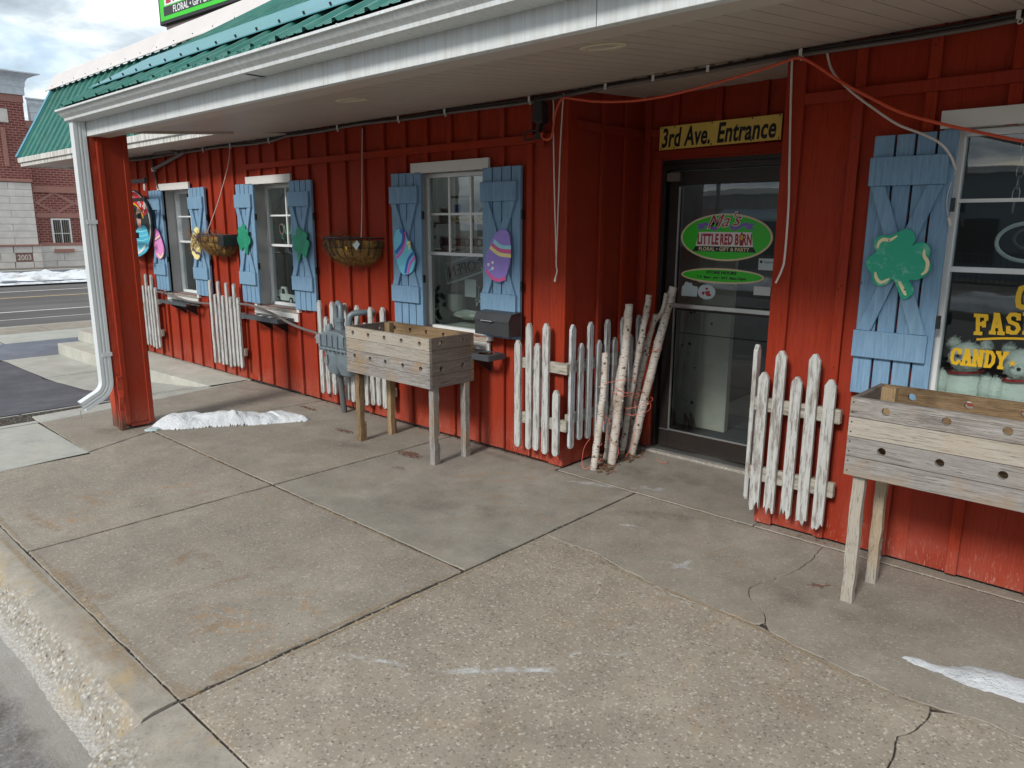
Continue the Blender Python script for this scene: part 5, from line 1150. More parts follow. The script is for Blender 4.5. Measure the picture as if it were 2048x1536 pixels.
mb = MB().prism([(-2.02, 1.49), (-1.96, 1.53), (-1.92, 1.50), (-1.97, 1.45)], 'xz', -.242, -.24); mb.make('plant_tag', 'stickerblue', b1); MB().prism([(-2.10, 1.475), (-2.07, 1.475), (-2.075, 1.44)], 'xz', -.262, -.26).make('yellow_tag', 'gold', b1)
b2 = basket(-4.62, .66, 1.545, 1.345, 'dry coir half-basket with black liner end, left of the second window', True, 12)
MB().prism([(-.22, 1.43), (-.22, 1.54), (-.05, 1.54), (-.05, 1.43)], 'yz', -4.40, -4.285).make('black_liner', 'blackplastic', b2, bevel=.01)
mb = MB(); random.seed(3)
for i in range(60):
    c = Vector((-4.93+rj(.05), -.15+rj(.05), 1.50+rj(.05))); mb.tube(sm([c, c+Vector((-.05+rj(.05), -.03, -.02+rj(.1))), c+Vector((-.14+rj(.08), -.04+rj(.04), -.02+rj(.16)))], 3), .0015, 4)
tag(mb.make('loose_fibre', 'leafdry', b2), kind='stuff')
def cord(name, pts, r, m, label, cat, k=6): return tag(MB().tube(sm(pts, k), r, 6).make(name, m, smooth=True), label, cat)
bc = cord('basket_cord', [(-2.11, -.035, 2.42), (-2.095, -.05, 2.36), (-2.06, -.09, 2.1), (-2.0, -.15, 1.78), (-1.955, -.2, 1.55)], .0035, 'cordwhite', None, None); bc.parent = b1; bc.location = -b1.location
bc = cord('basket_cord', [(-4.355, -.035, 2.42), (-4.36, -.06, 2.25), (-4.50, -.12, 1.9), (-4.68, -.19, 1.56)], .0035, 'cordwhite', None, None); bc.parent = b2; bc.location = -b2.location
# cords, cables and conduit under the soffit
c1 = thing('hanging_cord_pair', (-.03, -.05, 2.4), 'two white cords hanging at the recess corner, knotted below', 'cord')
MB().tube(sm([(-.092, -.04, 2.45), (-.075, -.05, 2.39), (-.068, -.055, 2.2), (-.05, -.055, 1.81), (-.032, -.055, 1.5), (-.028, -.055, 1.42)], 6), .0045, 6).make('cord', 'cordwhite', c1, smooth=True)
MB().tube(sm([(-.002, -.04, 2.46), (-.003, -.05, 2.35), (-.012, -.055, 2.1), (-.018, -.055, 1.81), (-.026, -.056, 1.5), (-.028, -.056, 1.40), (-.018, -.058, 1.36), (-.030, -.06, 1.315)], 6), .0045, 6).make('cord', 'cordwhite', c1, smooth=True)
MB().tube([(-.030, -.06, 1.316), (-.034, -.06, 1.29)], [.006, .008], 6).make('cord_end', 'clip', c1)
cord('drop_cable', [(1.452, -.04, 2.47), (1.462, -.045, 2.3), (1.485, -.05, 1.95), (1.497, -.05, 1.75), (1.498, -.05, 1.5), (1.492, -.06, 1.43), (1.465, -.06, 1.36)], .0055, 'cordwhite', 'white cord hanging straight down the corner board right of the door', 'cord')
c2 = thing('white_cable', (1.9, -.07, 2.2), 'white cable sagging from the soffit to the right-hand window casing', 'cable')
MB().tube(sm([(1.621, -.04, 2.475), (1.66, -.05, 2.38), (1.75, -.06, 2.285), (1.87, -.075, 2.19), (1.988, -.085, 2.107), (2.10, -.09, 2.055), (2.175, -.09, 2.01), (2.218, -.075, 1.955), (2.235, -.04, 1.90)], 6), .0055, 8).make('cable', 'cordwhite', c2, smooth=True)
MB().tube(sm([(2.235, -.04, 1.90), (2.22, -.055, 1.80), (2.222, -.055, 1.74), (2.235, -.055, 1.69)], 5), .002, 5).make('loose_wire', 'cordwhite', c2); MB().tube([(2.235, -.055, 1.69), (2.245, -.055, 1.655)], .007, 6).make('plug', 'cup', c2)
oc = thing('orange_extension_cord', (.7, -.08, 2.4), 'orange extension cord strung across the porch ceiling', 'cord')
MB().tube(sm([(-.15, -.07, 2.235), (-.155, -.07, 2.215), (-.135, -.07, 2.195), (-.10, -.07, 2.19), (-.072, -.07, 2.205), (-.057, -.07, 2.26), (-.05, -.065, 2.33), (-.025, -.06, 2.40), (.015, -.06, 2.43), (.10, -.07, 2.415), (.25, -.075, 2.385), (.42, -.08, 2.364), (.6, -.08, 2.355), (.8, -.08, 2.363), (1.0, -.08, 2.385), (1.254, -.08, 2.418), (1.42, -.075, 2.448), (1.49, -.07, 2.46), (1.56, -.07, 2.43), (1.711, -.08, 2.325), (1.85, -.08, 2.24), (1.991, -.08, 2.16), (2.15, -.08, 2.10), (2.32, -.08, 2.047), (2.5, -.08, 1.995), (2.9, -.08, 1.9), (3.3, -.07, 1.84)], 5), .007, 8).make('cable', 'cordorange', oc, smooth=True)
tr_ = thing('power_adapter', (-.15, -.07, 2.37), 'black power adapter hanging under the soffit left of the recess', 'power adapter')
MB().prism([(-.195, 2.43), (-.125, 2.42), (-.115, 2.30), (-.135, 2.285), (-.205, 2.305)], 'xz', -.115, -.045).make('case', 'blackplastic', tr_, bevel=.006)
MB().prism([(-.185, 2.3), (-.155, 2.29), (-.165, 2.25), (-.18, 2.25)], 'xz', -.09, -.05).make('plug', 'blackplastic', tr_)
MB().tube(sm([(-.175, -.06, 2.25), (-.25, -.07, 2.255), (-.30, -.08, 2.235), (-.295, -.07, 2.20), (-.24, -.06, 2.205), (-.20, -.055, 2.215)], 6), .006, 6).make('lead', 'black', tr_, smooth=True)
ob = thing('outlet_box', (-.19, -.05, 2.21), 'red-painted outlet box with black cover on the wall under the adapter', 'outlet box')
MB().box(-.215, -.05, 2.155, -.155, -.027, 2.25).make('box', 'red', ob, bevel=.003); MB().box(-.212, -.075, 2.20, -.165, -.051, 2.24).make('cover', 'blackplastic', ob, bevel=.003)
cd_ = thing('cable_run', (-2, -.03, 2.46), 'dark cables clipped along the top of the wall under the soffit', 'cable')
def under(x): return zs_in(x)-.022 if x > -3.3 else 2.44
pts = [(x*.25, -.03, under(x*.25)+.004*math.sin(x*1.3)) for x in range(-30, 14)]
MB().tube(pts, .013, 6).make('cable', 'conduit', cd_, smooth=True)
MB().tube([(x, -.045, z-.018+.006*math.sin(x*2.2)) for x, y, z in pts], .010, 6).make('cable', 'conduitgrey', cd_, smooth=True)
for x in (-5.55, -4.9, -4.3, -3.55, -2.431, -1.62, -1.09, -.275, .33, .66, 1.0, 1.50, 2.40):
    c = MB().box(x-.008, -.062, under(x)-.022, x+.008, -.056, under(x)+.012); 
    if x < 0 or x > 1.3: c.tube([(x+.008+.009*math.cos(R(30*q)), -.058, under(x)-.032+.009*math.sin(R(30*q))) for q in range(12)], .003, 5, closed=True)
    c.make('clip', 'clip', cd_)
pp = thing('bent_conduit', (-6.1, -.05, 2.35), 'bent black conduit above the leftmost window', 'conduit')
MB().tube([(-6.12, -.05, 2.06), (-6.20, -.05, 2.28)], .012, 8).make('pipe', 'conduit', pp, smooth=True); MB().tube([(-6.20, -.05, 2.28), (-6.25, -.04, 2.44)], .012, 8).make('pipe', 'conduit', pp)
MB().tube([(-6.195, -.055, 2.285), (-5.35, -.05, 2.43)], .020, 10).make('pipe', 'conduitgrey', pp, smooth=True); MB().box(-6.225, -.07, 2.26, -6.175, -.035, 2.30).make('clamp', 'clip', pp); MB().box(-5.98, -.13, 2.435, -5.5, -.04, 2.455).make('cover', 'conduitgrey', pp)

# ------------------------------------------------------------------ oval welcome sign and the hanger arms beside it
ws = thing('welcome_sign', (-6.74, -.12, 1.655), 'oval painted welcome sign partly hidden by the porch post', 'sign')
cx, cz, A_, B_, ys = -6.76, 1.655, .545, .412, -.115
MB().prism(oval(cx, cz, A_, B_, 48), 'xz', ys-.02, ys).make('board', 'signblk', ws, bevel=.002)
def ell_part(k, z0, z1, m, y, nm):
    P = [(u, v) for u, v in oval(cx, cz, A_*k, B_*k, 72)]; Q = [(u, min(max(v, z0), z1)) for u, v in P]; MB().prism(Q, 'xz', y-.0006, y).make(nm, m, ws)
ell_part(.965, cz-.5, cz+.5, 'stickerblue', ys-.0205, 'rim'); ell_part(.93, cz-.5, cz+.5, 'signblk', ys-.0212, 'picture_ground')
P = [(cx+A_*.95*math.cos(R(a)), cz+B_*.95*math.sin(R(a))) for a in range(20, 161, 5)]+[(cx+A_*.66*math.cos(R(a)), cz+B_*.62*math.sin(R(a))) for a in range(160, 19, -5)]
mb = MB(); n = len(P)//2
for i in range(n-1): mb.prism([P[i], P[i+1], P[2*n-2-i], P[2*n-1-i]], 'xz', ys-.0224, ys-.0218)
mb.make('red_arc', 'redarc', ws)
band([(cx+A_*.64*math.cos(R(a)), cz+B_*.60*math.sin(R(a))) for a in range(15, 166, 10)], .018, ys-.0225, 'gold', ws, 'yellow_line')
mb = MB(); S_ = "Welcome to Ma's"
for i, ch in enumerate(S_):
    if ch == ' ': continue
    a = R(146-118*i/(len(S_)-1)); ex = Vector((math.sin(a)*1.0, 0, -math.cos(a)*.76)).normalized(); ez = Vector((-ex.z, 0, ex.x)); put_text(mb, ch, .085, (cx+A_*.72*math.cos(a), ys-.0232, cz+B_*.70*math.sin(a)), ex=ex, ey=ez, bold=.003, xs=.8, depth=.0004)
mb.make('lettering', 'signwhite', ws)
MB().prism(smooth2([(cx+.02, 1.27), (cx+.06, 1.52), (cx+.14, 1.60), (cx+.25, 1.63), (cx+.38, 1.62), (cx+.45, 1.5), (cx+.40, 1.36), (cx+.2, 1.28)]), 'xz', ys-.0228, ys-.0222).make('painted_shirt', 'shirt', ws)
for i in range(5): band([(cx+.07, 1.35+.055*i), (cx+.24, 1.34+.055*i), (cx+.42, 1.38+.05*i)], .010, ys-.0229, 'shirtlt', ws, 'shirt_stripe')
MB().prism(oval(cx+.20, 1.72, .062, .135, 24), 'xz', ys-.0236, ys-.023).make('painted_face', 'skin', ws)
MB().prism(oval(cx-.02, 1.57, .055, .095, 20), 'xz', ys-.0236, ys-.023).make('painted_face', 'skin', ws); MB().prism(oval(cx-.02, 1.62, .06, .05, 20), 'xz', ys-.0243, ys-.0237).make('painted_hair', 'greenlt', ws)
MB().prism(smooth2([(cx-.12, 1.30), (cx-.1, 1.45), (cx, 1.49), (cx+.09, 1.42), (cx+.1, 1.30)]), 'xz', ys-.0229, ys-.0223).make('painted_shirt', 'shirtlt', ws)
band([(cx+.05, 1.29), (cx+.2, 1.33), (cx+.33, 1.40)], .035, ys-.0246, 'signwhite', ws, 'white_script'); MB().prism(oval(cx-.1, 1.78, .05, .05, 14), 'xz', ys-.0229, ys-.0222).make('painted_leaf', 'greenlt', ws)
ha = thing('plant_hanger_rack', (-7.1, -.32, 1.7), 'black hanger rack with five hooked arms in front of the welcome sign', 'hanger rack')
MB().box(-7.14, -.34, .0, -7.10, -.30, 2.3).make('upright', 'black', ha)
for x, z in ((-5.815, 2.131), (-5.864, 1.926), (-6.093, 1.739), (-6.20, 1.517), (-6.32, 1.316)):
    MB().box(-7.10, -.33, z-.02, x, -.30, z+.02).make('arm', 'black', ha); MB().box(x-.001, -.332, z-.03, x+.015, -.298, z+.035).make('arm_tip', 'blackplastic', ha)
    if z > 1.9: MB().tube([(x+.004+.016*math.cos(R(a)), -.335, z-.075+.035*math.sin(R(a))) for a in range(0, 360, 40)], .005, 5, closed=True).make('hook_ring', 'clip', ha)

# ------------------------------------------------------------------ roof sign box
rs = thing('roof_sign', (-8.1, 1.6, 3.7), 'green lit-box shop sign standing on the roof', 'sign')
p0, p1 = Vector((-9.236, 1.495, 4.63)), Vector((-7.02, 1.66, 4.63)); ex = (p1-p0).normalized(); L = (p1-p0).length; back = Vector((-ex.y, ex.x, 0))
def sq(u0, u1, v0, v1, w0, w1, name, m, parent=rs, **k):
    vs = [p0+ex*u+back*w+Vector((0, 0, v)) for w in (w0, w1) for u, v in ((u0, v0), (u1, v0), (u1, v1), (u0, v1))]
    return MB().add(vs, [(0, 1, 2, 3), (7, 6, 5, 4), (4, 5, 1, 0), (5, 6, 2, 1), (6, 7, 3, 2), (7, 4, 0, 3)]).make(name, m, parent, **k)
sq(0, L, 0, 1.25, 0, .42, 'cabinet', 'black', bevel=.01); sq(.05, L-.05, .05, 1.2, -.004, -.001, 'face', 'signgreen')
sq(.16, L-.12, .11, .235, -.007, -.0045, 'dark_bar', 'signblk'); sq(.2, L-.16, .25, .62, -.007, -.0045, 'letter_block', 'signwhite')
mb = MB(); put_text(mb, "FLORAL \u2022 GIFT & PARTY", .135, p0+ex*(L/2)+Vector((0, 0, .125))-back*.009, ex=ex, bold=.002, xs=.93, depth=.001); mb.make('lettering', 'signwhite', rs)
mb = MB(); put_text(mb, "LITTLE RED BARN", .42, p0+ex*(L/2)+Vector((0, 0, .285))-back*.009, ex=ex, bold=.012, xs=.52, depth=.001); mb.make('lettering', 'signred', rs)
mb = MB(); put_text(mb, "Ma's", .5, p0+ex*(L/2)+Vector((0, 0, .70))-back*.009, ex=ex, bold=.02, shear=.4, depth=.001); mb.make('lettering', 'signred', rs)
for u in (.35, L*.55, L-.3): sq(u, u+.1, -.95, -.001, .15, .25, 'leg', 'conduitgrey')
sq(.1, L-.1, -.06, -.001, .05, .37, 'underside', 'conduitgrey')
MB().tube([p0+ex*.25+back*.2+Vector((0, 0, -.1)), p0+ex*.22+back*.1+Vector((0, 0, -.45)), p0+ex*.3+back*.0+Vector((0, 0, -.8))], .04, 8).make('cable_bundle', 'black', rs)
tag(MB().lathe([(.16, 0), (.15, .08), (.10, .15), (.0, .18)], (-6.49, .70, 3.90), 16).cyl((-6.49, .70, 3.5), (-6.49, .70, 3.91), .05, 10).make('roof_vent', 'cup', smooth=True), 'small tan round vent cap behind the coping under the roof sign', 'vent')

# ------------------------------------------------------------------ birch logs in the recess corner
lg = 'birch logs leaning in the recess corner'
def log(pts, r, label, seed, fork=None):
    t = thing('birch_log', pts[0], label, 'log', lg); random.seed(seed)
    P = sm([Vector(p) for p in pts], 7); n = len(P); P = [p+Vector((rj(.0025), rj(.0025), 0)) for p in P]
    rs_ = [r*(1.06-.16*i/n)+(r*.10 if random.random() < .12 else 0)+rj(r*.04) for i in range(n)]
    MB().tube(P, rs_, 12, cap=False).make('trunk', 'birch', t, smooth=True)
    d = (P[-1]-P[-2]).normalized(); MB().cyl(P[-1]-d*.004, P[-1]-d*.001, rs_[-1]*.99, 12).cyl(P[0]+Vector((0, 0, .001)), P[0]+Vector((0, 0, .004)), rs_[0]*.98, 12).make('cut_end', 'logend', t)
    mb = MB()
    for i in range(7):
        k = random.randrange(2, n-2); a = random.random()*6.28; c = P[k]+Vector((math.cos(a), math.sin(a), 0))*rs_[k]; mb.tube([c-Vector((math.cos(a), math.sin(a), 0))*.01, c+Vector((math.cos(a)*.008, math.sin(a)*.008, .006))], [.007, .004], 6)
    mb.make('knot_stub', 'birch', t)
    if fork: MB().tube(sm([Vector(p) for p in fork], 5), r*.72, 10).make('branch', 'birch', t, smooth=True)
def zr(x, y, z): return (x, y, z)
log([(.195, .115, 0), (.20, .16, .3), (.19, .22, .6), (.165, .25, .80)], .024, 'short nearest birch log, farthest left of the bundle', 1)
log([(.15, .33, 0), (.17, .34, .3), (.215, .36, .62), (.245, .37, .86)], .023, 'slanting birch log just behind the nearest one', 2)
log([(.215, .30, 0), (.235, .33, .4), (.255, .36, .8), (.262, .38, 1.13)], .031, 'thick middle birch log tied with orange twine', 3)
log([(.18, .47, 0), (.24, .48, .5), (.31, .49, .95), (.34, .50, 1.19)], .022, 'slim birch log right behind the thick middle one', 4)
log([(.16, .60, 0), (.22, .60, .5), (.30, .60, .9), (.34, .60, 1.05)], .020, 'forked birch log with a short side branch near the top', 5, [(.335, .60, 1.0), (.39, .60, 1.08), (.415, .60, 1.20)])
log([(.205, .56, 0), (.28, .58, .4), (.36, .62, .85), (.43, .66, 1.24)], .031, 'tall thick birch log nearest the door', 6)
log([(.12, .62, 0), (.15, .63, .3), (.20, .64, .6), (.24, .65, .85)], .017, 'thin birch stick hidden deep in the bundle', 7)
log([(.165, .42, 0), (.17, .42, .15), (.172, .42, .27)], .018, 'short birch stub between the thick logs', 8)
tw = thing('orange_twine', (.2, .4, .4), 'loose orange twine wound round the birch logs', 'twine'); random.seed(21)
def loop(c, rx, ry, n=20, tilt=0.1, seed=0): return [(c[0]+rx*math.cos(2*math.pi*i/n), c[1]+ry*math.sin(2*math.pi*i/n), c[2]+tilt*rx*math.sin(2*math.pi*i/n+seed)+rj(.006)) for i in range(n)]
for c, rx, ry in (((.25, .40, .50), .085, .13), ((.255, .42, .53), .085, .12), ((.29, .50, .42), .09, .12), ((.28, .50, .38), .09, .11), ((.36, .60, .80), .035, .036), ((.198, .14, .07), .028, .028), ((.20, .18, .33), .028, .028), ((.2, .15, .18), .028, .028)):
    MB().tube(sm(loop(c, rx, ry, tilt=.3, seed=c[0]*90), 3, True), .0019, 5, closed=True).make('strand', 'twine', tw)
for pts in ([(.18, .24, .50), (.19, .23, .35), (.23, .24, .20), (.27, .30, .12), (.24, .32, .03)], [(.17, .1, .22), (.13, .09, .15), (.12, .08, .05), (.15, .07, .006), (.2, .09, .03)], [(.31, .42, .45), (.33, .42, .3), (.32, .40, .15), (.28, .38, .05)], [(.16, .22, .55), (.22, .2, .6), (.30, .3, .62), (.34, .4, .60)], [(.4, .6, .012), (.46, .56, .006), (.5, .58, .006), (.48, .62, .006)], [(.2, .2, .4), (.25, .22, .32), (.24, .25, .28)]):
    MB().tube(sm(pts, 6), .0019, 5).make('strand', 'twine', tw)

# ------------------------------------------------------------------ litter, snow, leaf heaps
def leaves(name, c, rx, ry, n, label, cat, s=.03, m='leafdry', seed=0, rise=.03):
    random.seed(seed); mb = MB()
    for i in range(n):
        a = random.random()*6.28; q = random.random()**.6; x, y = c[0]+rx*q*math.cos(a), c[1]+ry*q*math.sin(a); z = .002+random.random()*rise*(1-q)
        L = s*random.uniform(.5, 1.2); w = L*random.uniform(.2, .45); b = random.random()*6.28; d = Vector((math.cos(b), math.sin(b), rj(.4))); e = Vector((-math.sin(b), math.cos(b), rj(.6)))
        p = Vector((x, y, z)); mb.add([p, p+d*L*.5+e*w*.5, p+d*L+Vector((0, 0, abs(rj(.008)))), p+d*L*.5-e*w*.5], [(0, 1, 2), (0, 2, 3)])
    mb.v = [(x, y, max(z, .001)) for x, y, z in mb.v]
    return tag(mb.make(name, m), label, cat, kind='stuff')
leaves('leaf_heap', (.17, .45, 0), .12, .28, 260, 'dry brown leaves heaped at the foot of the birch logs', 'leaves', .05, seed=1, rise=.06)
leaves('leaf_heap', (.27, .16, 0), .07, .06, 40, 'few curled leaves in front of the nearest birch log', 'leaves', .05, seed=2, rise=.02)
leaves('seed_litter', (-.985, -.545, 0), .13, .055, 420, 'reddish seed litter on the concrete under the narrower planter', 'litter', .012, 'mulch', 3, .008)
leaves('seed_litter', (-1.87, -.50, 0), .12, .03, 140, 'thin strip of brown litter beside the planter leg', 'litter', .014, 'mulch', 4, .006)
leaves('seed_litter', (-.80, -.80, 0), .05, .03, 40, 'small patch of brown litter below the larger one', 'litter', .01, 'mulch', 5, .004)
leaves('seed_litter', (-2.75, -.28, 0), .13, .02, 90, 'dark twigs lying in the joint near the snow tail', 'litter', .02, 'mulch', 6, .006)
leaves('debris_line', (-.9, -.02, 0), .95, .018, 420, 'dirt and twigs along the foot of the left wall', 'litter', .014, 'mulch', 7, .006)
leaves('debris_line', (-2.6, -.03, 0), .8, .02, 160, 'debris line along the wall behind the gas meter', 'litter', .014, 'mulch', 8, .006)
leaves('debris_line', (1.75, -.04, 0), .3, .02, 60, 'grit along the wall foot under the splintered pickets', 'litter', .012, 'mulch', 9, .004)
mb = MB(); random.seed(5)
for i in range(6): c = Vector((2.0+rj(.03), -.545+rj(.02), .003)); mb.tube(sm([c, c+Vector((rj(.04), rj(.03), .004)), c+Vector((rj(.05), rj(.03), .001))], 4), .0012, 4)
tag(mb.make('twig_tangle', 'mulch'), 'small reddish twig tangle on the pavement left of the wide planter', 'litter', kind='stuff')
random.seed(12); mb = MB()
for i in range(110):
    x, y = random.uniform(-2.6, 3), random.uniform(-2.9, -.2); r_ = random.uniform(.0015, .004)
    mb.ball((x, y, r_*.3), r_, 5, (1.4, 1, .5))
tag(mb.make('loose_grit', 'mulch'), kind='stuff'); bpy.data.objects['loose_grit']['label'] = 'scattered dark grit and crumbs on the pavement'; bpy.data.objects['loose_grit']['category'] = 'litter'
def snow_patch(outline, h, name, label, m, seed, ridge=None):
    """lumpy melting heap inside an outline on the ground"""
    P = [(p.x, p.y) for p in sm([(a, b, 0) for a, b in outline], 6, True)]
    x0, x1 = min(p[0] for p in P), max(p[0] for p in P); y0, y1 = min(p[1] for p in P), max(p[1] for p in P); st = .012
    def dist(x, y):
        ins = False; d = 9
        for (ax, ay), (bx, by) in zip(P, P[1:]+P[:1]):
            if (ay > y) != (by > y) and x < (bx-ax)*(y-ay)/(by-ay)+ax: ins = not ins
            t = max(0, min(1, ((x-ax)*(bx-ax)+(y-ay)*(by-ay))/((bx-ax)**2+(by-ay)**2+1e-9))); d = min(d, math.hypot(x-ax-t*(bx-ax), y-ay-t*(by-ay)))
        return d if ins else -d
    nx, ny = int((x1-x0)/st)+4, int((y1-y0)/st)+4; vs = []; keep = {}
    for i in range(nx):
        for j in range(ny):
            x, y = x0-.03+i*st, y0-.03+j*st; d = dist(x, y)+.016*mnoise.noise(Vector((x*11, y*11, seed)))+.008*mnoise.noise(Vector((x*37, y*37, seed)))
            if d > -.008:
                hh = h(x, y) if callable(h) else h; z = hh*(1-math.exp(-max(0, d)/.07))*(.8+.45*mnoise.noise(Vector((x*5, y*5, seed)))+.13*mnoise.noise(Vector((x*14, y*14, seed)))+.035*mnoise.noise(Vector((x*36, y*36, seed))))
                keep[i, j] = len(vs); vs.append((x, y, max(-.004, z-.003)))
    fs = [(keep[i, j], keep[i+1, j], keep[i+1, j+1], keep[i, j+1]) for (i, j) in keep if all(q in keep for q in ((i+1, j), (i+1, j+1), (i, j+1)))]
    return tag(MB().add(vs, fs).make(name, m, smooth=True), label, 'snow')
snow_patch([(-3.13, -1.53), (-2.92, -1.44), (-2.775, -1.20), (-2.547, -.875), (-2.40, -.60), (-2.36, -.53), (-2.45, -.46), (-2.62, -.48), (-2.76, -.60), (-2.86, -.82), (-3.05, -1.06), (-3.17, -1.28)], lambda x, y: .155+.03*math.sin(9*x) if y < -1.0 else .155-.085*min(1, (y+1.0)/.3)+.02*(y > -.7), 'snow_heap', 'melting snow heap beside the porch post', 'snow', 3)
snow_patch([(2.45, -.915), (2.50, -.872), (2.56, -.862), (2.70, -.785), (2.86, -.74), (3.3, -.66), (3.4, -.9), (3.0, -.95), (2.86, -.935), (2.70, -.945), (2.56, -.94)], .045, 'snow_strip', 'thin icy snow strip on the pavement at the right edge', 'snowgrey', 8)
mb = MB()
for i in range(5): mb.prism([(q[0], q[1]) for q in oval(-3.13+.03*i, -1.46-.03*i, .05, .012, 10, .9)], 'xy', .002, .006+.003*i)
tag(mb.make('ice_film', 'stickerblue'), 'thin grey ice at the foot of the porch post', 'ice')
def m_salt():
    t = MT('dried_salt', (.72, .74, .75), .9); tr = t.n('ShaderNodeBsdfTransparent'); mx = t.n('ShaderNodeMixShader')
    f = t.math('MULTIPLY', t.ramp(t.noise(11, 6, .7, t.pos()), [(.44, 0.), (.62, .62)]), t.n('ShaderNodeAttribute', attribute_name='fade').outputs['Fac'])
    t.put(mx.inputs[0], f); t.nt.links.new(tr.outputs[0], mx.inputs[1]); t.nt.links.new(t.b.outputs[0], mx.inputs[2]); t.nt.links.new(mx.outputs[0], t.out.inputs[0]); return t.m
MA['salt'] = m_salt()
def salt(pts, w, z=.0025):
    P = sm([(a, b, 0) for a, b in pts], 6); n = len(P); vs = []; fd = []
    for i, p in enumerate(P):
        t = (P[min(n-1, i+1)]-P[max(0, i-1)]).normalized(); q = Vector((-t.y, t.x, 0)); ww = w*(.7+.5*mnoise.noise(p*9))
        e = min(1, 3*i/n, 3*(n-1-i)/n)
        for k, f in ((-1, 0), (-.45, 1), (.45, 1), (1, 0)): vs.append((p.x+q.x*ww*k, p.y+q.y*ww*k, z)); fd.append(f*e)
    o = MB().add(vs, [(i*4+j, i*4+j+1, i*4+5+j, i*4+4+j) for i in range(n-1) for j in range(3)]).make('salt_stain', 'salt')
    at = o.data.attributes.new('fade', 'FLOAT', 'POINT'); at.data.foreach_set('value', fd); o['kind'] = 'structure'
salt([(.79, -2.42), (.92, -2.36), (1.033, -2.30), (1.12, -2.27)], .022); salt([(1.20, -2.24), (1.30, -2.12), (1.40, -2.02), (1.54, -1.90)], .038); salt([(1.36, -2.05), (1.46, -1.97), (1.54, -1.885)], .03, .0032); salt([(1.50, -1.90), (1.50, -1.80), (1.52, -1.74)], .018)
salt([(1.52, -1.73), (1.58, -1.70), (1.63, -1.67), (1.67, -1.60)], .02); salt([(1.38, -.86), (1.42, -.78), (1.41, -.70)], .035); salt([(1.32, -.80), (1.40, -.81), (1.48, -.80)], .018); salt([(.86, -.62), (.92, -.56), (.98, -.53)], .03); salt([(.62, .0), (.70, .06), (.80, .08)], .05); salt([(.2, -.22), (.4, -.12), (.55, -.08)], .05); salt([(1.44, -.95), (1.5, -.98), (1.56, -.97)], .02); salt([(1.55, -1.46), (1.58, -1.42)], .02)

# ------------------------------------------------------------------ things seen through the windows
def shelf_row(x0, x1, y, z, label):
    return tag(MB().box(x0, y, z-.015, x1, y+.16, z).make('glass_shelf', 'jar', bevel=.002), label, 'shelf')
def mug(x, y, z, s=1., cols=('cup', 'cupred'), label=None, group='printed mugs on the window shelf'):
    t = thing('mug', (x, y, z), label, 'mug', group)
    MB().lathe([(.042*s, 0), (.047*s, .003), (.047*s, .030*s)], (x, y, z), 16).make('base_band', cols[0], t, smooth=True); MB().lathe([(.0475*s, .030*s), (.0475*s, .092*s)], (x, y, z), 16).make('print_band', cols[1], t, smooth=True)
    MB().lathe([(.0472*s, .092*s), (.0472*s, .108*s), (.042*s, .109*s), (.04*s, .06*s)], (x, y, z), 16).make('rim', cols[0], t, smooth=True)
    MB().prism(oval(x-.005, z+.062*s, .02*s, .022*s, 9), 'xz', y-.050*s, y-.0482*s).make('print_figure', 'cup', t)
    return t
shelf_row(-1.85, -.72, .41, 1.45, 'narrow window shelf holding the row of printed mugs')
shelf_row(-1.85, -.72, .41, 1.675, 'upper window shelf with the white jar behind the panes')
for i, (x, lab) in enumerate(((-1.68, 'leftmost printed mug on the window shelf'), (-1.505, 'second printed mug from the left on the window shelf'), (-1.36, 'third printed mug from the left on the window shelf'), (-1.22, 'printed mug nearest the violet egg on the window shelf'))): mug(x, .47, 1.452, label=lab)
j = thing('white_jar', (-1.675, .47, 1.677), 'white lidded jar on the upper window shelf', 'jar'); MB().lathe([(.05, 0), (.056, .01), (.056, .075), (.04, .09)], (-1.675, .47, 1.677), 16).make('body', 'jar', j, smooth=True); MB().lathe([(.043, .09), (.043, .115), (.0, .12)], (-1.675, .47, 1.677), 14).make('lid', 'cup', j)
tag(MB().box(-1.60, .50, 1.75, -1.53, .51, 1.82).make('blue_card', 'eggblue'), 'small dark blue card behind the middle panes', 'card')
ch = thing('chalk_sign', (-1.42, .75, 1.5), 'black arched chalk sign behind the printed mugs', 'sign'); MB().prism([(-1.53, 1.35), (-1.29, 1.35), (-1.29, 1.72)]+[(-1.41+.12*math.cos(R(a)), 1.72+.09*math.sin(R(a))) for a in range(15, 166, 15)]+[(-1.53, 1.72)], 'xz', .70, .72).make('board', 'signblk', ch)
mb = MB()
for i in range(4): band([(-1.47, 1.64-.035*i), (-1.41, 1.648-.035*i), (-1.35, 1.64-.035*i)], .008, .699, 'jar', ch, 'chalk_line')
random.seed(6); mb = MB()
for i in range(90): mb.ball((-1.60+.40*random.random(), .44+.05*random.random(), 1.685+.03*random.random()), .012, 5)
tag(mb.make('candy_row', 'eggyellow'), 'row of small wrapped sweets along the upper shelf', 'sweets', kind='stuff')
tag(MB().box(-1.70, .55, 1.875, -1.48, .60, 1.895).make('black_bracket', 'black'), 'black bar bracket hanging high behind the panes', 'bracket')
tag(MB().box(-1.22, .60, 1.83, -1.05, .61, 1.98).make('pale_notice', 'paper'), 'pale notice taped high behind the right-hand panes', 'notice')
ns = thing('open_sign', (-1.25, .25, 1.27), 'unlit neon OPEN sign tilted in the lower pane, seen from behind', 'sign')
A, B, C_, D_ = Vector((-1.455, .25, 1.335)), Vector((-1.415, .25, 1.185)), Vector((-1.01, .25, 1.30)), Vector((-1.085, .25, 1.425))
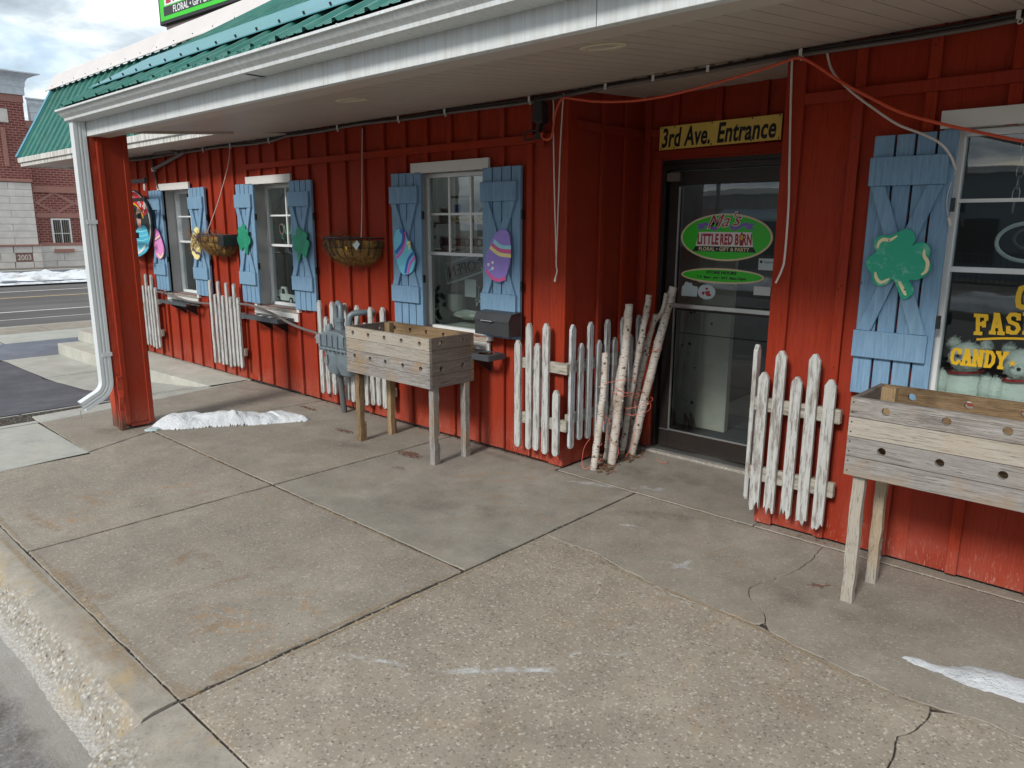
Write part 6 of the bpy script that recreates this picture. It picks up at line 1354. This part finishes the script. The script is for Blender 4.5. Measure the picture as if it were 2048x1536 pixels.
MB().tube(sm([A+(B-A)*.1, A+(B-A)*.9, B+(C_-B)*.04, B+(C_-B)*.94, C_+(D_-C_)*.1, C_+(D_-C_)*.25], 4), .008, 8).tube(sm([C_+(D_-C_)*.75, D_+(A-D_)*.06, D_+(A-D_)*.95, A+(B-A)*.1], 4), .008, 8).make('border_tube', 'neon', ns, smooth=True)
exn = (D_-A).normalized(); vs_, fs_ = text('OPEN', .135, bold=-.002, xs=.95, depth=.004)
mbn = MB(); cc = (A+B+C_+D_)/4-Vector((0, 0, .045)); ezn = Vector((-exn.z, 0, exn.x)); mbn.add([cc-exn*u+ezn*v+Vector((0, w, 0)) for u, v, w in vs_], fs_); mbn.make('letter_tubes', 'conduitgrey', ns)
tag(MB().box(-1.24, .27, 1.09, -1.11, .273, 1.23).make('paper_card', 'paper'), 'blank white card hanging under the neon OPEN sign', 'card')
wk = thing('wicker_basket', (-1.42, .36, .84), 'pale wicker basket with arched handle in the lower pane', 'basket'); MB().lathe([(.06, 0), (.09, .03), (.10, .11), (.105, .15), (.095, .15), (.085, .05)], (-1.43, .36, .95), 18).make('bowl', 'wicker', wk, smooth=True)
MB().tube([(-1.43+.12*math.cos(R(a)), .36, 1.08+.12*math.sin(R(a))) for a in range(0, 181, 15)], .007, 6).make('handle', 'wicker', wk)
def vine(c, n, label, seed, s=.05):
    random.seed(seed); t = thing('ivy_sprig', c, label, 'plant', 'green ivy sprigs in the window'); mb = MB()
    for i in range(n):
        p = Vector(c)+Vector((rj(.05), rj(.03), rj(.07))); a = random.random()*6.28; d = Vector((math.cos(a), rj(.3), math.sin(a))).normalized()*s*random.uniform(.6, 1.2); e = Vector((-d.z, 0, d.x))*.35
        mb.add([p, p+d*.5+e, p+d, p+d*.5-e], [(0, 1, 2), (0, 2, 3)])
    mb.make('leaves', 'leafgreen', t); MB().tube([Vector(c)+Vector((0, .02, .1)), Vector(c), Vector(c)+Vector((.02, .02, -.09))], .003, 5).make('stem', 'leafgreen', t)
vine((-1.58, .26, 1.05), 26, 'ivy sprig beside the wicker basket', 2, .06); vine((-1.60, .24, .89), 20, 'ivy sprig low in the lower pane corner', 3, .07); vine((-1.68, .30, 1.60), 14, 'small ivy sprig beside the mug shelf', 4, .04)
wl = thing('wire_leaf_ornament', (-1.12, .3, 1.07), 'white cut-out leaf ornament beside the violet-egg shutter', 'ornament'); mb = MB(); random.seed(8)
for i in range(14): a = R(-60+20*i); c = Vector((-1.12+rj(.03), .3, 1.02+.011*i)); d = Vector((math.cos(a), 0, abs(math.sin(a))+.3)).normalized(); mb.bar(c, c+d*.05, .012, .004, (0, 1, 0))
mb.make('leaf_pieces', 'neon', wl)
cb_ = thing('clear_bag', (-1.25, .33, .84), 'crumpled clear bag on the window ledge', 'bag'); MB().ball((-1.25, .36, .93), .11, 14, (1.8, .7, .35), lump=.5, seed=4).make('film', 'jar', cb_, smooth=True)
tag(MB().box(-1.5, .2, .78, -1.0, .5, .84).make('window_ledge', 'panelwhite'), 'pale ledge inside the three-column window', 'ledge')
# second window: plywood truck, cups, neon word, chain
tk = thing('wooden_truck', (-3.85, .22, .86), 'white wooden cut-out truck on the second window sill', 'ornament'); y = .2
MB().prism([(-4.05, .88), (-4.05, .945), (-3.94, .945), (-3.93, 1.02), (-3.84, 1.02), (-3.825, .95), (-3.70, .945), (-3.655, .92), (-3.65, .88)], 'xz', y, y+.02).make('body', 'signwhite', tk, bevel=.002)
MB().prism([(-3.922, .95), (-3.914, 1.0), (-3.862, 1.0), (-3.85, .95)], 'xz', y-.002, y-.0005).make('cab_window', 'ink', tk)
for x in (-3.985, -3.74):
    w_ = MB().lathe([(.0, -.006), (.036, -.005), (.036, .02), (.0, .02)], (x, y-.001, .885), 16, axis='y').make('wheel', 'signblk', tk); MB().lathe([(.0, -.009), (.018, -.008), (.018, -.0065), (.0, -.0065)], (x, y-.001, .885), 12, axis='y').make('hub', 'signwhite', w_)
mb = MB()
for i in range(5): mb.box(-4.045+.022*i, y, .946, -4.037+.022*i, y+.01, .99+rj(.008))
mb.box(-4.048, y+.0101, .965, -3.945, y+.015, .975); mb.make('stake_bed', 'signwhite', tk)
ne = thing('neon_word', (-3.95, .25, 1.6), 'green and pink unlit neon lettering in the second window', 'sign')
MB().tube(sm([(-4.04, .25, 1.56), (-4.07, .25, 1.63), (-4.08, .25, 1.68), (-4.11, .25, 1.67), (-4.12, .25, 1.63)], 5), .006, 6).tube([(-4.13, .25, 1.615), (-4.05, .25, 1.625)], .006, 6).make('tube', 'neongreen', ne)
MB().tube([(-3.93+.045*math.cos(R(a)), .25, 1.605+.05*math.sin(R(a))) for a in range(0, 360, 24)], .007, 6, closed=True).make('tube', 'neonpink', ne)
MB().tube(sm([(-3.87, .25, 1.65), (-3.862, .25, 1.58), (-3.84, .25, 1.56), (-3.818, .25, 1.58), (-3.81, .25, 1.65)], 5), .007, 6).tube(sm([(-3.81, .25, 1.65), (-3.80, .25, 1.58), (-3.77, .25, 1.56), (-3.75, .25, 1.6), (-3.745, .25, 1.65)], 5), .007, 6).tube(sm([(-3.95, .25, 1.535), (-3.92, .25, 1.545), (-3.93, .25, 1.515), (-3.90, .25, 1.505)], 5), .005, 6).make('tube', 'neongreen', ne)
def chain(p, q, n, label):
    t = MB(); p, q = Vector(p), Vector(q); d = (q-p)/n
    for i in range(n):
        c = p+d*(i+.5); u = d.normalized(); w = Vector((0, 1, 0)) if i % 2 else u.cross(Vector((0, 1, 0))).normalized()
        t.tube([c+u*d.length*.66*math.cos(R(a))+w*d.length*.28*math.sin(R(a)) for a in range(0, 360, 36)], .0028, 5, closed=True)
    return tag(t.make('chain', 'steel'), label, 'chain')
chain((-4.0, .2, 1.765), (-3.70, .2, 2.01), 12, 'slanting steel chain in the second window'); chain((-3.72, .21, 2.01), (-3.72, .21, 1.83), 7, 'vertical steel chain end in the second window')
shelf_row(-4.6, -3.3, .40, 1.352, 'shelf with white cups in the second window')
for x, lab in ((-4.27, 'left white cup with red patch in the second window'), (-4.05, 'white cup with red patch beside the shamrock shutter')):
    t = mug(x, .47, 1.353, 1.0, ('jar', 'jar'), lab, 'white cups in the second window'); MB().prism(oval(x-.03, 1.41, .016, .03, 10), 'xz', .4165, .4185).make('red_patch', 'signred', t)
dk = thing('dark_cabinet', (-4.0, .9, .03), 'dim display cabinet deep inside the second window', 'cabinet'); MB().box(-4.7, .8, .03, -3.4, 1.2, 1.18).make('body', 'gunmetal', dk, bevel=.01); MB().box(-4.6, .79, .8, -3.5, .799, 1.1).make('drawer_front', 'conduitgrey', dk)
kt = thing('figurine', (-3.78, .35, .95), 'pale round figurine behind the wooden truck', 'ornament'); MB().ball((-3.80, .36, 1.11), .055, 14, (1, 1, 1.1)).make('head', 'cup', kt, smooth=True); MB().lathe([(.03, -.18), (.06, -.14), (.04, -.04)], (-3.80, .36, 1.11), 12).make('body', 'cup', kt, smooth=True)
# right-hand candy window
tl = thing('candy_lettering', (2.6, .05, 1.2), 'yellow western candy lettering on the right-hand window', 'lettering')
yl = .052
def strokes(mb, segs, o, w, h, t, serif=.0, sl=(0, 0)):
    def T(u, v): return (o[0]+u*w+sl[0]*v*h, o[1]+v*h+sl[1]*u*w)
    for k, s_ in enumerate(segs):
        for (a, b) in zip(s_, s_[1:]):
            p, q = Vector((*T(*a), 0)), Vector((*T(*b), 0)); d = (q-p).normalized(); n_ = Vector((-d.y, d.x, 0))*t/2; e = d*t*.25
            P = [p-e+n_, p-e-n_, q+e-n_, q+e+n_]; mb.prism([(v.x, v.y) for v in P], 'xz', yl-.001-.00012*(len(mb.f) % 7), yl)
GL = {'F': [[(.25, 0), (.25, 1)], [(0, .95), (.95, .95)], [(.25, .52), (.75, .52)], [(.0, .03), (.55, .03)], [(.93, .95), (.93, .75)], [(.75, .65), (.75, .4)]],
      'A': [[(.15, .05), (.45, 1)], [(.85, .05), (.55, 1)], [(.3, .38), (.7, .38)], [(-.05, .03), (.35, .03)], [(.62, .03), (1.05, .03)], [(.3, .97), (.6, .97)]],
      'S': [[(.9, .72), (.9, .98)], [(.9, .85), (.65, .97), (.3, .95), (.1, .78), (.22, .58), (.78, .45), (.92, .25), (.7, .05), (.35, .03), (.1, .18)], [(.1, .32), (.1, .02)]],
      'H': [[(.2, 0), (.2, 1)], [(.8, 0), (.8, 1)], [(.2, .5), (.8, .5)], [(0, .03), (.4, .03)], [(.6, .03), (1, .03)], [(0, .97), (.4, .97)], [(.6, .97), (1, .97)]],
      'C': [[(.9, .7), (.9, .98)], [(.9, .82), (.65, .97), (.3, .93), (.12, .7), (.12, .3), (.3, .07), (.65, .03), (.92, .22)]],
      'N': [[(.15, 0), (.15, 1)], [(.15, 1), (.8, 0)], [(.82, 0), (.82, 1)], [(0, .03), (.35, .03)], [(.62, .97), (1.02, .97)], [(0, .97), (.3, .97)]],
      'D': [[(.2, 0), (.2, 1)], [(.05, .97), (.6, .95), (.88, .7), (.88, .3), (.6, .05), (.05, .03)]],
      'Y': [[(.1, .97), (.5, .5)], [(.9, .97), (.5, .5)], [(.5, .5), (.5, 0)], [(.28, .03), (.72, .03)], [(-.05, .97), (.3, .97)], [(.7, .97), (1.05, .97)]],
      'O': [[(.5, 1), (.2, .92), (.1, .65), (.1, .35), (.2, .08), (.5, 0), (.8, .08), (.9, .35), (.9, .65), (.8, .92), (.5, 1)]],
      'L': [[(.25, 0), (.25, 1)], [(.0, .97), (.5, .97)], [(.0, .03), (.92, .03)], [(.92, .0), (.92, .25)]],
      'I': [[(.5, 0), (.5, 1)], [(.2, .97), (.8, .97)], [(.2, .03), (.8, .03)]], 'E': [[(.2, 0), (.2, 1)], [(.02, .97), (.9, .97)], [(.02, .03), (.92, .03)], [(.2, .5), (.7, .5)], [(.9, .97), (.9, .78)], [(.92, .03), (.92, .22)]]}
def word(s_, x, z, w, h, t, gap, sl=(0, 0), curve=0):
    for i, ch in enumerate(s_):
        mb = MB(); u = (i-len(s_)/2)/len(s_)*2; strokes(mb, GL[ch], (x+i*(w+gap), z+curve*(1-u*u)+sl[1]*i*(w+gap)), w, h, t, sl=(sl[0], sl[1])); mb.make('letter', 'candy', tl)
word('OLD', 2.518, 1.305, .052, .09, .021, .02)
word('FASHIONED', 2.375, 1.172, .048, .088, .0165, .014, sl=(-.10, .02), curve=.018)
word('CANDY', 2.292, 1.022, .038, .072, .0145, .0075, curve=.0, sl=(.0, .02))
band([(2.385, 1.146), (2.5, 1.163), (2.65, 1.170), (2.85, 1.160)], .010, yl, 'candy', tl, 'underline')
MB().prism([(2.537+(.017 if i % 2 == 0 else .007)*math.cos(R(36*i+90)), 1.053+(.017 if i % 2 == 0 else .007)*math.sin(R(36*i+90))) for i in range(10)], 'xz', yl-.001, yl).make('star', 'candy', tl)
def bear(x, y, z, s, turn, label, seed):
    t = thing('plush_bear', (x, y, z), label, 'teddy bear', 'white plush bears in the candy window'); b = MB(); L = .10
    def bl(c, r_, sc=(1, 1, 1)): b.ball((x+c[0]*s*math.cos(turn), y+c[1]*s-abs(c[0])*s*0, z+c[2]*s), r_*s, 18, sc, lump=L, seed=seed+r_*10)
    bl((0, 0, .11), .12, (1, .85, 1.1)); bl((0, -.03, .30), .095, (1.1, .95, .95)); bl((-.085, -.0, .375), .036); bl((.085, -.0, .375), .036); bl((0, -.11, .275), .042, (1.2, .8, .8))
    bl((-.12, -.06, .14), .05, (.9, 1, 1.5)); bl((.12, -.06, .14), .05, (.9, 1, 1.5)); bl((-.09, -.12, .03), .06, (1, 1.5, .9)); bl((.09, -.12, .03), .06, (1, 1.5, .9))
    o = b.make('fur', 'plush', t, smooth=True)
    f = MB(); random.seed(seed)
    for p in random.sample(b.v, min(len(b.v), 1500)):
        c = Vector(p); 
        for k in range(2):
            d = Vector((random.gauss(0, 1), random.gauss(0, 1), random.gauss(0, 1))).normalized(); q = c+d*.014*s/.8; e = d.cross(Vector((.3, .5, .8))).normalized()*.002; f.add([c-e, c+e, q], [(0, 1, 2)])
    tag(f.make('fur_tuft', 'plush', t), kind='stuff')
    MB().tube([(x+.09*s*math.cos(R(a)), y-.02*s+.085*s*math.sin(R(a)), z+.215*s+.012*s*math.cos(R(a))) for a in range(0, 360, 24)], .008*s, 6, closed=True).make('neck_ribbon', 'ribbon', t)
    for sx in (-.03, .03): pass
    MB().ball((x-.035*s, y-.118*s, z+.315*s), .009*s, 8).ball((x+.035*s, y-.118*s, z+.315*s), .009*s, 8).ball((x, y-.148*s, z+.29*s), .011*s, 8).make('face_buttons', 'ink', t)
bear(2.335, .20, .80, .80, 0, 'white plush bear at the left corner of the candy window', 31); bear(2.56, .19, .795, .80, .3, 'white plush bear behind the word CANDY, reclining', 37); bear(2.80, .22, .80, .8, 0, 'white plush bear third from the left in the candy window', 41)
tag(MB().box(2.2, .09, .72, 3.35, .5, .795).make('display_ledge', 'panelwhite'), 'pale display ledge under the plush bears', 'ledge')
chain((2.452, .15, 2.02), (2.44, .15, 1.72), 6, 'steel chain hanging behind the candy window')
nr = thing('neon_ring', (2.50, .2, 1.58), 'unlit white neon ring behind the candy window', 'sign'); MB().tube([(2.51+.125*math.cos(R(a)), .2, 1.585+.085*math.sin(R(a))) for a in range(0, 360, 12)], .009, 8, closed=True).make('outer_tube', 'neon', nr, smooth=True); MB().tube([(2.53+.08*math.cos(R(a)), .21, 1.60+.05*math.sin(R(a))) for a in range(0, 360, 15)], .006, 8, closed=True).make('inner_tube', 'conduitgrey', nr, smooth=True)

# ------------------------------------------------------------------ brick building across the main road
bb = thing('brick_building', (-33, 6, -.3), 'red brick building with limestone base and pale cornice across the main road', 'building')
X0 = -33
MB().box(X0-.4, -30, -.3, X0-.38, 6.02, 7.0).box(X0-.4, -30, -.3, X0, -29.9, 7).make('back_wall', 'brick', bb)
MB().box(X0-.5, 3.0, -.3, X0+.10, 6.01, 6.41).make('tower_wall', 'brick', bb)
MB().box(X0-.5, -30, 3.37, X0-.10, 2.99, 6.41).make('tower_wall', 'brick', bb)
MB().box(X0-.5, 6.012, -.3, X0-.04, 40, 5.45).make('wing_wall', 'brick', bb)
def cornice(y0, y1, z0, xo, h, ov):
    P = [(xo-.5, z0), (xo+.06, z0), (xo+.06, z0+h*.36), (xo+.09, z0+h*.38), (xo+.10, z0+h*.6), (xo+.18, z0+h*.78), (xo+ov*.7, z0+h*.90), (xo+ov, z0+h*.95), (xo+ov, z0+h), (xo-.5, z0+h)]
    mb = MB(); n = len(P); vs = [(x, y0-(x-xo if x > xo else 0), z) for x, z in P]+[(x, y1+(x-xo if x > xo else 0), z) for x, z in P]
    mb.add(vs, [tuple(range(n)), tuple(range(2*n-1, n-1, -1))]+[(i, i+n, (i+1) % n+n, (i+1) % n) for i in range(n)]); mb.make('cornice', 'cornice', bb)
MB().box(X0-.49, -30, 6.411, X0+.13, 6.03, 6.70).make('brick_band', 'brickband', bb)
cornice(-30, 6.03, 6.70, X0+.14, .82, .55); MB().box(X0-.6, -30, 7.521, X0+.2, 5.65, 7.62).make('cornice_cap', 'cornice', bb)
MB().box(X0-.49, 6.04, 5.451, X0+.0, 40, 5.76).make('brick_band', 'brickband', bb); cornice(6.30, 40, 5.76, X0+.02, .86, .25)
# limestone pier of blocks
random.seed(31); rows = 6; z = .80; hz = (3.29-.80)/9
for r_ in range(9):
    yb = 5.93; wdt = 1.62; y_ = yb-(wdt if r_ % 2 else wdt*.52)
    prev = yb
    while prev > 3.0:
        y0_ = max(3.0, prev-(wdt if (r_ % 2 or prev < yb) else wdt*.52)); MB().box(X0+.101, y0_+.005, z+.005, X0+.16+rj(.0015), prev-.005, z+hz-.005).make('stone_block', 'stone', bb, bevel=.005); prev = y0_
    z += hz
MB().box(X0+.101, 3.0, 3.30, X0+.22, 5.97, 3.43).make('stone_cap', 'brickband', bb, bevel=.02)
for r_, (za, zb) in enumerate(((-.3, .10), (.108, .47), (.478, .74))):
    for k, (ya, yb_) in enumerate(((3.0, 4.05), (4.06, 4.98), (5.0, 5.66), (5.67, 6.0)) if r_ != 1 else ((3.0, 4.5), (4.51, 5.04), (5.66, 6.0))):
        MB().box(X0+.101, ya+.006, za, X0+.20+rj(.005), yb_-.006, zb).make('stone_block', 'stone', bb, bevel=.005)
    yy = 6.02+.4*r_
    k = 6.02
    while k < 14:
        k2 = min(14, k+(1.25 if k > 6.1 else .55+.3*(r_ % 2))); MB().box(X0-.039, k+.006, za, X0+.04+rj(.004), k2-.006, zb).make('stone_block', 'stone', bb, bevel=.005); k = k2
MB().box(X0+.101, 3.0, .742, X0+.25, 6.01, .80).make('stone_band', 'brickband', bb); MB().box(X0-.039, 6.02, .742, X0+.06, 14, .86).make('stone_band', 'brickband', bb)
MB().box(X0+.102, 5.05, .118, X0+.185, 5.65, .462).make('date_plaque', 'plaque', bb)
mb = MB(); put_text(mb, '2003', .30, (X0+.19, 5.35, .185), ex=(0, 1, 0), xs=.85, bold=.002, depth=.004); mb.make('date_numerals', 'stone', bb)
MB().box(X0-.039, 6.02, 2.93, X0+.02, 40, 3.19).make('brick_band', 'brickband', bb); MB().box(X0-.039, 6.02, 1.90, X0+.02, 40, 2.10).make('brick_band', 'brickband', bb)
for i in range(6):   # diamond pattern of paler bricks, repeated along the wing
    yc_ = 6.78+1.46*i; zc_ = 2.515; hw, hh = .70, .42
    for (a, b) in (((yc_-hw, zc_), (yc_, zc_+hh)), ((yc_, zc_+hh), (yc_+hw, zc_)), ((yc_+hw, zc_), (yc_, zc_-hh)), ((yc_, zc_-hh), (yc_-hw, zc_))):
        n = 8
        for k in range(n): 
            y1_, z1_ = a[0]+(b[0]-a[0])*(k+.5)/n, a[1]+(b[1]-a[1])*(k+.5)/n; MB().box(X0-.039, y1_-.10, z1_-.03, X0-.022+.0005*k, y1_+.10, z1_+.03).make('pale_brick', 'brickband', bb)
for yw in (6.52, 10.2, 13.0):
    wd = MB().box(X0-.039, yw, .64, X0+.03, yw+.75, 1.87).make('window', 'whitetrim', bb, bevel=.01)
    for a, b in ((.075, .355), (.395, .675)):
        for c, d in ((.07, .60), (.63, 1.17)):
            pa = MB().box(X0+.0302, yw+a, .64+c, X0+.034, yw+b, .64+d).make('pane', 'winblack', wd)
            mb = MB()
            for k in range(3): mb.box(X0+.0345, yw+a+.06+.08*k, .64+c, X0+.036, yw+a+.09+.08*k, .64+d)
            mb.make('blind_slats', 'blind', wd)
    MB().box(X0-.03, yw-.0, .47, X0+.12, yw+.75, .60).make('window_sill', 'brickband', bb)
MB().box(X0+.101, 4.9, 5.60, X0+.14, 5.42, 6.12).make('carved_block', 'stone', bb, bevel=.01); MB().box(X0+.101, 5.1, 2.9 if 0 else 3.9, X0+.14, 5.26, 5.4).make('brick_rib', 'brickband', bb)
# ------------------------------------------------------------------ the other side of the side street (seen only in the window reflections)
of = thing('storefront_row', (0, -24, 0), 'low storefront row with awnings on the far side of the street', 'building')
MB().box(-22, -30, -.1, -6.5, -24, 2.95).make('wall', 'stucco', of); MB().box(-6.49, -30, -.1, 30, -24.2, 3.3).make('wall', 'stucco2', of)
MB().box(-22.2, -30, 2.951, -6.5, -23.8, 3.15).make('parapet', 'whitetrim', of); MB().box(-6.49, -30, 3.301, 30, -24.0, 3.5).make('parapet', 'whitetrim', of)
MB().prism([(-24, 2.35), (-22.8, 1.95), (-22.8, 1.85), (-24, 1.85)], 'yz', -15, -12.2).make('awning', 'awnred', of); MB().prism([(-24, 2.35), (-22.8, 1.95), (-22.8, 1.85), (-24, 1.85)], 'yz', -12, -7.5).make('awning', 'awnblue', of)
for x in (-21, -18, -14.6, -11.5, -9, -4, -1, 2, 5, 9, 13, 18): MB().box(x, -24.02 if x < -6.5 else -24.2, .5, x+2.1, -23.97 if x < -6.5 else -24.15, 1.95).make('shop_window', 'winblack', of)
structure(MB().box(-12.4, -24, -.3, 60, -13, .0), 'far_pavement', 'concgrey'); mound('snow_bank', -11, 30, -14.6, -13.2, .0, .45, 'snowdirty', (150, 12), 8)
lp = thing('street_lamp', (-7.6, -14.8, 0), 'black street lamp across the street', 'street lamp'); MB().cyl((-7.6, -14.8, 0), (-7.6, -14.8, 3.0), .06, 12).make('pole', 'black', lp); MB().lathe([(.08, 0), (.2, .1), (.24, .45), (.12, .6), (.03, .75)], (-7.6, -14.8, 3.0), 8).make('lantern', 'conduitgrey', lp)
MB().box(-8.8, -14.9, 2.6, -8.2, -14.88, 2.78).make('street_sign', 'streetgreen', lp)
rl = thing('iron_railing', (0, -19, 0), 'black iron railing across the street', 'railing'); MB().box(-4, -19.02, .95, 8, -18.98, 1.0).box(-4, -19.02, .15, 8, -18.98, .2).make('rail', 'black', rl)
mb = MB()
for i in range(90): mb.box(-4+.133*i, -19.01, .201, -3.98+.133*i, -18.99, .949)
tag(mb.make('baluster', 'black', rl), kind='stuff')

def m_wear(name, c1, c2, lo, hi, amt, sc=14):
    t = MT(name, c1, .9); tr = t.n('ShaderNodeBsdfTransparent'); mx = t.n('ShaderNodeMixShader'); P = t.pos()
    t.col(t.ramp(t.noise(70, 4, .7, P), [(.38, c1), (.62, c2)])); f = t.math('MULTIPLY', t.ramp(t.noise(sc, 6, .7, P), [(lo, 0.), (hi, amt)]), t.n('ShaderNodeAttribute', attribute_name='fade').outputs['Fac'])
    t.put(mx.inputs[0], f); t.nt.links.new(tr.outputs[0], mx.inputs[1]); t.nt.links.new(t.b.outputs[0], mx.inputs[2]); t.nt.links.new(mx.outputs[0], t.out.inputs[0]); return t.m
MA['rustline'] = m_wear('rust_stain', (.34, .18, .06), (.42, .26, .11), .42, .66, .5, 9); MA['spall'] = m_wear('spalled_edge', (.42, .33, .21), (.30, .22, .14), .36, .6, .85, 22); MA['damp'] = m_wear('dark_damp_stain', (.12, .10, .085), (.16, .135, .11), .35, .7, .24, 5)
def wear(pts, w, m, name, z):
    n0 = len(bpy.data.objects); MA['salt'], keep = MA[m], MA['salt']; salt(pts, w, z); MA['salt'] = keep
    o = [q for q in bpy.data.objects if q.name.startswith('salt_stain') and q.data.materials[0] == MA[m]][-1]; o.name = name
RUSTL = ([ (-0.428, -2.553), (-0.452, -2.469), (-0.489, -2.368), (-0.211, -2.379) ], [ (-0.083, -2.698), (-0.073, -2.496), (-0.051, -2.230), (0.002, -2.012) ], [ (-1.058, -2.942), (-0.556, -2.915), (-0.357, -2.905), (-0.326, -2.799) ], [ (0.235, -2.871), (0.275, -2.706), (0.267, -2.549) ], [ (-1.929, -2.810), (-1.457, -2.784), (-1.221, -2.706) ], [ (0.531, -2.938), (0.644, -2.914), (0.614, -2.707), (0.593, -2.434) ], [ (-0.334, -3.024), (0.113, -3.034), (0.448, -2.994) ], )
for i, P in enumerate(RUSTL): wear(P, .055, 'rustline', 'rust_stain', .0016+.0002*i)
EDG = (([(-1.12, -2.94), (-.6, -2.937), (0, -2.94), (.64, -2.94)], .022), ([(.640, -2.93), (.642, -2.5), (.640, -2.1), (.642, -1.6)], .022), ([(-2.65, -2.94), (-2, -2.935), (-1.15, -2.94)], .02), ([(-3.0, -1.588), (-2.2, -1.586), (-1.15, -1.588)], .014), ([(-1.1, -1.588), (-.4, -1.586), (.63, -1.588)], .016), ([(.70, -2.93), (.692, -2.4), (.69, -1.8), (.692, -1.0)], .02), ([(.9, -1.0), (1.3, -1.06), (1.9, -1.09), (2.4, -1.19), (2.8, -1.17)], .018), ([(.10, -.06), (.6, -.058), (1.4, -.06)], .014), ([(-.25, -2.98), (.1, -2.985), (.6, -2.99)], .03), ([(-1.6, -3.0), (-.9, -3.0), (-.3, -2.99)], .025))
for i, (P, w) in enumerate(EDG): wear(P, w, 'spall', 'spalled_edge', .0022+.00015*i)
DMP = (([(-3.05, -1.75), (-3.3, -1.85), (-3.5, -1.95)], .12), ([(-3.2, -1.3), (-3.3, -.8), (-3.4, -.2)], .16), ([(-1.0, -.1), (-.5, -.12), (.0, -.14)], .07), ([(.1, .2), (.6, .3), (1.2, .5)], .22), ([(.72, -.6), (.9, -.35), (1.3, -.2)], .10), ([(-.4, -1.3), (.1, -1.0), (.5, -.9)], .18), ([(1.7, -.75), (2.1, -.7), (2.6, -.55)], .2), ([(-2.0, -.95), (-1.5, -.7), (-1.2, -.6)], .1))
for i, (P, w) in enumerate(DMP): wear(P, w, 'damp', 'damp_stain', .0042+.0002*i)
